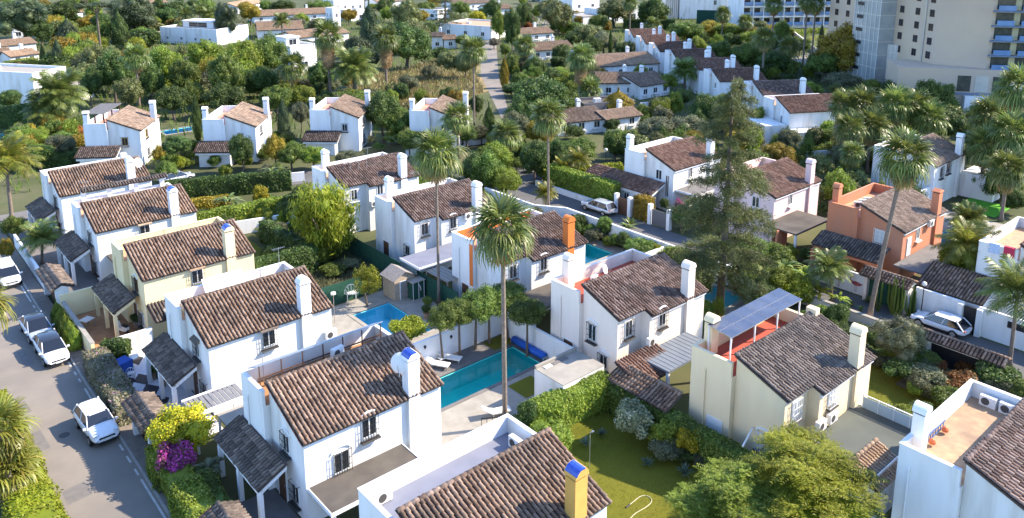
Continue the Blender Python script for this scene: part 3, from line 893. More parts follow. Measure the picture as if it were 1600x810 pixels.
window(h, 2.3, -7.05, 4.0, 'n', .8, 1.3); window(h, 4.2, -7.05, 4.2, 'n', 1.1, 1.3); FRH = h
MB().box(8, 12, -11, -7.2, 0, 3.0).obj("annex", WHITE, h)

# rotated white houses across the small street
D = []
for i, (lab, x_, y_, yw) in enumerate((
    ("white house with yellow framed windows and timber pergola on its terrace, upper left", 25.0, 117.6, 57),
    ("white house with pink terrace beside the clipped round tree, upper left", 38.2, 110.0, 52),
    ("white house with pink terrace in front of the big dark bush", 52.3, 106.0, 47),
    ("white house with pink terrace nearest the pale straight road", 63.1, 96.2, 42),
)):
    h = house(lab, x_, y_, math.radians(yw), wall=WHITE, tmat=T_DUST, floor=M("pink_terrace", (.58, .26, .19), (.5, .22, .16), scale=1), seed=60 + i, porch=False, far_chim=.5)
    D.append(h)
    window(h, .4, -5.0, 3.6, 'f', .8, 1.1, frame=MUSTARD if i == 0 else WFRAME)
    window(h, 3.0, -7.05, 4.1, 'n', .8, 1.1, frame=MUSTARD if i == 0 else WFRAME); window(h, 3.0, -7.05, 1.4, 'n', .8, 1.1)
    porch_front(h, T_CHAR, WHITE, y0=.6, y1=-4.6, run=2.4, zt=3.2, zl=2.2, cols=False)
    MB().box(-1.9, -.01, -4.0, .2, 0, 1.75).obj("porch_room", WHITE, h)
h = D[0]
pg = MB()
for xx in (.4, 3.6, 6.8):
    for yy_ in (-.3, -2.6): pg.box(xx - .07, xx + .07, yy_ - .07, yy_ + .07, 5.37, 7.6)
pg.obj("pergola_posts", BFRAME, h)
pr = MB()
for q in range(22): pr.box(.1 + q * .32, .22 + q * .32, -2.9, -.05, 7.6, 7.68)
pr.obj("pergola_slats", WOODG, h)

# stepped row at the upper right
yE = math.radians(-32)
cE, sE = math.cos(yE), math.sin(yE)
labs = ["nearest house of the stepped white row, below the hotel lawn", "second house of the stepped white row counted from its near end", "third house of the stepped white row counted from its near end",
        "fourth house of the stepped white row counted from its near end", "fifth house of the stepped white row counted from its near end", "farthest house of the stepped white row at upper right"]
for i, (rx, ry) in enumerate(((124.6, 88.0), (132.3, 98.3), (139.2, 109.0), (146.2, 119.4), (153.8, 129.9), (161.5, 140.4))):
    ox, oy = rx - (cE * .25 + sE * 2.98), ry - (sE * .25 - cE * 2.98)
    h = house(labs[i], ox, oy, yE, wall=WHITE, tmat=T_RED, seed=70 + i, porch=False, far_chim=4.5)
    window(h, .4, -5.0, 4.0, 'f', .7, 1.1, style='plain'); window(h, 4.0, -7.05, 4.0, 'n', .7, 1.1, style='plain')
rx, ry = 119.2, 75.7
ox, oy = rx - (cE * .25 + sE * 2.98), ry - (sE * .25 - cE * 2.98)
h = house("small white house with brown roof just in front of the stepped row", ox, oy, yE, wall=WHITE, tmat=T_BRN, seed=80, porch=False)
window(h, 3.2, -7.05, 3.9, 'n', .7, 1.1, style='plain'); window(h, .4, -5.0, 3.6, 'f', .7, 1.1, style='plain')
rx, ry = 110.2, 66.0
ox, oy = rx - (cE * .25 + sE * 2.98), ry - (sE * .25 - cE * 2.98)
h = house("white house with plain reddish roof and broad blank wall left of the palm cluster", ox, oy, math.radians(-28), wall=WHITE, tmat=T_RED, W=9.9, seed=81, porch=False, chim=False)
window(h, .4, -4.9, 3.6, 'f', .6, 1.2, style='plain')
MB().box(-3.5, .0, -7, -1, 0, 3.2).obj("annex", WHITE, h); MB().box(.4, 10, -9.6, -7.06, 0, 2.6).obj("side_room", WHITE, h)
# ------------------------------------------------------------------ foliage
L_DARK = leaf_mat("leaf_dark_green", (0.037, 0.073, 0.018), (0.082, 0.147, 0.033), (0.138, 0.212, 0.055))
L_MID = leaf_mat("leaf_mid_green", (0.066, 0.123, 0.022), (0.142, 0.227, 0.041), (0.245, 0.321, 0.076))
L_BRIGHT = leaf_mat("leaf_bright_green", (0.104, 0.177, 0.018), (0.206, 0.295, 0.037), (0.325, 0.384, 0.073), trans=.4)
L_LIME = leaf_mat("leaf_lime_green", (.14, .20, .012), (.26, .33, .025), (.38, .40, .06), trans=.42)
L_OLIVE = leaf_mat("leaf_olive_grey", (0.088, 0.106, 0.050), (0.163, 0.181, 0.094), (0.250, 0.250, 0.150))
L_YELLOW = leaf_mat("leaf_yellow", (.16, .19, .012), (.48, .40, .018), (.62, .48, .03), trans=.35, hue=0.0)
L_GOLD = leaf_mat("leaf_golden_green", (0.179, 0.168, 0.016), (0.315, 0.263, 0.026), (0.420, 0.315, 0.032), trans=.35)
L_PINE = leaf_mat("needle_dark", (0.029, 0.051, 0.022), (0.061, 0.096, 0.035), (0.104, 0.136, 0.056), trans=.15)
L_PINE2 = leaf_mat("needle_olive", (0.079, 0.106, 0.032), (0.150, 0.185, 0.056), (0.229, 0.246, 0.088), trans=.2)
L_SILVER = leaf_mat("leaf_variegated", (.12, .15, .06), (.34, .36, .22), (.55, .54, .40), hue=-.01)
L_AGAVE = leaf_mat("leaf_blue_agave", (.09, .14, .10), (.16, .22, .17))
L_PINK = leaf_mat("bract_magenta", (.10, .10, .03), (.62, .06, .42), (.70, .16, .55), trans=.4, hue=.012)
L_MAUVE = leaf_mat("hedge_mauve_mix", (.20, .20, .10), (.32, .31, .19), (.50, .28, .36), hue=0.0)
L_RUST = leaf_mat("leaf_rust", (.16, .07, .02), (.30, .14, .03), (.22, .16, .03))
L_PALM = leaf_mat("palm_blade_green", (0.072, 0.123, 0.026), (0.160, 0.217, 0.051), (0.261, 0.275, 0.087), trans=.3, rough=.4)
L_PALMY = leaf_mat("palm_blade_yellow_green", (0.121, 0.154, 0.022), (0.220, 0.242, 0.039), (0.330, 0.286, 0.055), trans=.35, rough=.4)
L_DEAD = leaf_mat("palm_blade_dead", (.30, .19, .09), (.46, .31, .16), (.38, .24, .11), trans=.25, rough=.8, hue=0.0)
L_STRAW = leaf_mat("dry_grass_blade", (.22, .18, .075), (.38, .31, .15), (.14, .17, .05), trans=.3, hue=.006)

def unit(n, rg):
    v = rg.normal(size=(n, 3))
    return v / np.linalg.norm(v, axis=1)[:, None]

def leaf_quads(C, N, Lh, Wd, rg, tang=None, jit=.7):
    """diamond leaves at C facing roughly N"""
    n = len(C)
    N = N + rg.normal(size=(n, 3)) * jit
    N /= np.linalg.norm(N, axis=1)[:, None] + 1e-9
    T = tang if tang is not None else unit(n, rg)
    T = T - N * (T * N).sum(1)[:, None]
    T /= np.linalg.norm(T, axis=1)[:, None] + 1e-9
    Bv = np.cross(N, T)
    Lh = np.broadcast_to(np.asarray(Lh, float), (n,))[:, None]; Wd = np.broadcast_to(np.asarray(Wd, float), (n,))[:, None]
    V = np.stack([C - T * Lh / 2, C + Bv * Wd / 2 - T * Lh * .05, C + T * Lh / 2, C - Bv * Wd / 2 - T * Lh * .05], 1).reshape(-1, 3)
    return V, np.arange(4 * n).reshape(n, 4)

def join(parts):
    Vs, Fs, o = [], [], 0
    for V, F_ in parts:
        Vs.append(V); Fs.append(F_ + o); o += len(V)
    return np.concatenate(Vs), np.concatenate(Fs)

def ico(r=1.0, sub=2):
    import bmesh
    bm = bmesh.new(); bmesh.ops.create_icosphere(bm, subdivisions=sub, radius=r)
    V = np.array([v.co[:] for v in bm.verts]); F_ = np.array([[v.index for v in f.verts] for f in bm.faces]); bm.free()
    return V, np.c_[F_, F_[:, 2]]

def core_of(blobs, k=.62):
    """closed inner mass of the leaf clumps so that no daylight shows straight through"""
    V0, F0 = ico(1.0, 1)
    return [(V0 * (r_ * k) + c_, F0[:, :3]) for c_, r_ in blobs]

def crown_mesh(kind, seed):
    rg = np.random.default_rng(seed)
    quads, cores = [], []
    def blobs_to_leaves(blobs, per, Lh, Wd, jit=.75, squash=1.0, tang=None, up=.25):
        for c_, r_ in blobs:
            n = int(per * (r_ / .3) ** 2)
            d = unit(n, rg); d[:, 2] *= squash
            rr = r_ * rg.uniform(.62, 1.08, n)
            P = c_ + d * rr[:, None]
            keep = (P @ P) > 0 if False else np.ones(n, bool)
            nn = d.copy(); nn[:, 2] += up
            quads.append(leaf_quads(P[keep], nn[keep], Lh * rg.uniform(.7, 1.3, keep.sum()), Wd * rg.uniform(.7, 1.3, keep.sum()), rg,
                                    None if tang is None else np.repeat(np.array([tang], float), keep.sum(), 0) + rg.normal(size=(keep.sum(), 3)) * .35, jit))
    if kind in ('broad', 'airy', 'shrub', 'fine', 'round'):
        nb, per, Lh, Wd, rb = {'broad': (46, 230, .085, .055, (.24, .38)), 'airy': (42, 150, .085, .05, (.18, .30)), 'shrub': (26, 130, .15, .09, (.30, .46)),
                               'fine': (52, 330, .06, .024, (.22, .36)), 'round': (70, 150, .07, .05, (.22, .28))}[kind]
        blobs = []
        for i in range(nb):
            d = unit(1, rg)[0]
            if d[2] < -.55: d[2] *= -.6
            r_ = rg.uniform(*rb)
            rad = rg.uniform(.45, .85) if kind != 'round' else .78
            if kind == 'airy': rad = rg.uniform(.4, .95)
            blobs.append((d * rad * np.array([1, 1, .9]), r_))
        if kind == 'round': blobs.append((np.zeros(3), .8))
        blobs_to_leaves(blobs, per, Lh, Wd)
        cores = core_of(blobs, .66 if kind != 'airy' else .3)
        if kind != 'airy': cores += core_of([(np.zeros(3), .62)], 1.0)
    elif kind == 'weep':
        blobs = [(unit(1, rg)[0] * np.array([.72, .72, .6]) * rg.uniform(.5, 1.0) + np.array([0, 0, .1]), rg.uniform(.2, .34)) for i in range(60)]
        blobs_to_leaves(blobs, 170, .13, .028, jit=.5, tang=(0, 0, -1), up=0)
        for c_, r_ in blobs[::2]:
            n = 110
            P = c_ + rg.normal(size=(n, 3)) * np.array([.10, .10, .16]) - np.array([0, 0, .22])
            quads.append(leaf_quads(P, unit(n, rg), .15, .028, rg, np.repeat(np.array([[0, 0, -1.]]), n, 0) + rg.normal(size=(n, 3)) * .2))
        cores = core_of(blobs, .4)
    elif kind == 'pine':
        blobs = []
        for i in range(34):
            a, r_ = rg.uniform(0, 2 * math.pi), math.sqrt(rg.uniform(0, 1)) * .85
            blobs.append((np.array([r_ * math.cos(a), r_ * math.sin(a), rg.uniform(-.25, .45) * (1 - r_ * .5)]), rg.uniform(.2, .32)))
        blobs_to_leaves(blobs, 300, .075, .02, jit=.9, squash=.55)
        cores = core_of(blobs, .45)
    elif kind == 'cypress':
        n = 5200
        z = rg.uniform(0, 1, n) ** .9
        prof = np.sin(np.clip(z * 1.05 + .12, 0, 1) * math.pi) ** .55 * (1 - z * .35)
        a = rg.uniform(0, 2 * math.pi, n)
        rr = prof * rg.uniform(.72, 1.03, n) * (1 + .12 * np.sin(a * 5 + z * 17))
        P = np.stack([rr * np.cos(a), rr * np.sin(a), z * 2 - 1], 1)
        nn = np.stack([np.cos(a), np.sin(a), np.full(n, .35)], 1)
        quads.append(leaf_quads(P, nn, .16, .055, rg, np.repeat(np.array([[0, 0, 1.]]), n, 0) + rg.normal(size=(n, 3)) * .35, .5))
        for k in range(7):
            zz = -.85 + k * .26
            t = (zz + 1) / 2
            cores += core_of([(np.array([0, 0, zz]), max(.12, .72 * math.sin(min(1, t * 1.05 + .12) * math.pi) ** .55 * (1 - t * .35)))], 1.0)
    elif kind == 'feather':
        # sprays of small paired leaflets, as on jacaranda-like trees
        blobs = []
        for i in range(44):
            d = unit(1, rg)[0]; d[2] = abs(d[2]) * 1.1 - .35
            blobs.append((d * rg.uniform(.35, 1.0) * np.array([1, 1, .85]), rg.uniform(.12, .24)))
        for c_, r_ in blobs:
            ns = int(20 + 60 * r_)
            d = unit(ns, rg); d[:, 2] = np.abs(d[:, 2]) * .9
            d /= np.linalg.norm(d, axis=1)[:, None]
            base = c_ + d * (r_ * .25)
            out = d.copy(); out[:, 2] -= .15
            side = np.cross(out, np.array([0, 0, 1.])); side /= np.linalg.norm(side, axis=1)[:, None] + 1e-9
            ll = rg.uniform(.22, .42, ns)[:, None]
            for j in range(8):
                t = (j + 1) / 8
                droop = np.array([0, 0, -.12]) * t * t
                for sg in (-1, 1):
                    w = .05 * math.sin(math.pi * (t * .8 + .15))
                    P = base + out * (ll * t) + droop + side * sg * w
                    quads.append(leaf_quads(P, np.repeat(np.array([[0, 0, 1.]]), ns, 0), .075 * (1 - .3 * t) + .02, .020, rg, side * sg + out * .7, .35))
        cores = core_of(blobs, .3)
    elif kind == 'spiky':
        n = 46
        for k in range(n):
            a = rg.uniform(0, 2 * math.pi); el = rg.uniform(.15, 1.35)
            d = np.array([math.cos(a) * math.cos(el), math.sin(a) * math.cos(el), math.sin(el)])
            s_ = np.cross(d, [0, 0, 1.]); s_ /= np.linalg.norm(s_) + 1e-9
            L_ = rg.uniform(.75, 1.05); w = .055
            p0 = np.zeros(3); p1 = d * L_ * .5; p2 = d * L_ + np.array([0, 0, -.1])
            V = np.array([p0 - s_ * w * .6, p0 + s_ * w * .6, p1 + s_ * w, p1 - s_ * w, p2 + s_ * .004, p2 - s_ * .004])
            quads.append((V, np.array([[0, 1, 2, 3], [3, 2, 4, 5]])))
    elif kind == 'banana':
        for k in range(26):
            a = rg.uniform(0, 2 * math.pi); el = rg.uniform(.5, 1.35)
            hd = np.array([math.cos(a), math.sin(a), 0]); L_ = rg.uniform(.8, 1.1)
            s_ = np.array([-math.sin(a), math.cos(a), 0]); w = .11
            pts = []
            for t in np.linspace(0, 1, 6):
                pts.append(hd * (L_ * t * math.cos(el) + .35 * t * t) + np.array([0, 0, L_ * t * math.sin(el) - .5 * t ** 3 - .5]))
            ws = [.012, .02, w, w, w * .8, .01]
            V = []
            for p, ww in zip(pts, ws): V += [p - s_ * ww, p + s_ * ww]
            quads.append((np.array(V), np.array([[2 * q, 2 * q + 1, 2 * q + 3, 2 * q + 2] for q in range(5)])))
    V, F_ = join(quads)
    if cores:
        Vc, Fc = join(cores)
        off = len(V)
        me = bpy.data.meshes.new("crown")
        faces = np.concatenate([F_.ravel(), (Fc + off).ravel()]).astype(np.int32)
        V = np.concatenate([V, Vc]).astype(np.float32)
        me.vertices.add(len(V)); me.vertices.foreach_set("co", V.ravel())
        me.loops.add(len(faces)); me.loops.foreach_set("vertex_index", faces)
        me.polygons.add(len(F_) + len(Fc))
        st = np.concatenate([np.arange(len(F_)) * 4, len(F_) * 4 + np.arange(len(Fc)) * 3]).astype(np.int32)
        me.polygons.foreach_set("loop_start", st)
        me.update(calc_edges=True)
        return me
    return mesh_np("crown", V, F_)

CROWN = {}
def crown(kind, var=0):
    if (kind, var) not in CROWN:
        CROWN[(kind, var)] = crown_mesh(kind, hash((len(kind), ord(kind[0]), ord(kind[-1]), var)) % 9999)
    return CROWN[(kind, var)]

NVAR = {'broad': 4, 'airy': 3, 'shrub': 4, 'fine': 3, 'round': 2, 'weep': 1, 'pine': 3, 'cypress': 2, 'feather': 3, 'spiky': 2, 'banana': 2}
_tc = [0]

def tree(kind, u, v, ru, rv, hc, mat, label, cat="tree", name=None, group=None, trunk=True, xy=None, r3=None, squash=None, tmat=None):
    """a plant whose crown is seen around pixel (u, v), ru x rv pixels in half-size, its middle hc metres up"""
    _tc[0] += 1
    k = _tc[0]
    if xy is None: x, y = G(u, v, hc)
    else: x, y = xy
    d = depth(x, y, hc)
    if r3 is None:
        rx = ru * d / F_PX
        rz = rv * d / F_PX
        if kind in ('broad', 'airy', 'shrub', 'fine', 'cypress'):
            top_ = hc + rz * .95                       # foliage down to near the ground, as in the photograph's gardens
            low_ = min(hc - rz, top_ * .10)
            hc, rz = (top_ + max(low_, 0)) / 2, (top_ - max(low_, 0)) / 2
        rz = max(.3, min(rz, hc * 1.02)) if kind not in ('spiky',) else rz
    else: rx, rz = r3
    nm = name or {'shrub': 'shrub', 'round': 'clipped_shrub', 'cypress': 'cypress_tree', 'pine': 'pine_tree', 'spiky': 'agave', 'banana': 'banana_plant'}.get(kind, 'tree')
    rt = thing(nm, label, cat, (x, y, 0), 0, group)
    rg = random.Random(k * 13)
    me = crown(kind, k % NVAR[kind])
    zc = hc if kind != 'spiky' else 0.15
    sz = (rx, rx, rz) if kind != 'spiky' else (rx, rx, rx)
    link("crown", me, mat, rt, (0, 0, zc), rot=(0, 0, rg.uniform(0, 6.28)), scale=sz)
    if trunk and kind not in ('spiky', 'shrub', 'round', 'banana') or (trunk == 'force'):
        mb = MB()
        R0 = max(.05, rx * .06)
        bend = (rg.uniform(-.15, .15) * rx, rg.uniform(-.15, .15) * rx)
        top = hc - rz * .25 if kind != 'cypress' else hc
        mb.tube([(0, 0, -.05), (bend[0] * .5, bend[1] * .5, top * .5), (bend[0], bend[1], top)], [R0 * 1.3, R0, R0 * .8], 7)
        if kind not in ('cypress',):
            for q in range(5):
                a = q * 1.256 + rg.uniform(-.3, .3); rr = rx * rg.uniform(.45, .7)
                mb.tube([(bend[0] * .9, bend[1] * .9, top * .92), (bend[0] + math.cos(a) * rr * .5, bend[1] + math.sin(a) * rr * .5, top + rz * .12),
                         (bend[0] + math.cos(a) * rr, bend[1] + math.sin(a) * rr, top + rz * rg.uniform(.25, .5))], [R0 * .6, R0 * .45, R0 * .2], 5)
        mb.obj("trunk", tmat or TRUNK, rt)
    return rt

def hedge(label, pts, w, h, mat, z0=0.0, dens=1.0, cat="hedge", name="hedge", bump=.12, world=True, rounded=.25, lsize=None, kindtag=None):
    """clipped hedge along ground points"""
    pts = [np.array(p[:2], float) for p in pts]
    rg = np.random.default_rng(int(abs(pts[0][0] * 131 + pts[0][1] * 17)) % 99991)
    org = pts[0].copy()
    quads = []; core = MB()
    dd = depth(pts[0][0], pts[0][1], h)
    ls = lsize or float(np.clip(dd * .0032, .10, .42))
    for i in range(len(pts) - 1):
        a, b = pts[i] - org, pts[i + 1] - org
        d = b - a; L_ = np.linalg.norm(d); d /= L_; nrm = np.array([-d[1], d[0]])
        area = 2 * (L_ + w) * h + L_ * w
        n = int(area * 1.9 * dens / (ls * ls * .6 * .5))
        n = min(n, 16000)
        t = rg.uniform(-w / 2 * .9, L_ + w / 2 * .9, n)
        # perimeter parameter: two sides and top
        q = rg.uniform(0, 2 * h + w, n)
        s_ = np.where(q < h, -w / 2, np.where(q < h + w, q - h - w / 2, w / 2))
        z = np.where(q < h, q, np.where(q < h + w, h, q - h - w))
        nn = np.zeros((n, 3))
        side = np.where(q < h, -1, np.where(q < h + w, 0, 1))
        nn[:, :2] = nrm[None] * side[:, None]
        nn[:, 2] = np.where(side == 0, 1, .25)
        # rounding near the edges and lumps along the run
        lump = (np.sin(t * 1.7 + i) + np.sin(t * 3.9 + 2 * z + 1.3) * .6 + np.sin(z * 4 + t * 1.1) * .5) * bump * .5
        e = np.clip((z - (h - rounded)) / rounded, 0, 1)
        s_ = s_ * (1 - .25 * e * (side != 0)) + lump * side
        z = z - (side == 0) * (np.abs(s_) / (w / 2)) ** 4 * rounded * .6 + (side == 0) * lump
        s_ += rg.normal(0, .05, n); z += rg.normal(0, .05, n) * (side == 0)
        endm = rg.uniform(size=n) < (w * h) / area
        P = np.zeros((n, 3))
        P[:, :2] = a[None] + d[None] * t[:, None] + nrm[None] * s_[:, None]
        P[:, 2] = z0 + np.clip(z, .02, None)
        sel = np.where(endm)[0]
        sg = np.where(rg.uniform(size=len(sel)) < .5, -1, 1)
        tt = np.where(sg < 0, -w / 2 * .95, L_ + w / 2 * .95)
        P[sel, :2] = a[None] + d[None] * tt[:, None] + nrm[None] * rg.uniform(-w / 2, w / 2, len(sel))[:, None]
        P[sel, 2] = z0 + rg.uniform(.02, h, len(sel))
        nn[sel, :2] = d[None] * sg[:, None]; nn[sel, 2] = .2
        quads.append(leaf_quads(P, nn, ls * rg.uniform(.7, 1.4, n), ls * .6 * rg.uniform(.7, 1.3, n), rg, None, .6))
        m = .07
        c0, c1 = a - d * (w / 2 - m), b + d * (w / 2 - m)
        k = w / 2 - m
        vs = []
        for zz, kk in ((z0, k), (z0 + h - rounded, k), (z0 + h - .07, k * .7)):
            for cc, sg_ in ((c0, -1), (c0, 1), (c1, 1), (c1, -1)):
                p = cc + nrm * kk * sg_
                vs.append((p[0], p[1], zz))
        core.add(vs, [(8, 11, 10, 9)] + [(l * 4 + j, l * 4 + 4 + j, l * 4 + 4 + (j + 1) % 4, l * 4 + (j + 1) % 4) for l in range(2) for j in range(4)])
    V, F_ = join(quads)
    rt = thing(name, label, cat, (org[0], org[1], 0))
    link("foliage", mesh_np("foliage", V, F_), mat, rt)
    core.obj("inner_growth", mat, rt)
    return rt

# ------------------------------------------------------------------ palms
def fan_frond(seed, droop):
    key = ('fan', seed, droop)
    if key in _cache: return _cache[key]
    rg = np.random.default_rng(seed)
    quads = []
    Lp, Rb = .95, .95
    quads.append((np.array([(0, -.03, 0), (0, .03, 0), (Lp, .018, -.06), (Lp, -.018, -.06)]), np.array([[0, 1, 2, 3]])))
    n = 20
    for i in range(n):
        a = math.radians(-125 + 250 * i / (n - 1)) + rg.normal(0, .03)
        L_ = Rb * (1 - .25 * abs(a) / 2.2) * rg.uniform(.88, 1.1)
        d = np.array([math.cos(a), math.sin(a), 0]); s_ = np.array([-math.sin(a), math.cos(a), 0])
        up = .03 * (1 if i % 2 else -1)
        o = np.array([Lp, 0, -.06])
        p1 = o + d * L_ * .55 + np.array([0, 0, up - .03 - droop * .10]); p2 = o + d * L_ * .9 + np.array([0, 0, -.16 - droop * .42 + rg.normal(0, .03)])
        p3 = o + d * L_ * 1.0 + np.array([0, 0, -.30 - droop * .75 + rg.normal(0, .05)])
        w = .052
        V = np.array([o - s_ * .01, o + s_ * .01, p1 + s_ * w, p1 - s_ * w, p2 + s_ * w * .6, p2 - s_ * w * .6, p3 + s_ * .004, p3 - s_ * .004])
        quads.append((V, np.array([[0, 1, 2, 3], [3, 2, 4, 5], [5, 4, 6, 7]])))
    V, F_ = join(quads)
    _cache[key] = (V, F_)
    return V, F_

def feather_frond(seed, arch):
    key = ('feather', seed, arch)
    if key in _cache: return _cache[key]
    rg = np.random.default_rng(seed)
    quads = []
    n = 26
    def rach(t): return np.array([t * (1 - .12 * arch * t), 0, .30 * t - arch * .62 * t * t])
    for i in range(10):
        a, b = rach(i / 10), rach((i + 1) / 10)
        quads.append((np.array([a + [0, -.012, 0], a + [0, .012, 0], b + [0, .01, 0], b + [0, -.01, 0]]), np.array([[0, 1, 2, 3]])))
    for i in range(n):
        t = .12 + .88 * i / (n - 1)
        p = rach(t); tn = rach(min(1, t + .02)) - rach(t - .02); tn /= np.linalg.norm(tn)
        L_ = .30 * math.sin(math.pi * (.16 + .8 * t)) ** .7 + .04
        for sg in (-1, 1):
            d = np.array([0, sg, 0]) * .85 + tn * .55 + np.array([0, 0, -.25 + rg.normal(0, .14)])
            d /= np.linalg.norm(d)
            w = .017
            m_ = p + d * L_ * .55; e = p + d * L_ + np.array([0, 0, -.05])
            V = np.array([p - tn * .006, p + tn * .006, m_ + tn * w, m_ - tn * w, e + tn * .003, e - tn * .003])
            quads.append((V, np.array([[0, 1, 2, 3], [3, 2, 4, 5]])))
    V, F_ = join(quads)
    _cache[key] = (V, F_)
    return V, F_

def rot_np(V, az, el, roll=0.0):
    c, s = math.cos(roll), math.sin(roll)
    V = V @ np.array([[1, 0, 0], [0, c, s], [0, -s, c]])
    c, s = math.cos(el), math.sin(el)          # raise +x towards +z
    V = V @ np.array([[c, 0, s], [0, 1, 0], [-s, 0, c]])
    c, s = math.cos(az), math.sin(az)
    return V @ np.array([[c, s, 0], [-s, c, 0], [0, 0, 1]])

def palm_crown_spec(kind, rg):
    """list of (shape, seed, az, el, scale, dead)"""
    out = []
    if kind in ('fan', 'fan_skirt'):
        n = 34
        for i in range(n):
            az = i * 2.39996 + rg.uniform(-.15, .15)
            t = i / (n - 1)
            el = 1.35 - 1.85 * t + rg.uniform(-.12, .12)
            out.append(('fan', i % 3, 0 if el > .5 else (.5 if el > 0 else 1.0), az, el, rg.uniform(.88, 1.1), False))
        for i in range(46 if kind == 'fan_skirt' else 14):
            az = i * 2.39996
            out.append(('fan', i % 3, .5, az, -rg.uniform(1.05, 1.45), rg.uniform(.8, 1.0), True))
    else:
        n = 36 if kind == 'feather' else 60
        for i in range(n):
            az = i * 2.39996 + rg.uniform(-.15, .15)
            t = i / (n - 1)
            el = 1.15 - 1.35 * t + rg.uniform(-.1, .1)
            out.append(('feather', i % 3, .55 if el > .7 else 1.0, az, el, rg.uniform(.85, 1.08), False))
        if kind == 'phoenix': pass
    return out

def palm(kind, label, h=None, crown_px=None, base_px=None, top_px=None, R=1.7, mat=None, near=False, tr=.16, group=None, lean=(0, 0), tmat=None, dead=True):
    """either the crown pixel and a height, or base and crown pixels; R = crown radius in metres"""
    if base_px is not None:
        x, y = G(*base_px)
        lo, hi = 0.5, 40.0
        for _ in range(50):
            m_ = (lo + hi) / 2
            p = np.array([x, y, m_ - CAM_H]); d = p @ _fw
            if PP_Y - F_PX * (p @ _up) / d > top_px[1]: lo = m_
            else: hi = m_
        h = lo
        p = np.array([x, y, h - CAM_H]); d = p @ _fw
        du = (top_px[0] - (800 + F_PX * (p @ _rt) / d)) * d / F_PX
        lean = (float(_rt[0] * du), float(_rt[1] * du))
    else:
        x, y = G(crown_px[0], crown_px[1], h)
        x -= lean[0]; y -= lean[1]
    mat = mat or L_PALM
    _tc[0] += 1
    rg = random.Random(_tc[0] * 7)
    rt = thing("palm_tree", label, "palm tree", (x, y, 0), 0, group)
    n = 9
    pts = [(lean[0] * (i / n) ** 1.15, lean[1] * (i / n) ** 1.15, h * i / n) for i in range(n + 1)]
    rad = [tr * (1.5 if i == 0 else 1.0 - .25 * i / n) for i in range(n + 1)]
    MB().tube(pts, rad, 9).obj("trunk", tmat or PTRUNK, rt, smooth=True)
    top = (lean[0], lean[1], h)
    spec_ = palm_crown_spec(kind, rg)
    base_R = {'fan': 1.9, 'fan_skirt': 1.9}.get(kind, 1.0)
    sc = R / base_R
    green, brown = [], []
    for shape, sd, dr, az, el, s_, dd in spec_:
        if dd and not dead: continue
        V, F_ = fan_frond(sd, dr) if shape == 'fan' else feather_frond(sd, dr)
        if near and not dd:
            k = ('frondmesh', shape, sd, dr)
            if k not in _cache: _cache[k] = mesh_np("frond", V, F_)
            o = link("frond", _cache[k], mat, rt, top, rot=(0, -el, az), scale=(sc * s_,) * 3)
        else:
            off = np.array([0, 0, 0]) if not dd else np.array([0, 0, -.25 * rg.random() - (.0 if kind == 'fan' else rg.random() * 1.1 * R)])
            (brown if dd else green).append((rot_np(V * sc * s_, az, el) + off, F_))
    if green: link("crown", mesh_np("crown", *join(green)), mat, rt, top)
    if brown: link("dead_skirt", mesh_np("dead_skirt", *join(brown)), L_DEAD, rt, top)
    if kind in ('phoenix', 'feather'):
        MB().lathe([(.02, -.5 * sc * .3), (tr * 1.3, -.2 * sc * .3), (tr * 1.2, .1)], n=8).obj("crown_base", PTRUNK, rt, top)
    return rt
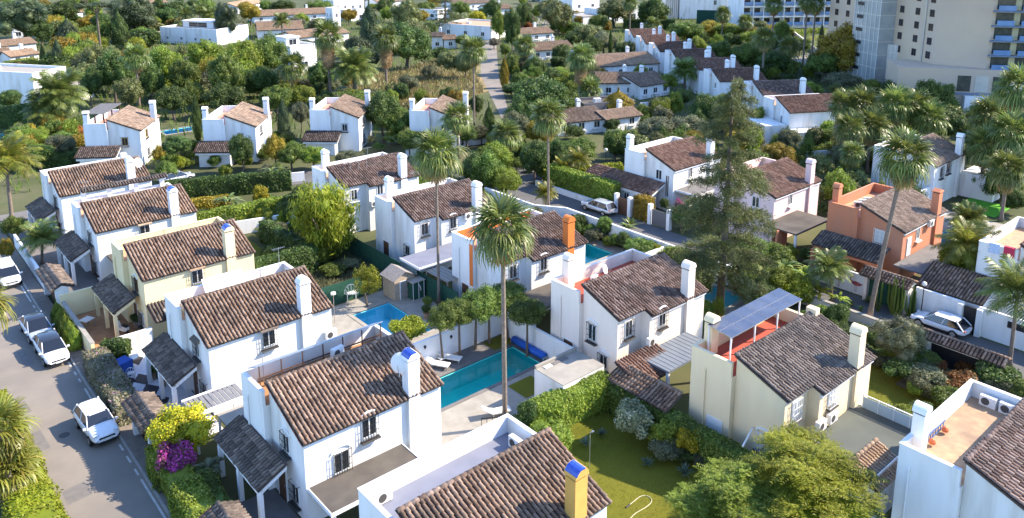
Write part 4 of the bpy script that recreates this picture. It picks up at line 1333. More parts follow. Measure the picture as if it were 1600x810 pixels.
# ------------------------------------------------------------------ planting, far to near
# (kind, u, v, half width px, half height px, height of the middle m, material, label)
T_ = [
 # top left woods
 ('fine', 34, 24, 44, 34, 9, L_PINE, "large dark pine at the top left corner"),
 ('broad', 95, 12, 26, 14, 7, L_DARK, "dark rounded tree right of the corner pine at the top edge"),
 ('pine', 150, 10, 30, 14, 15, L_PINE, "tall umbrella pine with a bare slanting trunk at top left"),
 ('fine', 207, 8, 42, 24, 11, L_PINE, "wide dark umbrella pine above the fat cypress"),
 ('cypress', 185, 38, 15, 27, 7, L_DARK, "fat rounded cypress in the top left woods"),
 ('cypress', 106, 52, 20, 30, 6, L_PINE, "broad dark conifer left of the fat cypress"),
 ('cypress', 90, 82, 10, 30, 5.5, L_PINE, "slim dark conifer standing above the flat white villa"),
 ('cypress', 124, 72, 5, 19, 5, L_DARK, "thin dark cypress in the hillside hedge, tallest of three"),
 ('cypress', 109, 76, 4, 16, 4.5, L_DARK, "thin dark cypress in the hillside hedge, left of three"),
 ('cypress', 138, 68, 5, 17, 5, L_DARK, "thin dark cypress in the hillside hedge, right of three"),
 ('cypress', 66, 80, 5, 17, 4.5, L_DARK, "small cypress beside the tan roofed bungalows"),
 ('broad', 62, 46, 20, 16, 5, L_DARK, "dark leafy tree below the corner pine"),
 ('broad', 80, 30, 18, 10, 5, L_GOLD, "sunlit yellow green bush patch beside the corner pine"),
 ('broad', 262, 26, 17, 18, 5, L_DARK, "round dark tree above the white villa with roof lights"),
 ('broad', 236, 34, 16, 12, 4, L_BRIGHT, "bright green bushes left of the round dark tree"),
 ('broad', 228, 52, 22, 12, 4, L_MID, "leafy bush in front of the far white villa's left end"),
 ('broad', 145, 50, 18, 14, 5, L_MID, "sunlit bushy tree between conifer and cypress at top left"),
 ('airy', 160, 44, 14, 16, 6, L_MID, "thin airy tree with a pale bent trunk left of the cypress"),
 ('fine', 352, 24, 22, 26, 8, L_PINE, "dark pine above the right end of the far white villa"),
 ('broad', 390, 14, 20, 14, 6, L_GOLD, "yellow green tree at the top edge right of the dark pine"),
 ('broad', 275, 8, 20, 10, 6, L_DARK, "dark tree at the top edge above the palms"),
 ('broad', 320, 6, 18, 10, 6, L_MID, "green tree at the top edge above the small palms"),
 ('broad', 248, 8, 10, 14, 6, L_DARK, "dark upright tree at the top edge"),
 ('shrub', 35, 100, 30, 10, 1.6, L_BRIGHT, "bright shrub bed in front of the tan roofed bungalows"),
 ('shrub', 20, 108, 24, 10, 1.6, L_GOLD, "yellowish shrub below the lowest tan bungalow roof"),
 ('broad', 152, 90, 26, 26, 6, L_PINE2, "grey green tree mass above the left feather palm"),
 ('broad', 176, 112, 30, 36, 6, L_DARK, "huge dark tree behind the timber pergola"),
 ('broad', 140, 126, 18, 26, 5, L_DARK, "dark tree between the flat villa and the huge dark tree"),
 ('broad', 200, 136, 22, 22, 5, L_PINE2, "dull green tree at the foot of the fan palm left"),
 ('broad', 212, 70, 18, 16, 6, L_LIME, "lime green tree top behind the left fan palm"),
 ('broad', 236, 122, 22, 24, 5, L_DARK, "dark shaded tree right of the left fan palm"),
 ('broad', 262, 92, 28, 26, 7, L_BRIGHT, "sunlit large leaved tree below the far white villa, left one"),
 ('broad', 286, 112, 26, 28, 6, L_MID, "green tree between the sunlit large leaved trees"),
 ('broad', 322, 82, 28, 26, 7, L_BRIGHT, "sunlit large leaved tree below the far white villa, middle one"),
 ('broad', 350, 110, 30, 30, 7, L_MID, "big green tree above the second rotated house"),
 ('broad', 385, 88, 30, 30, 7, L_BRIGHT, "sunlit large leaved tree below the far white villa, right one"),
 ('broad', 420, 84, 30, 34, 7, L_MID, "big green tree left of the far fan palm"),
 ('broad', 408, 122, 26, 24, 5, L_DARK, "dark green tree below the big green trees"),
 ('broad', 352, 148, 34, 20, 4, L_DARK, "dark leafy mass behind the second rotated house"),
 ('broad', 270, 152, 28, 20, 4, L_DARK, "dark shaded trees behind the first rotated house"),
 ('broad', 300, 140, 18, 18, 4, L_MID, "green tree left of the slim cypress"),
 ('cypress', 306, 172, 8, 36, 5.2, L_DARK, "tall slim cypress between the first two rotated houses"),
 ('cypress', 442, 176, 11, 30, 4.6, L_PINE, "dense dark cypress between second and third rotated houses"),
 ('broad', 470, 178, 14, 22, 3, L_OLIVE, "dull upright bush beside the third rotated house"),
 # top middle
 ('cypress', 577, 30, 18, 36, 10, L_PINE, "tall dark blue green conifer at top centre left"),
 ('fine', 635, 14, 28, 20, 9, L_PINE2, "feathery olive pine right of the tall dark conifer"),
 ('broad', 634, 70, 42, 36, 6, L_DARK, "very large rounded dark tree at the edge of the dry plot"),
 ('broad', 650, 46, 28, 18, 6.5, L_PINE2, "sunlit top of the rounded tree mass beside the dry plot"),
 ('broad', 556, 72, 24, 20, 4.5, L_PINE, "dark tree between the two skirted palms"),
 ('broad', 572, 92, 22, 22, 3.4, L_PINE, "shaded tree behind the big feather palm"),
 ('broad', 500, 120, 24, 26, 3.4, L_DARK, "dark tree right of the small white modern house"),
 ('broad', 478, 70, 22, 9, 3, L_PINE, "dark clipped tree hedge above the small white modern house"),
 ('broad', 470, 148, 24, 20, 3, L_BRIGHT, "bright leafy shrubs below the small white modern house"),
 ('broad', 430, 150, 26, 20, 4, L_MID, "green bushes behind the dense dark cypress"),
 ('broad', 598, 172, 30, 32, 5, L_DARK, "big dark bush tree right of the third rotated house"),
 ('broad', 620, 185, 24, 22, 4, L_MID, "green bush beside the big dark bush tree"),
 ('broad', 548, 150, 26, 14, 2.5, L_MID, "low green bushes above the third rotated house"),
 ('round', 700, 96, 20, 18, 4, L_PINE2, "round headed small tree in the dry plot"),
 ('broad', 726, 98, 18, 20, 4, L_PINE2, "leafy olive tree at the right edge of the dry plot"),
 ('broad', 640, 130, 18, 16, 2.4, L_OLIVE, "grey green bush in the dry plot"),
 ('broad', 672, 112, 14, 14, 2.4, L_OLIVE, "small dull bush at the far edge of the dry plot"),
 ('shrub', 715, 150, 16, 8, 1.5, L_YELLOW, "yellow flowering bush behind the fourth rotated house"),
 ('broad', 744, 160, 14, 12, 2.6, L_DARK, "dark bush left of the pale straight road"),
 ('cypress', 764, 182, 11, 24, 3.6, L_DARK, "broad pointed evergreen beside the pale straight road"),
 ('broad', 752, 204, 14, 12, 2.2, L_OLIVE, "grey green bush at the near end of the pale road"),
 ('broad', 745, 24, 14, 9, 4, L_YELLOW, "yellow flowering tree at the top above the pale road"),
 ('broad', 780, 30, 14, 14, 7, L_BRIGHT, "bright umbrella shaped tree right of the flat tan roof"),
 ('broad', 688, 82, 14, 10, 3, L_DARK, "dark bush below the small pyramid roofed house"),
 ('broad', 725, 62, 14, 10, 2.5, L_MID, "green bush in front of the flat tan roofed building"),
 ('cypress', 788, 108, 8, 26, 4, L_GOLD, "golden columnar shrub on the right side of the pale road"),
 ('broad', 772, 66, 10, 8, 2, L_MAUVE, "mauve flowering bush at the far end of the pale road"),
 ('broad', 790, 78, 10, 12, 2.5, L_MID, "green bush right of the pale road"),
 ('broad', 812, 150, 12, 20, 3, L_MID, "green bush at the right verge of the pale road"),
 ('broad', 800, 40, 14, 34, 9, L_DARK, "tall dark trees beside the far short road"),
 # upper right
 ('broad', 872, 22, 26, 24, 7, L_PINE2, "round olive brown tree at the top right of the far road"),
 ('broad', 860, 8, 20, 12, 7, L_PINE2, "olive tree at the top edge beside the far road"),
 ('broad', 818, 20, 14, 22, 7, L_DARK, "dark tree left of the far short road"),
 ('shrub', 822, 40, 10, 8, 1.5, L_RUST, "rust coloured shrub beside the far short road"),
 ('broad', 828, 30, 10, 10, 3, L_OLIVE, "olive tree beside the far short road"),
 ('broad', 890, 42, 22, 12, 3, L_MID, "green garden trees below the round olive brown tree"),
 ('broad', 918, 52, 26, 18, 4, L_PINE2, "olive green tree in front of the white modern villas"),
 ('broad', 935, 36, 16, 16, 4, L_MID, "green tree left of the dark windowed white villa"),
 ('broad', 944, 62, 22, 14, 4, L_OLIVE, "grey green tree above the tan hipped bungalow"),
 ('cypress', 954, 62, 4, 22, 4.5, L_DARK, "thin dark cypress left of the stepped row"),
 ('broad', 975, 74, 14, 12, 3.5, L_DARK, "dark rounded bush at the far foot of the stepped row"),
 ('broad', 985, 72, 10, 10, 3, L_PINE, "small dark tree against the first stepped house wall"),
 ('broad', 1020, 10, 26, 16, 8, L_DARK, "dark tree group at the top edge left of the white hotel"),
 ('broad', 960, 6, 30, 10, 8, L_PINE2, "olive trees at the top edge above the dark windowed villa"),
 ('broad', 1022, 28, 18, 10, 3, L_OLIVE, "olive shrub above the clipped hedge strip"),
 ('broad', 1075, 46, 28, 14, 4, L_MID, "green palm like bushes below the green tarpaulin"),
 ('broad', 1110, 44, 26, 12, 4, L_GOLD, "yellow green bushes below the green tarpaulin"),
 ('broad', 1145, 48, 28, 14, 4, L_BRIGHT, "bright green bushes above the round clipped trees"),
 ('broad', 1128, 78, 22, 20, 4.5, L_MID, "round green tree right of the stepped row, left one"),
 ('broad', 1165, 86, 26, 22, 4.5, L_MID, "round green tree right of the stepped row, right one"),
 ('broad', 1180, 60, 26, 14, 3.5, L_BRIGHT, "bright hedge like trees near the hotel lawn"),
 ('broad', 1185, 110, 16, 12, 3, L_DARK, "dark bush behind the nearest stepped houses"),
 ('broad', 845, 145, 48, 34, 6, L_DARK, "broad dark green tree left of the conical yellow hedge"),
 ('broad', 880, 155, 26, 24, 4, L_MID, "green bush right side of the broad dark tree"),
 ('broad', 815, 172, 26, 24, 5, L_DARK, "dark lower tree left of the near tall palm"),
 ('broad', 805, 190, 22, 22, 4, L_OLIVE, "dull tree behind the lane bend"),
 ('broad', 850, 195, 26, 18, 4, L_GOLD, "yellowish bush beside the low tan roof"),
 ('cypress', 966, 158, 28, 22, 3, L_GOLD, "wide conical golden hedge in front of the hipped bungalow"),
 ('broad', 1005, 172, 16, 10, 2, L_MID, "green shrub right of the conical golden hedge"),
 ('broad', 1028, 162, 14, 12, 2.4, L_OLIVE, "grey shrub by the white garden wall"),
 ('broad', 1030, 192, 34, 14, 4, L_OLIVE, "long grey green tree mass behind the long porch house, left"),
 ('broad', 1080, 192, 34, 14, 4, L_OLIVE, "long grey green tree mass behind the long porch house, right"),
 ('broad', 1000, 118, 16, 20, 3, L_BRIGHT, "bright bush between the bungalows and the stepped row"),
 ('broad', 1040, 128, 18, 14, 2.5, L_BRIGHT, "sunny bush below the stepped row's third house"),
 ('broad', 1100, 165, 24, 26, 4, L_DARK, "dark tree below the small brown roofed house"),
 ('broad', 1125, 160, 18, 16, 4, L_BRIGHT, "bright tree top beside the tall sparse conifer"),
 ('broad', 1322, 70, 44, 34, 8, L_GOLD, "big golden green tree left of the hotel glass stair"),
 ('broad', 1288, 100, 30, 22, 4, L_MID, "green tree below the golden green tree"),
 ('broad', 1250, 70, 14, 12, 3, L_DARK, "small dark tree by the hotel lawn"),
 ('cypress', 1284, 50, 5, 20, 6, L_PINE, "slim dark cypress left of the hotel, left of two"),
 ('cypress', 1298, 46, 5, 20, 6, L_PINE, "slim dark cypress left of the hotel, right of two"),
 ('broad', 1210, 96, 26, 18, 4, L_DARK, "dark garden tree beside the stepped row's end"),
 ('broad', 1222, 50, 14, 26, 7, L_MID, "tall green tree left of the hotel lawn"),
 ('cypress', 1250, 116, 8, 18, 3.4, L_PINE, "small dark conifer above the plain reddish roof"),
 ('broad', 1262, 138, 22, 12, 2.2, L_BRIGHT, "bright shrubs behind the plain reddish roof"),
 ('broad', 1320, 128, 32, 16, 3, L_OLIVE, "pale olive bushes at the hotel annex foot"),
 ('broad', 1450, 142, 22, 26, 5, L_MID, "airy green tree in front of the hotel podium"),
 # second lane surroundings
 ('broad', 640, 215, 20, 16, 3, L_MID, "green shrubs in front of the fourth rotated house"),
 ('broad', 745, 262, 30, 26, 3.2, L_DARK, "dark clipped trees behind the second middle house"),
 ('broad', 780, 240, 26, 22, 3.5, L_BRIGHT, "bright leafy tree beside the lane bend"),
 ('broad', 790, 280, 24, 24, 2.6, L_BRIGHT, "sunlit bush at the corner of the lane"),
 ('broad', 835, 240, 24, 26, 4, L_DARK, "dark hedge tree at the far side of the lane bend, left"),
 ('broad', 868, 236, 20, 22, 3.5, L_DARK, "dark hedge tree at the far side of the lane bend, middle"),
 ('broad', 905, 232, 26, 20, 3, L_MID, "green hedge tree beyond the lane bend, right"),
 ('broad', 962, 215, 22, 20, 3.5, L_MID, "tree beside the far chimney of the long porch house"),
 ('broad', 1065, 335, 18, 16, 1.8, L_MID, "leafy shrub by the lane gate of the long porch house"),
 ('shrub', 1062, 318, 9, 8, 1.8, L_PINK, "dark red flowering shrub by the lane gate"),
 ('round', 1038, 318, 8, 10, 1.6, L_DARK, "ball shaped tree in the yard of the long porch house"),
 ('broad', 1175, 205, 22, 20, 4, L_PINE2, "olive tree behind the tall sparse conifer"),
 ('broad', 1218, 236, 26, 16, 3, L_GOLD, "golden bush behind the pinkish house"),
 ('broad', 1310, 295, 26, 34, 3, L_BRIGHT, "bright bush between pinkish and salmon houses"),
 ('broad', 1208, 400, 30, 22, 2.4, L_MID, "leafy garden bush below the tall sparse conifer"),
 ('broad', 1235, 440, 26, 18, 1.8, L_MID, "green shrub left of the flamingo wall"),
 ('broad', 1190, 455, 22, 18, 1.8, L_DARK, "dark shrub behind the solar pergola"),
 ('broad', 1100, 480, 20, 14, 1.5, L_MID, "shrub beside the turquoise pool behind the conifer"),
 ('round', 945, 352, 14, 16, 1.6, L_MID, "square clipped shrub inside the white lane wall"),
 ('broad', 910, 345, 10, 12, 1.4, L_DARK, "dark shrub beside the orange chimney"),
 ('broad', 1000, 385, 26, 14, 1.2, L_MID, "low planting inside the white lane wall"),
 ('broad', 975, 372, 14, 12, 1.4, L_DARK, "dark leafy plant inside the white lane wall"),
 # left gardens
 ('broad', 22, 240, 26, 22, 2.5, L_GOLD, "yellow green bush at the left edge above the street"),
 ('broad', 60, 238, 24, 18, 2.5, L_MID, "green garden bush at left behind the far street house"),
 ('broad', 95, 225, 22, 18, 2.6, L_OLIVE, "dull bush left of the first rotated house"),
 ('shrub', 112, 205, 18, 8, 1.2, L_RUST, "orange flowering shrub left of the first rotated house"),
 ('broad', 45, 215, 26, 14, 2, L_BRIGHT, "bright bushes in front of the left pool strip"),
 ('round', 275, 228, 24, 18, 4.0, L_DARK, "clipped umbrella shaped tree between the rotated houses"),
 ('broad', 377, 230, 19, 26, 3.6, L_DARK, "glossy dark round tree in front of the second rotated house"),
 ('broad', 430, 232, 18, 24, 3, L_GOLD, "golden green bush right of the second rotated house"),
 ('broad', 455, 238, 24, 18, 2.6, L_MID, "green bush in front of the third rotated house, left"),
 ('broad', 490, 240, 24, 16, 2.4, L_BRIGHT, "bright bush in front of the third rotated house, right"),
 ('broad', 545, 245, 22, 12, 1.8, L_OLIVE, "olive bushes behind the farthest middle house"),
 ('broad', 260, 262, 18, 12, 2.0, L_MID, "green shrub behind the far street house"),
 ('weep', 508, 340, 62, 74, 4.2, L_LIME, "big bright yellow green drooping tree in the middle gardens"),
 ('broad', 470, 300, 16, 16, 2.5, L_DARK, "dark bush behind the bright drooping tree"),
 ('shrub', 408, 302, 12, 14, 1.8, L_YELLOW, "small yellow tree in the back garden"),
 ('airy', 572, 432, 26, 24, 2.8, L_LIME, "small pale leaved tree beside the timber shed"),
 ('shrub', 636, 516, 30, 24, 1.5, L_LIME, "lime green bush at the end of the blue pool"),
 ('shrub', 470, 415, 22, 10, .6, L_OLIVE, "pale weeds in the shaded plot, left"),
 ('shrub', 520, 420, 20, 9, .6, L_MID, "green weeds in the shaded plot, middle"),
 ('shrub', 545, 412, 16, 9, .5, L_OLIVE, "pale weeds in the shaded plot, right"),
 ('broad', 22, 352, 18, 20, 2.0, L_MID, "green bush on the left verge of the far street"),
 ('broad', 8, 385, 12, 18, 1.8, L_GOLD, "yellowish bush at the left edge by the far street"),
 # street side
 ('broad', 280, 662, 50, 34, 2.7, L_YELLOW, "bright yellow flowering mimosa over the garden gate"),
 ('shrub', 272, 706, 30, 20, 2.2, L_PINK, "magenta bougainvillea on the street hedge"),
 # lawn garden
 ('round', 858, 684, 40, 30, 1.1, L_BRIGHT, "dome clipped yellow green bush behind the nearest roof"),
 ('shrub', 990, 660, 30, 32, 1.5, L_SILVER, "white variegated round shrub by the lawn"),
 ('shrub', 1036, 676, 22, 22, 1.2, L_BRIGHT, "bright green shrub beside the variegated shrub"),
 ('shrub', 1078, 688, 22, 24, 1.3, L_YELLOW, "golden croton like shrub by the lawn"),
 ('shrub', 1040, 698, 26, 14, .8, L_OLIVE, "low grey green shrub by the lawn"),
 ('shrub', 820, 650, 22, 26, 1.6, L_DARK, "dark shrub at the end of the lawn hedge by the palm"),
 ('shrub', 800, 690, 24, 20, .9, L_OLIVE, "dry looking grey shrub beside the tall palm foot"),
 ('feather', 1262, 735, 96, 52, 4.6, L_LIME, "large feathery light green tree in the right foreground"),
 ('feather', 1165, 765, 78, 46, 3.6, L_BRIGHT, "lower feathery tree left of the large foreground tree"),
 ('feather', 1100, 795, 56, 34, 2.6, L_BRIGHT, "small feathery shrub tree at the bottom edge"),
 ('feather', 1300, 795, 70, 34, 3.2, L_LIME, "feathery branches at the bottom edge below the large foreground tree"),
 ('fine', 1408, 530, 42, 40, 2.3, L_OLIVE, "round grey green olive like bush behind the yellow house chimney"),
 ('shrub', 1410, 580, 26, 18, 1.0, L_DARK, "dark shrub at the foot of the olive like bush"),
 ('shrub', 1450, 590, 34, 20, .9, L_OLIVE, "dull garden shrub right of the side lawn, upper"),
 ('shrub', 1500, 600, 30, 18, .9, L_RUST, "rust orange leafed shrub bed near the right house"),
 ('shrub', 1480, 620, 26, 16, .9, L_MID, "green shrub bed near the right house chimney"),
 ('shrub', 1560, 588, 34, 22, 1.2, L_DARK, "dark shrub below the right lane wall"),
 ('shrub', 1600, 612, 26, 20, 1.2, L_MID, "green shrub at the right edge below the lane wall"),
 ('shrub', 1412, 645, 20, 12, .7, L_BRIGHT, "bright green low shrub left of the right chimney"),
 ('shrub', 1362, 652, 14, 10, .5, L_RUST, "reddish bed at the foot of the yellow house"),
 ('shrub', 1440, 640, 18, 14, .8, L_DARK, "dark leafy shrub left of the right white chimney"),
 ('shrub', 1385, 715, 20, 14, .9, L_DARK, "dark shrub beside the glass balustrade"),
 ('broad', 1505, 405, 36, 30, 3.2, L_LIME, "yellow green leafy tree behind the tiled gate, right"),
 ('broad', 1560, 440, 26, 22, 2.6, L_GOLD, "golden bush under the right feather palm"),
 ('broad', 1240, 300 - 60, 20, 14, 2.5, L_MID, "green bush behind the pinkish roof"),
 ('broad', 1480, 190, 30, 24, 4, L_DARK, "dark palm garden undergrowth behind the right white house"),
 ('broad', 1560, 230, 30, 26, 4, L_MID, "leafy undergrowth of the right palm grove, upper"),
 ('broad', 1570, 285, 30, 26, 3, L_DARK, "dark undergrowth of the right palm grove, lower"),
 ('broad', 1400, 170, 30, 20, 4, L_MID, "green undergrowth of the palm cluster below the hotel"),
 ('broad', 1350, 185, 26, 18, 4, L_DARK, "dark undergrowth of the palm cluster below the hotel"),
 # fill of the far gardens
 ('broad', 15, 150, 18, 12, 3, L_DARK, "dark bush left of the flat white villa"),
 ('broad', 470, 28, 14, 8, 3, L_BRIGHT, "bright tree between the far tan roofs"),
 ('broad', 440, 6, 20, 8, 5, L_DARK, "dark tree at the top edge above the far tan roofs"),
 ('broad', 500, 6, 22, 8, 5, L_MID, "green tree at the top edge above the tan roof strip"),
 ('broad', 545, 22, 14, 10, 4, L_GOLD, "yellow green tree left of the tall dark conifer"),
 ('broad', 600, 6, 14, 10, 6, L_DARK, "dark tree top right of the tall dark conifer"),
 ('broad', 672, 44, 12, 10, 3, L_DARK, "dark bush right of the rounded tree mass"),
 ('broad', 665, 8, 16, 8, 5, L_MID, "green tree at the top edge left of the sparse araucaria"),
 ('broad', 720, 8, 16, 8, 5, L_MID, "green tree at the top edge right of the sparse araucaria"),
 ('broad', 770, 10, 16, 12, 6, L_DARK, "dark tree at the top edge above the pale road"),
 ('broad', 800, 100, 12, 14, 3, L_MID, "green garden bush left of the long tan roof"),
 ('broad', 812, 122, 14, 12, 2.6, L_MID, "green garden bush below the long tan roof, left"),
 ('broad', 872, 112, 22, 8, 2, L_BRIGHT, "low green garden below the long tan roof"),
 ('broad', 895, 60, 14, 10, 3, L_DARK, "dark bush between the tan roofs"),
 ('broad', 925, 128, 14, 14, 3, L_DARK, "dark bush left of the tan hipped bungalow"),
 ('broad', 1065, 148, 20, 12, 2.4, L_MID, "green garden bush in front of the stepped row, near end"),
 ('broad', 1050, 62, 16, 8, 3, L_DARK, "dark bush behind the far stepped houses"),
 ('broad', 1090, 66, 16, 10, 3.4, L_BRIGHT, "sunny bush behind the middle stepped houses"),
 ('broad', 730, 205, 20, 14, 2.6, L_DARK, "dark shrub in front of the fourth rotated house, right"),
 ('broad', 690, 232, 22, 12, 2.2, L_MID, "green shrub behind the second middle house, left"),
 ('broad', 345, 205, 20, 12, 2, L_DARK, "dark shrub behind the second rotated house porch"),
 ('broad', 250, 238, 14, 12, 2, L_GOLD, "golden shrub beside the first rotated house porch"),
]
for t in T_:
    kind, u, v, ru, rv, hc, m_, lab = t
    cat = {'shrub': 'shrub', 'round': 'clipped shrub', 'spiky': 'agave', 'banana': 'plant'}.get(kind, 'tree')
    tree(kind, u, v, ru, rv, hc, m_, lab, cat)

# small standard trees along the white pool wall
for i, (x_, y_, r_) in enumerate(((31.9, 45.0, 1.3), (33.4, 44.9, 1.45), (34.9, 44.9, 1.6), (36.3, 44.9, 1.6), (37.8, 44.5, 1.5), (37.3, 41.6, 1.5))):
    tree('broad', 0, 0, 0, 0, 3.5, L_MID, ["small round standard tree on the pool wall, leftmost of the row", "second small standard tree along the pool wall", "third small standard tree along the pool wall", "fourth small standard tree along the pool wall",
         "small standard tree at the corner of the pool wall, right of the palm", "round standard tree with drooping twigs beside the blue pool cover"][i], "tree", xy=(x_, y_), r3=(r_, 1.35), name="standard_tree")
# topiary cones on the pavement
for i, y_ in enumerate((70.3, 68.9, 67.5, 66.2, 64.9)):
    tree('cypress', 0, 0, 0, 0, 1.15, L_BRIGHT, "clipped green cone shrub on the pavement, %s of five from the far end" % ["first", "second", "third", "fourth", "fifth"][i], "clipped shrub",
         xy=(11.45, y_), r3=(.62, 1.15), name="topiary_cone", group="row of clipped cones on the pavement")
# agaves and spiky plants
for i, (u, v, r_, lab) in enumerate(((1070, 736, 19, "blue grey agave by the lawn, leftmost"), (1012, 722, 15, "blue grey agave near the variegated shrub"), (1112, 748, 20, "blue grey agave by the lawn, lowest"),
        (1136, 738, 15, "blue grey agave by the lawn, rightmost"), (915, 690, 14, "grey spiky plant under the lawn hedge, left"), (940, 676, 13, "grey spiky plant under the lawn hedge, right"),
        (1478, 600, 30, "spiky yucca clump near the right house"), (1395, 640, 18, "dark cycad like spiky plant by the side lawn"), (1358, 470, 14, "spiky plant at the foot of the leaning palm"), (1330, 476, 12, "spiky plant below the flamingo wall, left"), (1345, 482, 10, "spiky plant below the flamingo wall, right"),
        (985, 352, 20, "arching cycad inside the white lane wall"))):
    tree('spiky', u, v, r_, r_, .3, L_AGAVE if i < 6 else L_PALM, lab, "agave", name="agave" if i < 6 else "spiky_plant")
for i, (u, v, r_, hc, lab) in enumerate(((357, 305, 24, 2.6, "tall strelitzia clump in the left back gardens, left"), (372, 318, 20, 1.8, "strelitzia clump in the left back gardens, right"), (425, 262, 20, 2.6, "pale banana plant left of the farthest middle house"), (790, 290, 18, 1.8, "banana plant beside the second middle house"), (1290, 420, 26, 2.2, "broad leafed banana plants left of the flamingo wall"), (1260, 452, 20, 1.6, "banana plant behind the solar pergola"),
        (325, 722, 26, 1.6, "pale arching plant beside the near porch"), (980, 350, 16, 1.4, "leafy plant inside the lane wall"), (610, 212, 16, 2.2, "banana plant below the big dark bush"))):
    tree('banana', u, v, r_, r_, hc, L_PALM if i != 6 else L_OLIVE, lab, "plant", trunk=False, name="leafy_plant")

# ------------------------------------------------------------------ hedges
hedge("pink tinged clipped hedge along the pavement of the checkered yard", [(11.9, 60.0), (11.75, 52.6)], 1.6, 1.75, L_MAUVE, bump=.08)
hedge("short return of the pink tinged hedge beside the cream house yard", [(12.9, 60.9), (13.7, 60.2)], .9, 1.9, L_DARK)
hedge("large loose green hedge with flowers in front of the near white house", [(11.9, 45.6), (11.8, 37.8)], 1.6, 1.7, L_BRIGHT, bump=.25)
hedge("loose green hedge beside the near porch, inner side", [(13.0, 42.6), (12.9, 38.6)], .9, 1.4, L_MID, bump=.3)
hedge("yellow green hedge at the bottom left corner of the street", [(5.0, 58), (5.2, 36)], 2.2, 1.7, L_LIME, bump=.3)
hedge("tall dark green hedge between pool house and lawn", [(31.6, 33.9), (36.6, 33.3)], 1.3, 2.2, L_BRIGHT, bump=.15)
hedge("dark green hedge along the front of the yellow house", [(37.0, 32.4), (37.2, 21.5)], 1.1, 2.0, L_MID, bump=.15)
hedge("dark tall hedge in the middle back gardens", [(26.2, 66.6), (31.2, 66.4)], 1.6, 2.6, L_DARK)
hedge("dark hedge behind the cream house garden", [(25.8, 74.5), (25.8, 80.5)], 1.2, 2.4, L_DARK)
hedge("long lit hedge behind the second street house", [(26.0, 84.0), (36.5, 83.0)], 1.1, 2.2, L_BRIGHT)
hedge("dark clipped hedge behind the farthest street house", [(29.0, 97.0), (41.5, 91.6)], 1.3, 2.4, L_DARK)
hedge("golden topped hedge above the far street house", [(22.5, 92.3), (33, 89.6)], .9, 1.6, L_GOLD)
hedge("dark hedge beside the bright drooping tree", [(32.4, 67.2), (32.2, 76.4)], 1.2, 2.3, L_DARK)
hedge("dark hedge left of the farthest middle house", [(37.4, 81.8), (46.5, 82.6)], 1.2, 2.6, L_DARK)
hedge("dark tall hedge at left edge below the flat villa", [G(-12, 200), G(58, 198)], 2.0, 3.6, L_DARK)
hedge("clipped hedge along the lane, long one beside the silver car", [(67.3, 70.2), (67.5, 60.6)], 1.5, 3.0, L_BRIGHT, bump=.05, rounded=.1)
hedge("clipped square hedge block between the lane gates", [(67.3, 55.9), (67.3, 55.1)], 1.3, 2.6, L_GOLD, bump=.04, rounded=.1)
hedge("golden clipped hedge behind the long porch house", [(68.5, 72.3), (77.5, 68.6)], 1.2, 1.7, L_LIME, bump=.05)
hedge("clipped hedge strip in front of the far modern villas", [G(980, 44), G(1048, 46)], 2.5, 3.0, L_DARK)
hedge("hedge along the foot of the stepped row gardens", [G(1056, 62), G(1140, 58)], 2.5, 3.0, L_MID)
hedge("long dark hedge right of the plain reddish house", [G(1235, 232), G(1345, 225)], 1.6, 2.4, L_DARK)
hedge("golden edged hedge below the long dark hedge", [G(1258, 246), G(1345, 240)], 1.2, 1.4, L_BRIGHT)
hedge("hotel lawn hedge between the far gardens", [G(1240, 56), G(1282, 52)], 2.0, 1.6, L_BRIGHT)
hedge("dark hedge below the left pool strip", [G(70, 262), G(140, 252)], 1.6, 1.8, L_DARK)
hedge("shaded hedge behind the lane bend", [G(820, 255), G(900, 248)], 1.8, 2.6, L_DARK)
hedge("clipped hedge behind the blue lounger pool in the middle row", [(49.5, 57.3), (58.6, 57.3)], 1.0, 1.9, L_DARK)
hedge("hedge between the middle row gardens above the conifer", [(49.2, 44.6), (58.6, 44.8)], .9, 1.6, L_MID)
hedge("hedge between the yellow house garden and the conifer garden", [(49.5, 29.6), (58.8, 29.6)], .9, 1.6, L_MID)

# ------------------------------------------------------------------ palms
palm('fan', "tall fan palm standing beside the teal pool at photo centre", base_px=(789, 668), top_px=(785, 358), R=2.35, near=True, tr=.17, mat=L_PALM)
palm('fan', "tall slender fan palm in front of the two-window white house", base_px=(686, 478), top_px=(681, 240), R=2.5, near=True, tr=.13)
palm('fan', "leaning tall fan palm in front of the salmon house", base_px=(1357, 505), top_px=(1414, 246), R=2.5, near=True, tr=.2)
palm('fan', "fan palm with slim trunk beside the lane bend", base_px=(857, 335), top_px=(856, 182), R=2.4, near=True, tr=.15)
palm('fan', "fan palm in front of the fourth rotated house", base_px=(717, 248), top_px=(713, 184), R=2.6, near=True, tr=.2)
palm('fan', "fan palm between the dark bushes behind the lane", base_px=(792, 262), top_px=(791, 210), R=2.6, near=True, tr=.2)
palm('fan', "fan palm with pale trunk left of the first rotated house", base_px=(218, 168), top_px=(212, 90), R=2.9, tr=.25)
palm('fan', "grey green fan palm beside the small white modern house", base_px=(458, 168), top_px=(457, 104), R=3.3, tr=.3)
palm('fan_skirt', "tall palm with brown dead skirt, left of two at top centre", base_px=(517, 162), top_px=(511, 55), R=3.4, tr=.28)
palm('fan_skirt', "tall palm with brown dead skirt, right of two at top centre", base_px=(604, 134), top_px=(602, 60), R=3.3, tr=.28)
palm('fan', "very tall thin palm left of the pale straight road", base_px=(741, 205), top_px=(740, 78), R=2.7, tr=.17)
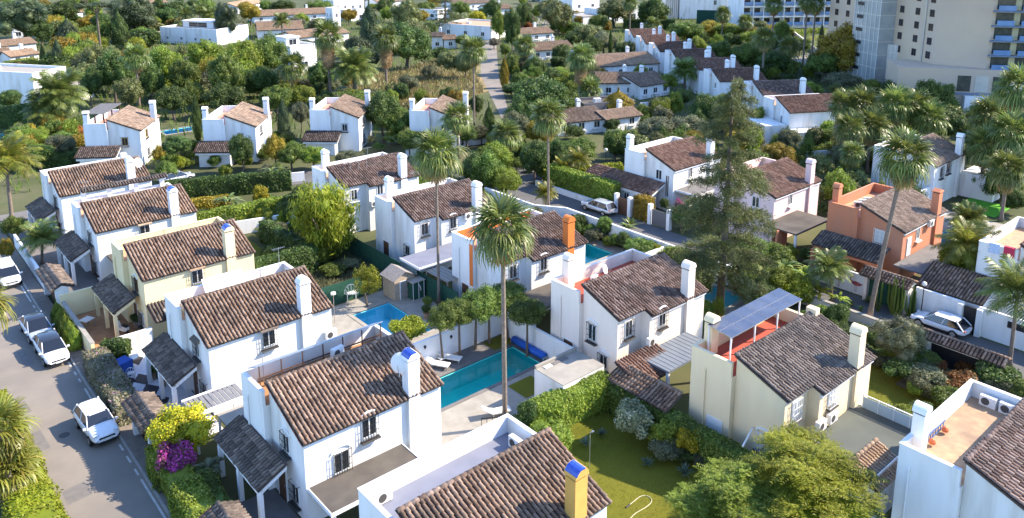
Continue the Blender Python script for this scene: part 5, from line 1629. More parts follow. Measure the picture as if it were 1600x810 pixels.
palm('fan', "small palm beside the far long tan roof", base_px=(822, 116), top_px=(820, 72), R=3.0, tr=.2)
palm('fan_skirt', "stout skirted palm above the low tan roof", base_px=(906, 168), top_px=(908, 88), R=3.0, tr=.4)
palm('fan_skirt', "short skirted palm right of the stout skirted palm", base_px=(922, 172), top_px=(922, 140), R=2.6, tr=.4)
palm('phoenix', "grey feather palm in front of the stepped row", base_px=(1070, 145), top_px=(1070, 112), R=3.4, tr=.3, mat=L_PALM)
palm('phoenix', "large grey feather palm beside the flat white villa at left", base_px=(98, 200), top_px=(92, 148), R=5.0, tr=.4, mat=L_PALM)
palm('phoenix', "second feather palm crown lower beside the flat white villa", base_px=(78, 204), top_px=(74, 178), R=4.0, tr=.35, mat=L_PALM)
palm('phoenix', "big glossy feather palm in front of the dry plot", base_px=(556, 160), top_px=(553, 108), R=5.0, tr=.45, mat=L_PALM)
palm('feather', "yellow green feather palm over the left street bend", base_px=(19, 345), top_px=(9, 252), R=3.6, near=True, tr=.22, mat=L_PALMY)
palm('feather', "small feather palm beside the second street house gate", base_px=(66, 412), top_px=(66, 374), R=2.3, near=True, tr=.14, mat=L_PALM)
palm('fan', "fan palm at the left bottom edge beside the street", crown_px=(-2, 672), h=4.4, R=2.0, near=True, tr=.2, mat=L_PALMY)
palm('fan', "low fan palm below the left bottom palm", crown_px=(12, 735), h=2.4, R=1.9, near=True, tr=.2, mat=L_PALMY)
palm('fan', "drooping fan palm at the left edge beside the parked cars", crown_px=(-30, 476), h=7.0, R=2.1, near=True, tr=.2, mat=L_PALMY)
palm('feather', "feather palm with pale trunk in front of the right lane wall", base_px=(1577, 572), top_px=(1590, 458), R=3.0, near=True, tr=.16, mat=L_PALM)
palm('feather', "small palm in the lane garden corner, lower", base_px=(853, 328), top_px=(852, 302), R=1.6, tr=.1, mat=L_PALMY)
palm('feather', "small bright palm behind the clipped lane hedge", base_px=(905, 288), top_px=(903, 250), R=2.0, tr=.1, mat=L_PALMY)
palm('feather', "small bright palm left of the clipped lane hedge", base_px=(880, 292), top_px=(880, 264), R=1.9, tr=.1, mat=L_PALMY)
palm('phoenix', "low cycad like palm by the long blue pool", base_px=(1515, 365), top_px=(1513, 345), R=2.2, tr=.25, mat=L_PALM)
for i, (u, v, h_, R_, kd, lab) in enumerate((
    (1318, 165, 8.5, 2.6, 'fan_skirt', "skirted palm at the left of the cluster below the hotel"), (1348, 165, 8.5, 3.0, 'fan', "fan palm second in the cluster below the hotel"),
    (1362, 196, 6.5, 2.8, 'fan', "lower fan palm in the cluster below the hotel"), (1398, 165, 8.5, 3.0, 'fan', "fan palm in the middle of the cluster below the hotel"),
    (1432, 168, 8, 3.0, 'fan', "fan palm right of the middle in the cluster below the hotel"), (1452, 186, 7, 2.8, 'fan', "fan palm at the right of the cluster below the hotel"),
    (1590, 138, 13, 3.2, 'fan', "tall palm at the right edge in front of the hotel"), (1548, 182, 8.5, 3.2, 'fan', "palm of the right grove, upper left"),
    (1580, 208, 8.5, 3.0, 'fan', "palm of the right grove, upper right"), (1540, 228, 6.5, 2.8, 'fan', "palm of the right grove, middle left"), (1575, 265, 6, 2.6, 'fan', "palm of the right grove, lower"),
    (1328, 200, 7, 2.4, 'fan', "palm behind the white garden wall beside the salmon house"), (1332, 240, 5, 1.8, 'fan', "small thin palm in front of the white garden wall"))):
    palm(kd, lab, h=h_, crown_px=(u, v), R=R_, tr=.22, group=None)
for i, (u, v, h_, lab) in enumerate(((290, 22, 7, "small far palm at the top edge, left of three"), (312, 18, 8, "small far palm at the top edge, middle of three"), (327, 24, 7, "small far palm at the top edge, right of three"), (440, 34, 7, "far feathery palm above the tan roofed houses"),
        (1130, 22, 9, "far palm in front of the green tarpaulin"), (1195, 60, 10, "far palm beside the bright hedge trees"), (1210, 8, 14, "far tall palm in front of the balcony hotel, left"), (1262, 4, 16, "far tall palm in front of the balcony hotel, middle"), (1275, 6, 15, "far tall palm in front of the balcony hotel, right"), (1165, 34, 7, "small far palm above the round green trees"), (1232, 74, 7, "palm at the corner of the hotel lawn"), (1020, 40, 6, "far small palm behind the clipped hedge strip"), (985, 6, 10, "far palm at the top edge above the modern villa"))):
    palm('fan' if i > 3 else 'feather', lab, h=h_, crown_px=(u, v), R=2.8 if i > 3 else 3.2, tr=.25)

L_PINE3 = leaf_mat("needle_sunlit_olive", (.065, .085, .025), (.125, .145, .045), (.20, .205, .08), trans=.35)
# ------------------------------------------------------------------ tall sparse conifers
def araucaria(label, base_px, top_px, R, mat, dens=1.0, tufts=True):
    x, y = G(*base_px)
    lo, hi = 0.5, 60.0
    for _ in range(50):
        m_ = (lo + hi) / 2
        p = np.array([x, y, m_ - CAM_H]); d = p @ _fw
        if PP_Y - F_PX * (p @ _up) / d > top_px[1]: lo = m_
        else: hi = m_
    h = lo
    rt = thing("conifer_tree", label, "tree", (x, y, 0))
    rg = np.random.default_rng(int(h * 100))
    MB().tube([(0, 0, 0), (.1, 0, h * .5), (0, 0, h)], [.36, .24, .03], 9).obj("trunk", TRUNK, rt, smooth=True)
    br = MB(); quads = []
    z = h * .16
    while z < h * .99:
        t = z / h
        rl = R * (1 - t) ** .55 * (.6 + .4 * math.sin(min(1, t * 4) * math.pi / 2)) + .25
        n = int(rg.integers(5, 8))
        a0 = rg.uniform(0, 6.28)
        for k in range(n):
            if rg.uniform() < .12: continue
            a = a0 + k * 6.283 / n + rg.normal(0, .2)
            L_ = rl * rg.uniform(.65, 1.12)
            dr = np.array([math.cos(a), math.sin(a), 0])
            pts = [np.array([0, 0, z]) + dr * L_ * s + np.array([0, 0, L_ * (.22 * s - .30 * s * s)]) for s in (0, .35, .7, 1.0)]
            br.tube(pts, [.045, .035, .022, .01], 4, False)
            m = int(26 * L_ * dens)
            s = rg.uniform(.22, 1.03, m)
            P = np.array([0, 0, z]) + dr * (L_ * s)[:, None] + np.array([0, 0, 1.]) * (L_ * (.22 * s - .30 * s * s))[:, None]
            side = np.array([-math.sin(a), math.cos(a), 0])
            P = P + side * (rg.normal(0, .22, m) * L_ * .55 * (1.1 - s * .5))[:, None] + np.array([0, 0, 1.]) * rg.normal(-.05, .12, m)[:, None]
            for q in range(8):
                J = rg.normal(0, .16, (m, 3))
                quads.append(leaf_quads(P + J, np.repeat(np.array([[0, 0, 1.]]), m, 0), .34, .055, rg, dr[None] * .6 + rg.normal(size=(m, 3)) * .7, .9))
        z += rg.uniform(.9, 1.5) * (1 if h > 12 else .8)
    o = br.obj("branches", TRUNK, rt); o["kind"] = "stuff"
    link("foliage", mesh_np("foliage", *join(quads)), mat, rt)
    return rt
araucaria("tall sparse conifer with open drooping branches right of centre", (1124, 492), (1142, 118), 5.3, L_PINE3, 1.2)
araucaria("thin araucaria with tiered branches at top centre", (696, 56), (694, -40), 5.0, L_PINE, .5)
araucaria("thin tiered conifer in front of the small brown roofed house", (1150, 200), (1152, 118), 2.6, L_PINE2, .5)

# ------------------------------------------------------------------ grasses nobody could count
L_GRASS = leaf_mat("grass_blade", (.09, .10, .006), (.15, .155, .009), (.20, .18, .015), hue=0.0)
ROADPX = [(803, 195), (780, 195), (743, 118), (746, 55), (781, 55), (785, 118)]
ROADXY = [G(*p) for p in ROADPX]
def grass(name, label, poly, n, hgt, mat, seed=3, z0=0.0):
    rg = np.random.default_rng(seed)
    P = np.array(poly); lo, hi = P.min(0), P.max(0)
    pts = rg.uniform(lo, hi, (n * 3, 2))
    inside = np.zeros(len(pts), bool)
    j = len(P) - 1
    for i in range(len(P)):
        c = ((P[i, 1] > pts[:, 1]) != (P[j, 1] > pts[:, 1])) & (pts[:, 0] < (P[j, 0] - P[i, 0]) * (pts[:, 1] - P[i, 1]) / (P[j, 1] - P[i, 1] + 1e-12) + P[i, 0])
        inside ^= c; j = i
    Q = np.array(ROADXY); onroad = np.zeros(len(pts), bool); j = len(Q) - 1
    for i in range(len(Q)):
        onroad ^= ((Q[i, 1] > pts[:, 1]) != (Q[j, 1] > pts[:, 1])) & (pts[:, 0] < (Q[j, 0] - Q[i, 0]) * (pts[:, 1] - Q[i, 1]) / (Q[j, 1] - Q[i, 1] + 1e-12) + Q[i, 0]); j = i
    pts = pts[inside & ~onroad][:n]; n = len(pts)
    a = rg.uniform(0, 6.28, n); h_ = hgt * rg.uniform(.5, 1.4, n); w = h_ * .22
    C0 = np.c_[pts, np.full(n, z0)]
    s_ = np.c_[np.cos(a), np.sin(a), np.zeros(n)] * w[:, None]
    tip = C0 + np.c_[rg.normal(0, .35, (n, 2)) * h_[:, None], h_]
    V = np.stack([C0 - s_ / 2, C0 + s_ / 2, tip + s_ * .25, tip - s_ * .25], 1).reshape(-1, 3)
    o = link(name, mesh_np(name, V, np.arange(4 * n).reshape(n, 4)), mat)
    return tag(o, label, None, None, 'stuff')
grass("dry_grass", "tall dry straw grass covering the empty plot", [(70, 124), (84, 118), (103, 126), (122, 152), (124, 168), (104, 158), (92, 160), (78, 142)], 16000, .8, L_STRAW)
grass("lawn_grass_blades", "short green grass blades of the sunlit lawn", [(28.5, 20), (36.4, 20), (36.4, 32.6), (30.5, 33.2), (26.5, 34), (26.0, 22)], 24000, .055, L_GRASS, 5, .006)
grass("side_grass_blades", "short green grass blades beside the yellow house", [(48, 12), (57, 12), (57, 26), (48, 26)], 16000, .07, L_GRASS, 6, .006)
grass("weeds", "low weeds in the shaded middle plot", [(25.6, 59), (37, 59), (37, 65.8), (25.6, 65.8)], 5000, .3, L_OLIVE, 8)
grass("undergrowth", "rough green undergrowth between the far gardens", [(10, 112), (60, 108), (100, 80), (150, 60), (210, 90), (260, 160), (200, 260), (60, 300), (10, 200)], 30000, .9, L_MID, 9)

# lush planting between the conifer and the flamingo wall
for i, (kd, u, v, ru, hc, m_, lab) in enumerate((('banana', 1192, 418, 30, 2.4, L_BRIGHT, "tall leafy strelitzia right of the conifer trunk"), ('banana', 1226, 408, 28, 2.6, L_PALM, "broad strelitzia clump second right of the conifer"), ('broad', 1212, 438, 30, 1.8, L_BRIGHT, "bright leafy bush behind the solar pergola"),
        ('banana', 1258, 420, 28, 2.2, L_BRIGHT, "bright banana clump left of the flamingo wall"), ('banana', 1292, 396, 30, 3.0, L_PALM, "tallest banana plant beside the salmon porch"), ('broad', 1244, 452, 28, 1.4, L_LIME, "lime green bush above the solar pergola corner"),
        ('banana', 1282, 448, 24, 1.6, L_LIME, "low bright banana plant above the yellow house ridge"), ('broad', 1178, 392, 30, 2.6, L_MID, "green tree right behind the conifer"), ('broad', 1160, 432, 26, 1.8, L_MID, "green bush at the right foot of the conifer"),
        ('banana', 1312, 460, 18, 1.2, L_BRIGHT, "small leafy plant on the lane planter, left"), ('broad', 1090, 440, 26, 2.0, L_MID, "green bush at the left foot of the conifer"), ('broad', 1055, 402, 24, 1.8, L_BRIGHT, "bright bush in front of the lane wall left of the conifer"),
        ('banana', 1028, 392, 22, 1.6, L_PALM, "glossy leafy plant in front of the lane wall"), ('broad', 760, 262, 28, 3.6, L_MID, "big round leafy tree at the corner of the lane"), ('banana', 770, 285, 22, 2.0, L_BRIGHT, "bright banana clump right of the two-window house"))):
    tree(kd, u, v, ru, ru, hc, m_, lab, "plant" if kd == 'banana' else "tree", name="leafy_plant" if kd == 'banana' else None, trunk=kd != 'banana')
palm('feather', "feathery palm behind the solar pergola", base_px=(1300, 470), top_px=(1296, 420), R=2.2, near=True, tr=.12, mat=L_PALM)
palm('feather', "yellow green feathery palm in front of the towel terrace", base_px=(1512, 465), top_px=(1512, 385), R=2.9, near=True, tr=.14, mat=L_PALMY)
# ------------------------------------------------------------------ pools (the ground sheet is open where they are sunk)
def pool(label, x0, x1, y0, y1, tile, water, cop=.35, dep=1.5, copmat=None, steps=None):
    rt = thing("swimming_pool", label, "pool", (x0, y0, 0))
    w, l = x1 - x0, y1 - y0
    b = MB()
    b.quad((0, 0, -dep), (w, 0, -dep), (w, l, -dep), (0, l, -dep))
    b.quad((0, 0, .02), (w, 0, .02), (w, 0, -dep), (0, 0, -dep)).quad((0, l, -dep), (w, l, -dep), (w, l, .02), (0, l, .02))
    b.quad((0, 0, -dep), (0, l, -dep), (0, l, .02), (0, 0, .02)).quad((w, 0, .02), (w, l, .02), (w, l, -dep), (w, 0, -dep))
    b.obj("basin", tile, rt)
    MB().quad((.002, .002, -.12), (w - .002, .002, -.12), (w - .002, l - .002, -.12), (.002, l - .002, -.12)).obj("water", water, rt)
    c = MB().box(-cop, w + cop, -cop, -.0, -.05, .05).box(-cop, w + cop, l, l + cop, -.05, .05).box(-cop, 0, 0, l, -.05, .05).box(w, w + cop, 0, l, -.05, .05)
    c.obj("coping", copmat or STONE, rt)
    if steps:
        sx0, sx1, sy0, sy1 = steps
        m = MB()
        for k in range(3):
            m.box(sx0 + .002, sx1 - k * (sx1 - sx0) / 3.2, sy0 + .002, sy1 - .002, -dep + .002 + k * dep / 4, -dep + (k + 1) * dep / 4)
        m.obj("steps", M("pale_pool_steps", (.45, .72, .75), (.4, .66, .7), scale=2), rt)
    return rt
for p_ in POOLS: pool(*p_)

# pool surrounds as frames of paving
def deck(name, label, x0, x1, y0, y1, hole, z, mat):
    m = MB()
    if hole:
        a, b, c, d = hole
        for r_ in ((x0, x1, y0, c), (x0, x1, d, y1), (x0, a, c, d), (b, x1, c, d)):
            if r_[1] - r_[0] > .01 and r_[3] - r_[2] > .01: m.add([(r_[0], r_[2], z), (r_[1], r_[2], z), (r_[1], r_[3], z), (r_[0], r_[3], z)], [(0, 1, 2, 3)])
    else: m.add([(x0, y0, z), (x1, y0, z), (x1, y1, z), (x0, y1, z)], [(0, 1, 2, 3)])
    return struct(name, m, mat, label)
deck("pool_terrace", "pale paving round the blue pool", 26.5, 37.2, 46.0, 58.6, (30.6, 34.2, 49.6, 56.2), .012, STONE)
deck("pool_deck", "grey deck with loungers beside the teal pool", 25.6, 38.2, 43.4, 45.4, None, .012, GREYP)
deck("pool_patio", "white patio between the teal pool and the near house", 25.6, 36.6, 34.8, 40.1, None, .012, STONE)
deck("lounger_lawn", "dark green artificial turf corner by the white pool wall", 35.9, 38.1, 43.75, 45.3, None, .03, TURF)
deck("turf_patch", "bright green artificial turf between patio and pool house", 33.4, 35.6, 37.3, 39.3, None, .03, TURF)
deck("right_terrace", "pale terrace round the long pool at right", 82, 96, 26, 36, (84, 92, 28.4, 31.8), .012, STONE)
deck("green_court", "bright green play court beside the long right pool", 97.6, 103, 29.8, 34.4, None, .03, M("green_court_paint", (.10, .36, .02), (.09, .32, .02), scale=2, world_co=True))
deck("sun_terrace", "pale terrace round the small teal pool behind the orange chimney", 49, 58.8, 46.8, 56.4, (52.5, 57.2, 50.8, 54.4), .012, STONE)
deck("garden_terrace", "pale terrace round the pool behind the conifer", 53.4, 59, 34.5, 41.5, (54.6, 58.4, 36.4, 39.6), .012, STONE)
deck("courtyard", "brown shaded courtyard behind the tiled gate wall at right", 54.5, 59.6, 12.5, 21.5, None, .014, GREYP)

# ------------------------------------------------------------------ garden walls, fences, gates
wall("white pool wall with lanterns behind the standard trees", [(25.6, 45.6), (38.35, 45.6)], 2.0)
wall("white wall right of the teal pool behind the blue cover", [(38.15, 45.4), (38.15, 37.1)], 2.0)
wall("dark green screen fence behind the ornate garden chair", [(27.5, 58.85), (34.4, 58.8)], 1.9, .05, FABRIC_G, "fence", "screen_fence")
wall("dark green screen fence below the second middle house", [(37.3, 70.5), (37.3, 59.0)], 1.9, .05, FABRIC_G, "fence", "screen_fence")
wall("dark green screen fence right of the timber shed", [(37.5, 56.6), (37.5, 50.6)], 1.9, .05, FABRIC_G, "fence", "screen_fence")
wall("white garden wall along the left side of the lane", [(57.3, 71.5), (57.5, 63.0), (59.5, 60.0), (59.6, 46.2), (59.6, 34.0)], 1.9)
wall("cream wall at the far side of the orange paved yard", [(11.95, 71.4), (15.4, 71.4)], 2.1, .2, CREAM)
wall("cream front wall behind the clipped cones", [(12.1, 71.2), (12.1, 62.0)], 1.5, .25, CREAM, coping=STONE)
wall("white dividing wall between cream and checkered yards", [(13.3, 61.2), (16.1, 61.2)], 1.8)
wall("low white wall along the pavement by the far gates", [(12.1, 92), (12.1, 78.6)], 1.4)
wall("white wall beside the drive of the far street house", [(25.4, 90.6), (25.4, 84.8)], 1.6)
wall("white wall across the left back gardens behind the strelitzia", [(26, 81.6), (37, 79.0)], 1.5)
wall("white wall with flamingo paintings at the lane", [(66.8, 34.6), (66.8, 29.75)], 1.9)
wall("long white lane wall behind the parked wagon", [(66.8, 25.5), (66.8, 21.75)], 2.4)
wall("white lane wall with dark slatted band at the right edge", [(66.8, 20.6), (66.8, 6)], 2.4)
wall("low pale planter wall along the lane near the leaning palm", [(61.4, 33.4), (61.4, 25.2)], .9, .3, WARMW, coping=STONE)
wall("white wall above the blue court beside the right house", [(82, 36.2), (97.5, 36.2)], 2.6)
wall("curved white garden wall behind the salmon house", [G(1258, 262), G(1300, 258), G(1352, 250)], 2.2)
wall("salmon garden wall left of the salmon house", [(69.0, 40.0), (70.9, 40.0)], 2.6, .2, SALMON)
wall("white wall at the right of the lane beyond the hedge", [(66.4, 72.5), (66.4, 60.2)], .7)
wall("white boundary wall behind the middle row pools", [(48.2, 45.9), (58.9, 46.0)], 1.8)
wall("white boundary wall left of the conifer garden", [(49.0, 33.2), (58.9, 33.2)], 1.8)
wall("low white wall along the small street by the fourth rotated house", [G(700, 232), G(760, 224)], 1.3)
wall("low white wall along the small street, left part", [(27, 100.2), (45, 93.6)], 1.2)
wall("white retaining wall in front of the conical golden hedge", [G(1000, 178), G(1056, 172)], 2.0)
wall("white wall of the far left garden behind the fan palm", [G(226, 150), G(258, 146)], 2.2)
wall("salmon yard wall in front of the salmon house", [(68.2, 35.8), (70.9, 35.8)], 2.2, .2, SALMON)

# gates with tiled roofs
def gate_house(label, x, y0, y1, mat, w=1.9, h=2.15, dmat=None, tm=T_DRK):
    rt = thing("gate", label, "gate", (x, y0, 0))
    L_ = y1 - y0
    for yy_ in (.15, L_ - .15): MB().box(-.5, .5, yy_ - .14, yy_ + .14, 0, h).obj("pillar", mat, rt)
    MB().box(-.5, .5, 0, L_, h, h + .14).obj("lintel", mat, rt)
    MB().box(-.06, .0, .3, L_ - .3, 0, h - .05).obj("gate_leaf", dmat or BFRAME, rt)
    a = .42
    r2 = w / 2 / math.cos(a)
    tiled_plane(rt, "gate_roof", [(0, L_ + .4, r2)], (0, L_ + .2, h + .14 + w / 2 * math.tan(a)), a, -math.pi / 2, tm, thick=.06)
    tiled_plane(rt, "gate_roof", [(0, L_ + .4, r2)], (0, -.2, h + .14 + w / 2 * math.tan(a)), a, math.pi / 2, tm, thick=.06, ridge=False)
    MB().prism([(-w / 2 + .1, h + .14), (w / 2 - .1, h + .14), (0, h + .06 + w / 2 * math.tan(a))], 'y', -.1, .05).prism([(-w / 2 + .1, h + .14), (w / 2 - .1, h + .14), (0, h + .06 + w / 2 * math.tan(a))], 'y', L_ - .05, L_ + .1).obj("gable_end", mat, rt)
    return rt
gate_house("tile roofed garden gate beside the cream house yard", 12.3, 72.2, 77.4, WHITE)
gate_house("tile roofed garden gate under the yellow mimosa", 12.05, 47.0, 50.6, WHITE)
gate_house("tile roofed gate at the bottom edge by the near porch", 12.1, 33.6, 37.1, WHITE)
gate_house("tiled lane gate with dark green doors behind the cactus", 66.5, 25.8, 29.6, WARMW, 2.1, 2.3, FABRIC_G, T_TAN)
rt = thing("gate_wall", "tile capped gate wall on the near side of the lane at right", "wall", (59.8, 16.4, 0))
MB().box(-.2, .2, 0, .7, 0, 1.9).box(-.2, .2, 4.9, 5.6, 0, 1.9).box(-.2, .2, .7, 4.9, 1.55, 1.9).obj("wall", WHITE, rt)
MB().box(-.05, .02, .7, 4.9, 0, 1.55).obj("gate_leaf", BLACK, rt)
tile_wall_cap(rt, (0, -.2), (0, 5.8), 2.25, 1.3, T_TAN)
for (lab, y0, y1, h, mt) in (("dark timber gate in the white lane wall", 57.15, 58.75, 1.9, BFRAME), ("wide grey sliding gate on the lane", 51.6, 53.8, 1.8, M("grey_gate", (.13, .13, .135), rough=.5)), ("black door in the right lane wall", 20.65, 21.7, 2.2, BLACK)):
    rt = thing("lane_gate", lab, "gate", (66.6, y0, 0))
    MB().box(-.04, .04, .05, y1 - y0 - .05, .02, h).obj("gate_leaf", mt, rt)
    for yy_ in (-.2, y1 - y0 + .2): MB().box(-.25, .25, yy_ - .2, yy_ + .2, 0, 2.3).obj("pillar", WHITE, rt)
rt = thing("slatted_panel", "dark slatted band set in the right lane wall", "panel", (66.66, 9, 1.5))
for k in range(5): MB().box(-.03, 0, 0, 9.5, k * .11, k * .11 + .09).obj("slat", BLACK, rt)
# flamingo paintings: flat birds fixed on the wall face
FLAM = M("flamingo_paint", (.40, .12, .10), (.28, .05, .06), scale=3)
for i, (y_, s_) in enumerate(((32.2, 1.0), (30.5, -1.0))):
    rt = thing("flamingo_mural", "painted flamingo with long curved neck on the white wall, %s" % ("left one" if i == 0 else "right one"), "mural", (66.68, y_, .75))
    def P2(pts): return [(s_ * -a, b) for a, b in pts]
    MB().prism(P2([(-.55, .28), (-.25, .05), (.15, .0), (.45, .14), (.42, .34), (.1, .42), (-.2, .36)]), 'x', -.012, -.002).obj("body", FLAM, rt)
    MB().tube([(-.006, s_ * -.40, .28), (-.006, s_ * -.62, .45), (-.006, s_ * -.58, .68), (-.006, s_ * -.40, .82), (-.006, s_ * -.52, .98), (-.006, s_ * -.66, .92)], [.06, .05, .045, .045, .06, .03], 5).obj("neck", FLAM, rt)
    MB().tube([(-.006, -.02 * s_, .02), (-.006, .0, -.6)], .018, 4).tube([(-.006, -.12 * s_, .02), (-.006, -.16 * s_, -.3), (-.006, -.08 * s_, -.6)], .018, 4).obj("leg", FLAM, rt)

# ------------------------------------------------------------------ small buildings in the gardens
rt = thing("pool_house", "white flat roofed pool house with teal window", "pool house", (33.6, 33.9, 0))
MB().box(0, 3.9, 0, 2.8, 0, 2.45).obj("wall", WHITE, rt)
MB().box(.0, 3.9, 2.62, 2.8, 2.45, 2.7).box(-.02, 3.92, -.02, 2.62, 2.45, 2.5).obj("roof", STONE, rt)
MB().prism([(.5, .6), (1.35, .6), (1.35, 1.55), (1.15, 1.75), (.62, 1.75), (.5, 1.5)], 'x', -.012, -.002).obj("window", M("teal_glass", (.05, .34, .36), rough=.15), rt)
for k in range(3): MB().box(.5 + k * .75, 1.15 + k * .75, 2.2, 2.5, 2.502, 2.56).obj("roof_panel", ACW if k == 0 else GREYP, rt)
rt = thing("garden_shed", "small timber garden shed with grey ribbed roof", "shed", (34.7, 56.0, 0))
MB().box(0, 2.1, 0, 1.9, 0, 1.9).prism([(0, 1.9), (2.1, 1.9), (1.05, 2.45)], 'y', .0, 1.9).obj("wall", M("shed_wood", (.42, .34, .25), (.34, .27, .2), scale=4), rt)
for sg in (-1, 1):
    for k in range(8):
        y_ = -.2 + k * .29
        q = [(1.05, 2.52), (1.05 + sg * 1.25, 1.86), (1.05 + sg * 1.25, 1.91), (1.05, 2.57)]
        MB().prism(q, 'y', y_, y_ + .27).obj("roof_plank", WOODG, rt)
door(rt, 1.0, 0, 0, 'n', .8, 1.6, WOODG)
rt = thing("tool_cabinet", "dark green tool cabinet beside the timber shed", "cabinet", (36.0, 55.1, 0))
MB().box(0, 1.2, 0, .8, 0, 1.6).obj("body", FABRIC_G, rt)
MB().box(-.1, 1.3, -.1, .9, 1.6, 1.68).obj("lid", STONE, rt)
for xx in (.0, .58, 1.14): MB().box(xx, xx + .06, -.02, 0, 0, 1.58).obj("door_trim", WFRAME, rt)
rt = thing("canopy_roof", "striped ribbed canopy over the green fence by the orange walled house", "canopy", (37.6, 52.2, 0))
for k in range(9): MB().box(k * .2, k * .2 + .18, 0, 3.4, 2.2 + (k % 2) * .03, 2.25 + (k % 2) * .03).obj("roof_sheet", STONE if k % 2 else WOODG, rt)
for px, py in ((.1, .1), (1.6, .1), (.1, 3.2), (1.6, 3.2)): MB().box(px - .05, px + .05, py - .05, py + .05, 0, 2.2).obj("post", WOODG, rt)
# white slatted pergola between the checkered yard and the near house
rt = thing("pergola", "white pergola with grey slats between two street houses", "pergola", (13.7, 45.95, 0))
for k in range(11): MB().box(.25 + k * .31, .50 + k * .31, .05, 1.95, 2.62, 2.68).obj("slat", M("grey_slat", (.20, .20, .205), (.16, .16, .17), scale=3), rt)
MB().box(.2, 3.7, -.06, .06, 2.5, 2.75).obj("beam", WHITE, rt); MB().box(.2, 3.7, 1.94, 2.06, 2.5, 2.75).obj("beam", WHITE, rt)
for px, py in ((.35, 0), (3.5, 0), (.35, 2), (3.5, 2)): MB().box(px - .07, px + .07, py - .07, py + .07, 0, 2.5).obj("post", WHITE, rt)
rt = thing("flat_canopy", "white flat canopy roof beside the near house porch", "canopy", (15.2, 43.4, 0))
MB().box(0, 1.9, 0, 2.2, 2.3, 2.42).obj("roof", STONE, rt)
for px, py in ((.1, .1), (1.8, .1), (.1, 2.1)): MB().box(px - .06, px + .06, py - .06, py + .06, 0, 2.3).obj("post", WHITE, rt)
# tile roofed shelter and courtyard in front of the yellow house
rt = thing("tile_shelter", "narrow tile roofed shelter between hedge and yellow house", "shelter", (36.9, 27.9, 0))
tiled_plane(rt, "shelter_roof", [(0, 5.0, 1.7)], (1.4, 5.0, 2.75), .35, -math.pi / 2, T_TAN, ridge=True, thick=.08)
for py in (.3, 2.5, 4.7): MB().box(-.08, .08, py - .08, py + .08, 0, 2.1).obj("post", WHITE, rt)
rt = thing("glass_balustrade", "glass and white rail balustrade beside the green flat roof", "balustrade", (46.0, 15.2, 2.4))
for k in range(5):
    MB().box(0, .02, k * .95, k * .95 + .9, .1, .85).obj("pane", M("pale_glass", (.45, .55, .58), rough=.1, spec=.6), rt)
    MB().box(-.02, .04, k * .95 + .9, k * .95 + .95, 0, .95).obj("post", WFRAME, rt)
MB().box(-.03, .05, -.02, 4.8, .951, 1.0).obj("rail", WFRAME, rt)
rt = thing("tile_lean_to", "small tan tile lean-to with white wall below the glass balustrade", "shelter", (39.6, 15.9, 0))
MB().box(0, 3.2, 0, 1.6, 0, 2.0).obj("wall", WHITE, rt)
tiled_plane(rt, "lean_to_roof", [(0, 3.4, 2.0)], (-.1, 1.7, 2.85), .4, 0, T_PAL, thick=.08)

# solar pergola on the yellow house terrace: every panel its own part
rt = thing("solar_pergola", "raised array of blue solar panels on white posts over the red terrace", "solar panels", (38.5, 27.5, 0))
S0, S1 = Vector((.3, -2.6, 7.35)), Vector((8.9, -2.6, 7.35))
for i in range(6):
    for j in range(2):
        x0_, y0_ = .9 + i * 1.36, -2.2 + j * .9
        z0_, z1_ = 7.35 + j * .1, 7.45 + j * .1
        p = MB().add([(x0_, y0_, z0_), (x0_ + 1.33, y0_, z0_), (x0_ + 1.33, y0_ + .87, z1_), (x0_, y0_ + .87, z1_),
                      (x0_, y0_, z0_ - .04), (x0_ + 1.33, y0_, z0_ - .04), (x0_ + 1.33, y0_ + .87, z1_ - .04), (x0_, y0_ + .87, z1_ - .04)],
                     [(0, 1, 2, 3), (7, 6, 5, 4), (0, 4, 5, 1), (1, 5, 6, 2), (2, 6, 7, 3), (3, 7, 4, 0)]).obj("panel", METAL, rt)
        e = .016
        MB().quad((x0_ + e, y0_ + e, z0_ + .006), (x0_ + 1.33 - e, y0_ + e, z0_ + .006), (x0_ + 1.33 - e, y0_ + .87 - e, z1_ + .004), (x0_ + e, y0_ + .87 - e, z1_ + .004)).obj("cells", SOLAR, p)
for xx in (1.0, 3.6, 6.2, 8.9):
    for yy_, zt in ((-2.1, 7.3), (-.5, 7.48)): MB().box(xx - .04, xx + .04, yy_ - .04, yy_ + .04, 5.37, zt).obj("post", WFRAME, rt)
# frame with collectors on the terrace of the blue capped house
h = A[4]
SOLW = M("bluish_frame", (.30, .36, .44), (.25, .30, .37), scale=4, rough=.5)
fr = MB().prism([(-.35, 6.45), (-1.5, 7.05), (-1.5, 7.12), (-.35, 6.52)], 'x', .3, 8.8).obj("collector_rack", SOLW, h)
for k in range(7): MB().box(.5 + k * 1.35, .56 + k * 1.35, -1.5, -1.44, 5.37, 7.0).obj("rack_post", BFRAME, h)
MB().box(.4, 8.7, -1.52, -1.47, 6.2, 6.28).obj("rack_rail", BFRAME, h)
ac_unit(h, 5.3, -1.9, 6.1, .2)
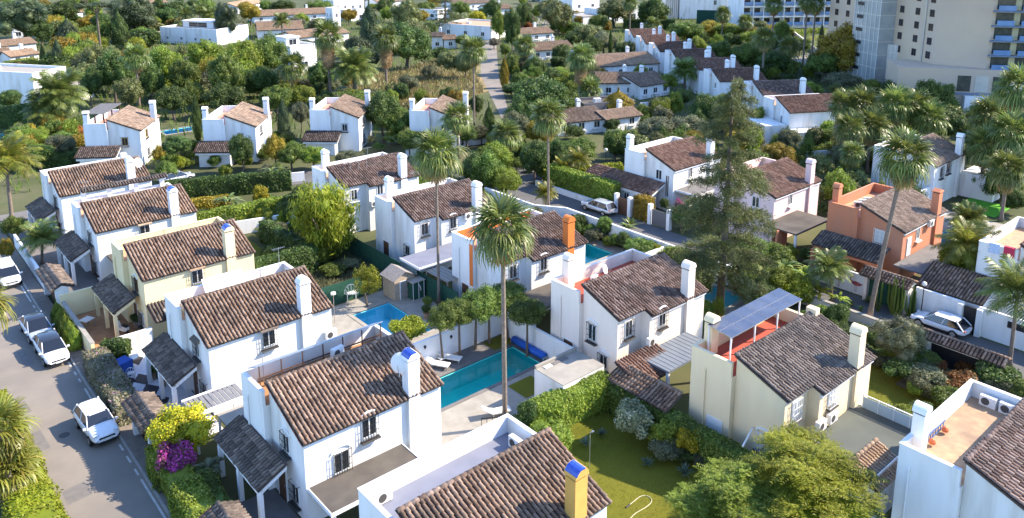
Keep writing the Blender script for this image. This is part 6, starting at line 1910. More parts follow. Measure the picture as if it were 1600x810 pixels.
# broken tiles left on the near terrace wall
rt = thing("tile_heap", "heap of broken terracotta tiles on the near terrace edge", "tiles", (AX + 2.6, AY(5) - 2.55, 5.37))
rr = random.Random(4)
for k in range(26):
    o = MB().box(-.16, .16, -.09, .09, 0, .06).obj("tile_piece", T_PAL, rt, (rr.uniform(0, 2.4), rr.uniform(-.22, .25), .02 + rr.uniform(0, .45) * (1 if k % 2 else .4)))
    o.rotation_euler = (rr.uniform(-.6, .6), rr.uniform(-.6, .6), rr.uniform(0, 3))
ac_unit(None, AX + 1.0, AY(5) - .55, 5.42, 0, "air_conditioner", "white air conditioner at the left corner of the near bare terrace")
ac_unit(None, AX + 8.3, AY(5) - 1.6, 5.42, -1.57, "air_conditioner", "white air conditioner at the right end of the near bare terrace")
# terrace oddments on the right house
rt = thing("terrace_ladder", "blue ladder with orange float lying along the right terrace parapet", "ladder", (BT[5][0] + 1.9, BT[5][1] - .42, 5.45))
MB().box(0, 2.6, -.05, 0, 0, .06).box(0, 2.6, -.05, 0, .34, .40).obj("rail", M("blue_metal", (.08, .14, .30), rough=.5), rt)
for k in range(8): MB().box(.15 + k * .32, .19 + k * .32, -.045, -.005, .06, .34).obj("rung", M("blue_metal", (.08, .14, .30)), rt)
for k in (0.5, 2.1): MB().lathe([(.02, 0), (.16, .05), (.18, .18), (.10, .3), (.02, .34)], k, -.25, 10).obj("float", M("orange_plastic", (.65, .16, .06), rough=.5), rt)

# white house with towels, past the salmon house
h = house("white terrace house with towels drying, at the right edge beyond the lane", 71.0, 22.6, wall=WHITE, tmat=T_TAN, jog=False, seed=44, porch=False)
porch_front(h, T_TAN, WHITE, y0=3.2, y1=-2.0, run=3.6, zt=3.5, zl=2.3, cols=False)
MB().box(-3.3, -.01, -1.6, 2.8, 0, 1.85).obj("porch_room", WHITE, h)
for i, (cl, nm, lab) in enumerate((((.15, .35, .65), "towel", "blue striped towel hung on the right terrace parapet"), ((.55, .05, .10), "towel", "red towel hung on the right terrace parapet"))):
    o = MB().box(0, .03, 0, .8, -.75, .1).box(.031, .28, 0, .8, .06, .1).obj(nm, M("towel_%d" % i, cl, (.8, .8, .85) if i == 0 else (.45, .04, .08), scale=14, rough=.95), None, (70.93 - .03, 21.0 - i * 1.1, 6.3))
    tag(o, lab, "towel")

# ------------------------------------------------------------------ garden furniture
def lounger(label, x, y, rz, mat=ACW):
    rt = thing("sun_lounger", label, "sun lounger", (x, y, .02), rz, "sun loungers")
    MB().box(-.32, .32, -.95, .35, .26, .34).obj("seat", mat, rt)
    MB().prism([(.36, .27), (1.0, .68), (.97, .75), (.34, .34)], 'x', -.32, .32).obj("backrest", mat, rt)
    for px, py in ((-.28, -.85), (.28, -.85), (-.28, .3), (.28, .3)): MB().box(px - .03, px + .03, py - .03, py + .03, 0, .26).obj("leg", METAL, rt)
lounger("white sun lounger on the grey deck, right of two", *G(702, 560, .2), 0.55)
lounger("white sun lounger on the grey deck, left of two", *G(683, 570, .2), 0.55)
lounger("white sun lounger with dark frame on the white patio by the palm", *G(776, 645, .2), 1.2)
rt = thing("side_table", "small white table between the deck loungers", "table", (*G(690, 562, .2), .02))
MB().box(-.25, .25, -.25, .25, .3, .35).obj("table_top", ACW, rt)
for px, py in ((-.2, -.2), (.2, -.2), (-.2, .2), (.2, .2)): MB().box(px - .02, px + .02, py - .02, py + .02, 0, .3).obj("leg", METAL, rt)
rt = thing("pool_cover_roller", "long blue pool cover roller at the far end of the teal pool", "pool cover", (37.75, 40.1, .06))
MB().tube([(0, 0, .3), (0, 3.6, .3)], .27, 14).obj("rolled_cover", M("blue_cover", (.02, .12, .50), (.02, .10, .42), scale=3, rough=.5), rt, smooth=True)
for yy_ in (-.06, 3.66): MB().box(-.25, .25, yy_ - .05, yy_ + .05, 0, .35).obj("stand", METAL, rt)
def chair(label, x, y, rz, mat=ACW, s=1.0):
    rt = thing("garden_chair", label, "chair", (x, y, .02), rz, "garden chairs")
    MB().box(-.24, .24, -.24, .24, .42, .46).obj("seat", mat, rt)
    b = MB()
    for k in range(7):
        a = math.pi * k / 6
        b.tube([(-.22 * math.cos(a) * .9, .24, .46), (-.34 * math.cos(a), .34, .55 + .5 * math.sin(a))], .018, 4)
    b.tube([(-.34 * math.cos(math.pi * k / 8), .345, .55 + .5 * math.sin(math.pi * k / 8)) for k in range(9)], .022, 5)
    b.obj("backrest", mat, rt)
    for px, py in ((-.21, -.21), (.21, -.21), (-.21, .21), (.21, .21)): MB().box(px - .02, px + .02, py - .02, py + .02, 0, .42).obj("leg", mat, rt)
    rt.scale = (s,) * 3
chair("ornate white peacock chair in front of the green fence", *G(550, 470, 0), 2.6, s=1.7)
chair("ornate chair between the green cabinet and the canopy", *G(653, 462, 0), 2.2, s=1.4)
def table(label, x, y, r=.5, mat=ACW):
    rt = thing("garden_table", label, "table", (x, y, .02))
    MB().lathe([(r, .70), (r, .74)], n=16).obj("table_top", mat, rt)
    MB().tube([(0, 0, 0), (0, 0, .7)], .05, 8).obj("stem", mat, rt); MB().lathe([(.28, 0), (.24, .04)], n=12).obj("base", mat, rt)
table("round white table in the checkered yard", *G(207, 572)); chair("white chair left of the table in the checkered yard", *G(202, 560), 1.0); chair("white chair near the table in the checkered yard", *G(206, 592), 2.8)
rt = thing("patio_table", "pale slatted folding table on the orange paved yard", "table", (*G(137, 512), .02), .5)
for k in range(6): MB().box(-.45, .45, -.42 + k * .145, -.30 + k * .145, .70, .73).obj("slat", WARMW, rt)
for px, py in ((-.4, -.35), (.4, -.35), (-.4, .35), (.4, .35)): MB().box(px - .025, px + .025, py - .025, py + .025, 0, .70).obj("leg", WOODG, rt)
def pot(label, x, y, r=.25, plant=None, mat=T_PAL):
    rt = thing("flower_pot", label, "flower pot", (x, y, .02))
    MB().lathe([(r * .65, 0), (r, r * 1.5), (r * 1.1, r * 1.5), (r * 1.1, r * 1.75), (r * .9, r * 1.7)], n=12).obj("pot", mat, rt)
    link("plant", crown('shrub', 1), plant or L_DARK, rt, (0, 0, r * 2.6), scale=(r * 1.5,) * 3)
pot("tall stone planter beside the blue pool", *G(669, 486), .32, L_MID, STONE)
pot("dark planter at the corner of the blue pool", *G(667, 498), .3, L_DARK)
pot("flower pot at the edge of the checkered yard", *G(243, 592), .28, L_MID)
pot("second flower pot at the edge of the checkered yard", *G(255, 604), .28, L_DARK)
pot("pot plant on the cream house porch", *G(214, 512), .3, L_DARK)
rt = thing("scooter", "white motor scooter under the cream house porch", "scooter", (*G(192, 522), .02), 1.9)
MB().prism([(-.55, .35), (-.2, .28), (.25, .28), (.5, .75), (.6, .95), (.5, .97), (.2, .48), (-.1, .5), (-.15, .75), (-.75, .72), (-.75, .5)], 'y', -.14, .14).obj("body", ACW, rt, bevel=.02)
for xx in (-.55, .6):
    w_ = MB().lathe([(.12, -.05), (.24, -.045), (.24, .045), (.12, .05)], n=14).obj("wheel", BLACK, rt, (xx, 0, .24)); w_.rotation_euler = (math.pi / 2, 0, 0)
MB().tube([(.5, -.3, 1.02), (.55, 0, 1.0), (.5, .3, 1.02)], .025, 5).obj("handlebar", BLACK, rt)
MB().box(-.7, -.1, -.15, .15, .75, .83).obj("seat", BLACK, rt)
o = MB().box(-.6, .6, -.5, .5, 0, 1.25).obj("storage_box", M("blue_tarpaulin", (.02, .08, .34), (.02, .06, .26), scale=2, rough=.6), None, (*G(192, 588), .015), .3, bevel=.06)
tag(o, "blue covered box behind the pink tinged hedge", "box")

# lamps
def globe_lamp(label, x, y, h, r=.2, z0=0):
    rt = thing("garden_lamp", label, "lamp", (x, y, z0))
    MB().tube([(0, 0, 0), (0, 0, h)], [.05, .035], 7).obj("pole", BLACK, rt)
    MB().lathe([(r * math.sin(math.pi * k / 8) + .001, h + r - r * math.cos(math.pi * k / 8)) for k in range(9)], n=14).obj("globe", ACW, rt, smooth=True)
globe_lamp("white globe lamp on a black pole behind the parked wagon", 66.2, 24.7, 2.9)
globe_lamp("white globe lamp among the palms beside the white garden wall", *G(1335, 262), 3.0, .25)
globe_lamp("white globe lamp above the golden clipped hedge", *G(946, 268), 2.8, .22)
rt = thing("lawn_lamp", "thin grey lamp post on the near lawn", "lamp", (*G(921, 730), 0))
MB().tube([(0, 0, 0), (0, 0, 2.3), (.12, -.05, 2.38)], .022, 6).obj("pole", METAL, rt); MB().box(.08, .24, -.1, 0, 2.33, 2.39).obj("lamp_head", METAL, rt)
rt = thing("flower_lamp", "white cluster lamp on a post by the green fence", "lamp", (*G(523, 505), 0))
MB().tube([(0, 0, 0), (0, 0, 2.6)], .03, 6).obj("pole", WOODG, rt)
for k in range(6): MB().lathe([(.01, 2.5), (.09, 2.58), (.09, 2.68), (.01, 2.76)], .14 * math.cos(k * 1.05), .14 * math.sin(k * 1.05), 8).obj("globe", ACW, rt)
for i, (x_, lab) in enumerate(((30.6, "dark wall lantern on the white pool wall, left"), (33.0, "dark wall lantern on the white pool wall, right"))):
    rt = thing("wall_lantern", lab, "lamp", (x_, 45.42, 1.5)); MB().lathe([(.03, -.15), (.10, 0), (.12, .05), (.02, .16)], n=6).obj("lantern", BLACK, rt); MB().box(-.02, .02, 0, .06, .0, .05).obj("bracket", BLACK, rt)
# garden hose on the lawn
hp = [G(800 + x * .25063, 607 + y * .25063, .03) for x, y in ((735, 815), (770, 780), (830, 745), (865, 715), (868, 690), (840, 670), (800, 675), (760, 705), (735, 725))]
rt = thing("garden_hose", "pale hose with a dark nozzle lying in curves on the lawn", "hose", (hp[0][0], hp[0][1], 0))
q = [Vector((p[0] - hp[0][0], p[1] - hp[0][1], .035)) for p in hp]
sm = []
for i in range(len(q) - 1):
    for t in (0, .33, .66):
        a, b, c, d = q[max(0, i - 1)], q[i], q[i + 1], q[min(len(q) - 1, i + 2)]
        sm.append(.5 * ((2 * b) + (c - a) * t + (2 * a - 5 * b + 4 * c - d) * t * t + (3 * b - a - 3 * c + d) * t ** 3))
sm.append(q[-1])
MB().tube(sm, .022, 6).obj("hose", M("pale_hose", (.50, .47, .30), rough=.6), rt); MB().tube([q[-1], q[-1] + (q[-1] - q[-2]).normalized() * .35], .05, 6).obj("nozzle", BLACK, rt)
# columnar cactus by the tiled gate
def cactus(label, x, y, n, h, sd):
    rg = random.Random(sd); rt = thing("cactus", label, "cactus", (x, y, 0))
    for k in range(n):
        a = rg.uniform(0, 6.28); r_ = rg.uniform(.1, .7); hh = h * rg.uniform(.55, 1.0)
        b = (r_ * math.cos(a), r_ * math.sin(a))
        MB().tube([(b[0] * .4, b[1] * .4, 0), (b[0], b[1], hh * .35), (b[0] * 1.05, b[1] * 1.05, hh)], [.09, .10, .05], 8).obj("stem", L_MID, rt)
cactus("tall columnar cactus clump in front of the tiled lane gate", *G(1398, 492), 16, 3.4, 3)
cactus("smaller cactus at the right of the tiled lane gate", *G(1425, 494), 8, 2.6, 8)
cactus("single tall cactus stems beside the leaning palm", *G(1372, 486), 3, 3.2, 9)

# ------------------------------------------------------------------ cars
def car(label, x, y, heading, L_=4.2, W_=1.78, H_=1.5, paint=None, style='hatch', roofm=None):
    """local +x is the front"""
    rt = thing("parked_car", label, "car", (x, y, .004), heading, "parked cars")
    w = W_ / 2
    zb = H_ * .60                       # belt line
    hood = {'hatch': .60, 'suv': .66, 'sedan': .57, 'van': .60}[style] * H_
    # x stations from tail to nose: x, half-width factor, z low, z mid, z top
    st = [(-.50, .80, .34, .50, .58), (-.485, .92, .24, .50, zb / H_ * .93), (-.40, .98, .20, .48, zb / H_), (-.15, 1.0, .19, .46, zb / H_), (.10, 1.0, .19, .46, zb / H_ * .99),
          (.22, .99, .19, .46, hood / H_ * 1.0), (.36, .97, .20, .45, hood / H_ * .94), (.455, .90, .22, .42, hood / H_ * .82), (.49, .80, .25, .38, hood / H_ * .66), (.50, .70, .28, .36, hood / H_ * .56)]
    V, F_ = [], []
    for (fx, fw_, zl, zm, zt) in st:
        X = fx * L_; hw = w * fw_; zl, zm, zt = zl * H_ , zm * H_, zt * H_
        V += [(X, -hw * .86, zl), (X, -hw, (zl + zm) / 2), (X, -hw, zm), (X, -hw * .93, zt * .985), (X, -hw * .55, zt * 1.02), (X, hw * .55, zt * 1.02), (X, hw * .93, zt * .985), (X, hw, zm), (X, hw, (zl + zm) / 2), (X, hw * .86, zl)]
    n = 10
    for i in range(len(st) - 1):
        for j in range(n):
            F_.append((i * n + j, i * n + (j + 1) % n, (i + 1) * n + (j + 1) % n, (i + 1) * n + j))
    F_.append(tuple(range(n))); F_.append(tuple(range((len(st) - 1) * n, len(st) * n))[::-1])
    body = MB().add(V, [f[::-1] for f in F_]).obj("body", paint, rt, smooth=True)
    s_ = body.modifiers.new("subsurf", 'SUBSURF'); s_.levels = 2; s_.render_levels = 2
    # glass house
    xa, xb, xc, xd = {'hatch': (.26, .08, -.33, -.475), 'suv': (.24, .09, -.36, -.47), 'sedan': (.27, .07, -.22, -.44), 'van': (.33, .17, -.44, -.485)}[style]
    def frustum(dx, dw, z0, z1, k=1.0):
        wb, wt = w * .90 + dw, w * .70 + dw
        b = [(xd * L_ - dx, -wb, z0), (xa * L_ + dx, -wb, z0), (xa * L_ + dx, wb, z0), (xd * L_ - dx, wb, z0)]
        t = [(xc * L_ - dx, -wt, z1), (xb * L_ + dx, -wt, z1), (xb * L_ + dx, wt, z1), (xc * L_ - dx, wt, z1)]
        return b + t
    fr = frustum(0, 0, zb * .95, H_ * .97)
    g = MB().add(fr, [(3, 2, 1, 0), (4, 5, 6, 7), (0, 1, 5, 4), (1, 2, 6, 5), (2, 3, 7, 6), (3, 0, 4, 7)]).obj("windows", M("car_glass", (.012, .014, .018), rough=.05, spec=.8), rt, bevel=.04)
    # roof skin
    wt = w * .72
    rf = []
    for fx, zz in ((xc - .012, H_ * .955), (xc + .03, H_ * .985), ((xb + xc) / 2, H_), (xb - .03, H_ * .985), (xb + .008, H_ * .955)):
        rf += [(fx * L_, -wt, zz - .03), (fx * L_, -wt * .6, zz + .012), (fx * L_, wt * .6, zz + .012), (fx * L_, wt, zz - .03)]
    MB().add(rf, [(i * 4 + j, i * 4 + 4 + j, i * 4 + 5 + j, i * 4 + 1 + j) for i in range(4) for j in range(3)]).obj("roof", roofm or paint, rt, smooth=True)
    pl = MB()
    for sg in (-1, 1):
        bw, tw_ = w * .915 * sg, w * .715 * sg
        pl.tube([(xa * L_, bw, zb * .96), (xb * L_, tw_, H_ * .965)], .035, 5).tube([(xd * L_ * .99, bw, zb * .96), (xc * L_, tw_, H_ * .965)], .06, 5)
        xm = (xa + xd) / 2 + .02
        pl.tube([(xm * L_, bw, zb * .96), ((xb + xc) / 2 * L_, tw_, H_ * .965)], .03, 5)
    pl.obj("pillars", paint, rt)
    for fx in (.31, -.30):
        for sg in (-1, 1):
            wh = MB().lathe([(.20, -.10), (.325, -.09), (.335, 0), (.325, .09), (.20, .10)], n=20).obj("wheel", M("tyre", (.02, .02, .02), rough=.9), rt, (fx * L_, sg * (w - .10), .335))
            wh.rotation_euler = (math.pi / 2, 0, 0)
            MB().lathe([(.03, -.105), (.20, -.108), (.20, .108), (.03, .105)], n=12).obj("rim", METAL, wh)
            MB().lathe([(.36, -.012), (.37, .012)], n=20).obj("wheel_arch", BLACK, wh, (0, 0, -sg * .06))
    for sg in (-1, 1):
        MB().cbox(.455 * L_, sg * w * .66, hood * .80, .16, .34, .13).obj("headlight", M("lamp_glass", (.65, .68, .72), rough=.1, spec=.7), rt, bevel=.03)
        MB().cbox(-.485 * L_, sg * w * .74, zb * .86, .08, .22, .20).obj("tail_light", M("red_lamp", (.35, .01, .01), rough=.2), rt, bevel=.02)
        MB().cbox(xa * L_ - .12, sg * (w + .07), zb * 1.04, .14, .18, .13).obj("mirror", paint, rt, bevel=.03)
    MB().cbox(.497 * L_, 0, hood * .62, .03, W_ * .52, .10).obj("grille", BLACK, rt)
    MB().cbox(.498 * L_, 0, .30, .03, W_ * .60, .12).obj("air_intake", BLACK, rt)
    MB().cbox(.506 * L_, 0, hood * .48, .015, .48, .11).obj("number_plate", ACW, rt); MB().cbox(-.506 * L_, 0, zb * .62, .015, .48, .11).obj("number_plate", ACW, rt)
    return rt

def paint_mat(name, c, rough=.25, metal=0.0):
    m = M(name, c, rough=rough, spec=.5, metal=metal)
    b = m.node_tree.nodes["Principled BSDF"]; b.inputs["Coat Weight"].default_value = .6; b.inputs["Coat Roughness"].default_value = .05
    return m
PW = paint_mat("white_car_paint", (.72, .73, .74)); PS = paint_mat("silver_car_paint", (.52, .55, .58), .3, .4); PB = paint_mat("black_car_paint", (.02, .022, .026), .15)
a, b = G(139.5, 695.8), G(119.3, 669.9)
dn = -math.pi / 2
car("white compact crossover with black grille parked nearest on the street", (a[0] + b[0]) / 2 + .88, (a[1] + b[1]) / 2, dn + .05, 4.15, 1.77, 1.56, PW, 'suv')
car("white hatchback with black roof parked behind the compact crossover", 9.9, 65.15, dn + .02, 4.5, 1.76, 1.48, PW, 'hatch', PB)
x_, y_ = G(45, 537); car("silver saloon with dark roof parked just behind the white hatchback", x_ + .85, y_ + 1.3, dn + .03, 4.6, 1.8, 1.44, PS, 'sedan', PB)
x_, y_ = G(12, 452); car("white people carrier at the left edge of the street", x_ + .35, y_ + 2.0, dn + .0, 4.6, 1.82, 1.68, PW, 'van')
car("silver estate car parked beside the clipped lane hedge", 65.2, 60.4, math.pi / 2 + .03, 4.5, 1.82, 1.5, PS, 'suv')
car("white estate car with black roof bars parked at the white lane wall", 65.5, 22.9, math.pi / 2, 4.3, 1.76, 1.40, PW, 'hatch')
x_, y_ = G(277, 284); car("pale car half hidden behind the golden topped hedge", x_, y_, .1, 4.3, 1.78, 1.45, PS, 'hatch')

rt = thing("timber_deck", "grey timber steps and deck behind the blue capped chimney house", "deck", (24.6, 33.4, 0))
for k in range(12): MB().box(0, 2.6, k * .22, k * .22 + .2, .02, .30 + (k % 2) * .015).obj("plank", WOODG, rt)
for k in range(4): MB().box(2.6 + k * .3, 2.9 + k * .3, .1, 2.5, .02, .26 - k * .06).obj("step", WOODG, rt)
rt = thing("railing", "dark metal railing beside the palm foot", "railing", (*G(752, 676), .02), -.6)
for k in range(7): MB().box(k * .35, k * .35 + .035, 0, .035, 0, .95).obj("bar", BLACK, rt)
MB().box(0, 2.14, -.005, .04, .951, 1.0).obj("handrail", BLACK, rt)
for i, (u, v, w_, l_) in enumerate(((60, 690, .9, 2.6), (120, 770, 1.3, 1.6), (40, 560, .7, 3.0), (30, 640, 1.2, 1.8))):
    x_, y_ = G(u, v)
    sheet("asphalt_patch", [(x_ - w_ / 2, y_ - l_ / 2), (x_ + w_ / 2, y_ - l_ / 2 + .1), (x_ + w_ / 2 - .1, y_ + l_ / 2), (x_ - w_ / 2, y_ + l_ / 2 - .15)], .003 , M("patched_asphalt", (.17, .155, .14), (.14, .13, .12), scale=2, world_co=True), "darker repaired patch in the street surface")
for i, (x_, y_, lab) in enumerate(((8.2, 53.5, "round manhole cover in the near street"), (8.4, 74.0, "round manhole cover in the far street"))):
    struct("manhole_cover", MB().lathe([(.32, .001), (.32, .008)], x_, y_, 18), M("cast_iron", (.07, .065, .06), rough=.7), lab)
# ------------------------------------------------------------------ far buildings
def frame_of(p0, p1):
    d = Vector((p1[0] - p0[0], p1[1] - p0[1])); return d.length, math.atan2(d.y, d.x)

def villa(label, p0, p1, dep, h, mat=WHITE, roofm=None, wins=3, wh=1.3, ww=1.6, upper=None, low=None, wz=None, name="villa", cat="villa"):
    """flat roofed block whose front runs from p0 to p1 (left to right as seen), body behind it"""
    L_, th = frame_of(p0, p1)
    rt = thing(name, label, cat, (p0[0], p0[1], 0), th)
    MB().box(0, L_, 0, dep, 0, h).obj("wall", mat, rt)
    MB().box(0, L_, 0, .25, h, h + .5).box(0, L_, dep - .25, dep, h, h + .5).box(0, .25, .25, dep - .25, h, h + .5).box(L_ - .25, L_, .25, dep - .25, h, h + .5).obj("parapet", mat, rt)
    MB().box(.25, L_ - .25, .25, dep - .25, h, h + .02).obj("roof", roofm or STONE, rt)
    nf = max(1, int(h / 3.0))
    for f in range(nf):
        for k in range(wins):
            window(rt, (k + .5) * L_ / wins, 0, (wz or 1.6) + f * 3.0, 'n', ww, wh, style='none')
    for k in range(2): window(rt, 0, (k + .5) * dep / 2, 1.6 + (nf - 1) * 3.0, 'f', ww * .7, wh, style='none')
    if upper:
        x0, x1, y0, y1, z1 = upper
        MB().box(x0, x1, y0, y1, h + .021, z1).obj("upper_block", mat, rt); MB().box(x0 - .2, x1 + .2, y0 - .3, y1 + .2, z1, z1 + .25).obj("upper_roof", mat, rt)
        window(rt, (x0 + x1) / 2, y0, (h + z1) / 2, 'n', (x1 - x0) * .6, 1.4, style='none')
    if low:
        x0, x1, y0, y1, z1 = low
        MB().box(x0, x1, y0, y1, 0, z1).obj("low_block", mat, rt); MB().box(x0 - .1, x1 + .1, y0 - .1, y1, z1, z1 + .2).obj("low_roof", roofm or STONE, rt)
        window(rt, (x0 + x1) / 2, y0, z1 * .5, 'n', (x1 - x0) * .4, 1.2, style='none')
    MB().box(L_ * .3, L_ * .3 + 1.2, dep * .4, dep * .4 + .9, h + .021, h + .75).obj("roof_machine", ACW, rt)
    return rt

def bungalow(label, p0, p1, dep, h=2.7, tmat=T_PAL, wall_=WHITE, wins=3, chim=True, pitch=.3, hip=False):
    L_, th = frame_of(p0, p1)
    rt = thing("bungalow", label, "bungalow", (p0[0], p0[1], 0), th)
    a = pitch; rise = dep / 2 * math.tan(a)
    MB().box(0, L_, 0, dep, 0, h).prism([(0, h), (dep, h), (dep / 2, h + rise - .12)], 'x', 0.05, L_ - .05).obj("wall", wall_, rt)
    r2 = (dep / 2 + .4) / math.cos(a)
    tiled_plane(rt, "roof", [(0, L_ + .6, r2)], (-.3, dep / 2, h + rise), a, 0, tmat, seed=1)
    tiled_plane(rt, "roof", [(0, L_ + .6, r2)], (L_ + .3, dep / 2, h + rise), a, math.pi, tmat, seed=2, ridge=False)
    for k in range(wins): window(rt, (k + .5) * L_ / wins, 0, 1.4, 'n', 1.1, 1.1, style='plain')
    if chim: chimney(rt, L_ * .7, dep * .6, h, h + rise + .9, .7, .6)
    return rt

villa("flat roofed white villa with corner window at the left edge", (18.5, 184.5), (28.6, 169.6), 8.0, 5.6, wins=2, ww=2.4, wh=.5, low=(16.0, 23, 2.0, 9, 3.0))
villa("wide white villa with roof lights among the upper left trees", G(252, 67), G(340, 72), 14, 4.2, wins=4, ww=.8, wh=.8, upper=(4, 15, 5, 11, 6.0), low=(-4, -.02, 2, 10, 2.6))
villa("small white modern house right of the grey green fan palm", G(456, 114), G(496, 108), 9, 5.6, wins=1, ww=2.0, upper=(1, 4.5, 3, 7, 7.6))
villa("far white block at the top edge right of the tan roofs", G(522, 19), G(569, 16), 10, 4.2, wins=4, ww=1.0)
villa("flat tan roofed low building at the far end of the pale road", G(688, 57), G(768, 63), 16, 3.6, roofm=TERRA, wins=3, ww=1.2)
villa("tall white modern villa at the top edge left of the dark windowed villa", G(894, 30), G(936, 27), 11, 6.6, wins=2, ww=1.3, low=(-2, 6, -4, -.02, 2.6))
villa("white modern villa with three tall dark windows at upper right", G(942, 38), G(1010, 33), 11, 4.6, wins=5, ww=1.8, wh=2.4, wz=1.9, low=(-8, -.02, 1, 8, 2.8))
bungalow("long tan tiled roof in front of the upper left street", G(398, 37), G(522, 31), 10, 2.6, T_PAL, wins=6)
bungalow("white house with tan tiled roof at the top left of centre", G(404, 63), G(474, 60), 12, 3.0, T_PAL, wins=3)
bungalow("low house with tan roof behind the left skirted palm", G(462, 74), G(545, 64), 9, 2.6, T_PAL, wins=4)
villa("slim white tower block above the left skirted palm", G(521, 46), G(533, 45), 5, 6.5, wins=1, ww=.8)
bungalow("small white house with dark pitched roof beside the dry plot trees", G(675, 77), G(692, 77), 5, 3.6, T_DRK, wins=1)
bungalow("small white house with tan roof beside the dry plot trees", G(694, 77), G(714, 76), 5, 2.8, T_PAL, wins=1, chim=False)
bungalow("long tan roofed bungalow with small square windows", G(832, 95), G(896, 91), 9, 2.6, T_PAL, wins=4)
bungalow("tan roofed bungalow at the far end beside the rust shrub", G(812, 68), G(864, 64), 8, 2.6, T_PAL, wins=3)
bungalow("hipped tan roofed bungalow behind the conical golden hedge", G(934, 152), G(1000, 152), 8.5, 2.9, T_PAL, wins=2)
bungalow("white gabled wing with parasol terrace right of the hipped bungalow", G(1000, 156), G(1046, 148), 9, 2.7, T_DUST, wins=3)
bungalow("broad tan roofed bungalow behind the hipped bungalow", G(934, 124), G(1028, 118), 11, 2.9, T_PAL, wins=4)
bungalow("low tan roofed bungalow behind the lane hedges", G(872, 214), G(944, 206), 7.5, 2.3, T_DUST, wins=3)
bungalow("narrow ribbed tile roof right of the low tan bungalow", G(946, 208), G(1000, 200), 5, 2.3, T_PAL, wins=2)
villa("grey pergola topped low annexe behind the low tan bungalow", G(912, 190), G(992, 184), 5, 2.6, GREYP, CONC, wins=3)
bungalow("tan roofed terrace bungalow at the left edge, upper", G(-12, 92), G(58, 84), 7, 3.0, T_PAL, wins=2)
bungalow("tan roofed terrace bungalow at the left edge, middle", G(-20, 104), G(20, 100), 6, 2.8, T_PAL, wins=2)
bungalow("tan roofed terrace bungalow at the left edge, lower right", G(18, 104), G(62, 98), 6, 2.4, T_PAL, wins=2)
bungalow("tan roofed house at the top edge right of the dark pine", G(372, 22), G(412, 14), 9, 2.8, T_PAL, wins=2)
bungalow("far tan roof at the top edge left of the tall conifer", G(540, 12), G(566, 8), 8, 2.8, T_PAL, wins=2)
bungalow("far tan roof at the top edge above the rounded tree", G(590, 14), G(640, 10), 9, 2.8, T_PAL, wins=2)
bungalow("far tan roof at the top edge right of the araucaria", G(708, 18), G(770, 14), 9, 2.8, T_DUST, wins=3)
villa("far white house at the top edge beside the sparse araucaria", G(650, 30), G(684, 32), 8, 3.4, wins=2)
villa("white house with tiled yard at the far end of the short road", G(862, 4), G(892, 0), 9, 4.0, wins=2)

villa("low white far house between the dark clipped hedge and the big green trees", G(404, 100), G(440, 98), 8, 3.0, wins=3, ww=1.0)
villa("white far house left of the tall dark conifer at the top", G(548, 34), G(570, 32), 8, 3.6, wins=2)
bungalow("tan roofed far house above the fat rounded cypress", G(232, 16), G(262, 14), 8, 2.8, T_PAL, wins=2)
bungalow("tan roofed far house left of the corner pine trunk", G(88, 34), G(130, 30), 8, 2.8, T_PAL, wins=2)
villa("small white far house above the left tan bungalows", G(20, 62), G(58, 60), 7, 3.2, wins=2)
bungalow("tan roofed far house right of the yellow top tree", G(760, 26), G(800, 24), 8, 2.8, T_PAL, wins=2)
# white resort hotel at the top right
L_, th = frame_of(G(1062, 30), G(1160, 29))
p0 = G(1062, 30)
rt = thing("resort_building", "plain white resort building behind the green tarpaulin", "hotel", (p0[0], p0[1], 0), th)
MB().box(0, L_, 0, 18, 0, 16).obj("wall", WHITE, rt)
MB().box(L_ * .62, L_ * .72, -1.2, -.01, 0, 15).obj("pilaster", WHITE, rt)
window(rt, L_ * .55, 0, 6.0, 'n', 1.2, 1.8, style='none')
for k in range(7): MB().box(-5.5 + k * .75, -5.0 + k * .75, 1.0, 8, 0, 14).obj("fin", WARMW, rt)
o = wall("green tarpaulin fence in front of the white resort building", [G(1088, 38), G(1162, 40)], 5.0, .1, FABRIC_G, "fence", "tarpaulin_fence")
L_, th = frame_of(G(1160, 46), G(1302, 44)); p0 = G(1160, 46)
rt = thing("balcony_hotel", "white hotel with rows of blue glass balconies at the top edge", "hotel", (p0[0], p0[1], 0), th)
MB().box(0, L_, 1.6, 14, 0, 24).obj("wall", WHITE, rt)
BGL = M("blue_balcony_glass", (.10, .20, .38), (.14, .26, .45), scale=.6, rough=.15, spec=.6)
for f in range(6):
    z = 1.0 + f * 3.4
    MB().box(-.2, L_ + .2, 0, 1.59, z + 2.9, z + 3.2).obj("balcony_slab", WHITE, rt)
    for k in range(9):
        MB().box((k + .08) * L_ / 9, (k + .92) * L_ / 9, .05, .1, z + .2, z + 1.2).obj("balcony_glass", BGL, rt)
        MB().box((k + .2) * L_ / 9, (k + .8) * L_ / 9, 1.52, 1.595, z + .1, z + 2.5).obj("balcony_door", GLASS, rt)
    for k in range(10): MB().box(k * L_ / 9 - .12, k * L_ / 9 + .12, 0.02, 1.58, z - .2, z + 2.89).obj("partition", WHITE, rt)
o = wall("low pale wall of the hotel garden", [G(1165, 52), G(1240, 56), G(1290, 96)], 1.4, .3, WARMW)
sheet("hotel_lawn", [G(1236, 66), G(1282, 62), G(1284, 56), G(1238, 60)], .01, TURF, "small lit lawn left of the tan hotel tower")
sheet("hotel_path", [G(1232, 90), G(1262, 84), G(1350, 128), G(1330, 140)], .008, STONE, "pale path rising to the hotel annex")
sheet("hotel_forecourt", [G(1470, 178), G(1545, 172), G(1560, 205), G(1490, 198)], .008, GREYP, "bluish grey hotel forecourt behind the palms")

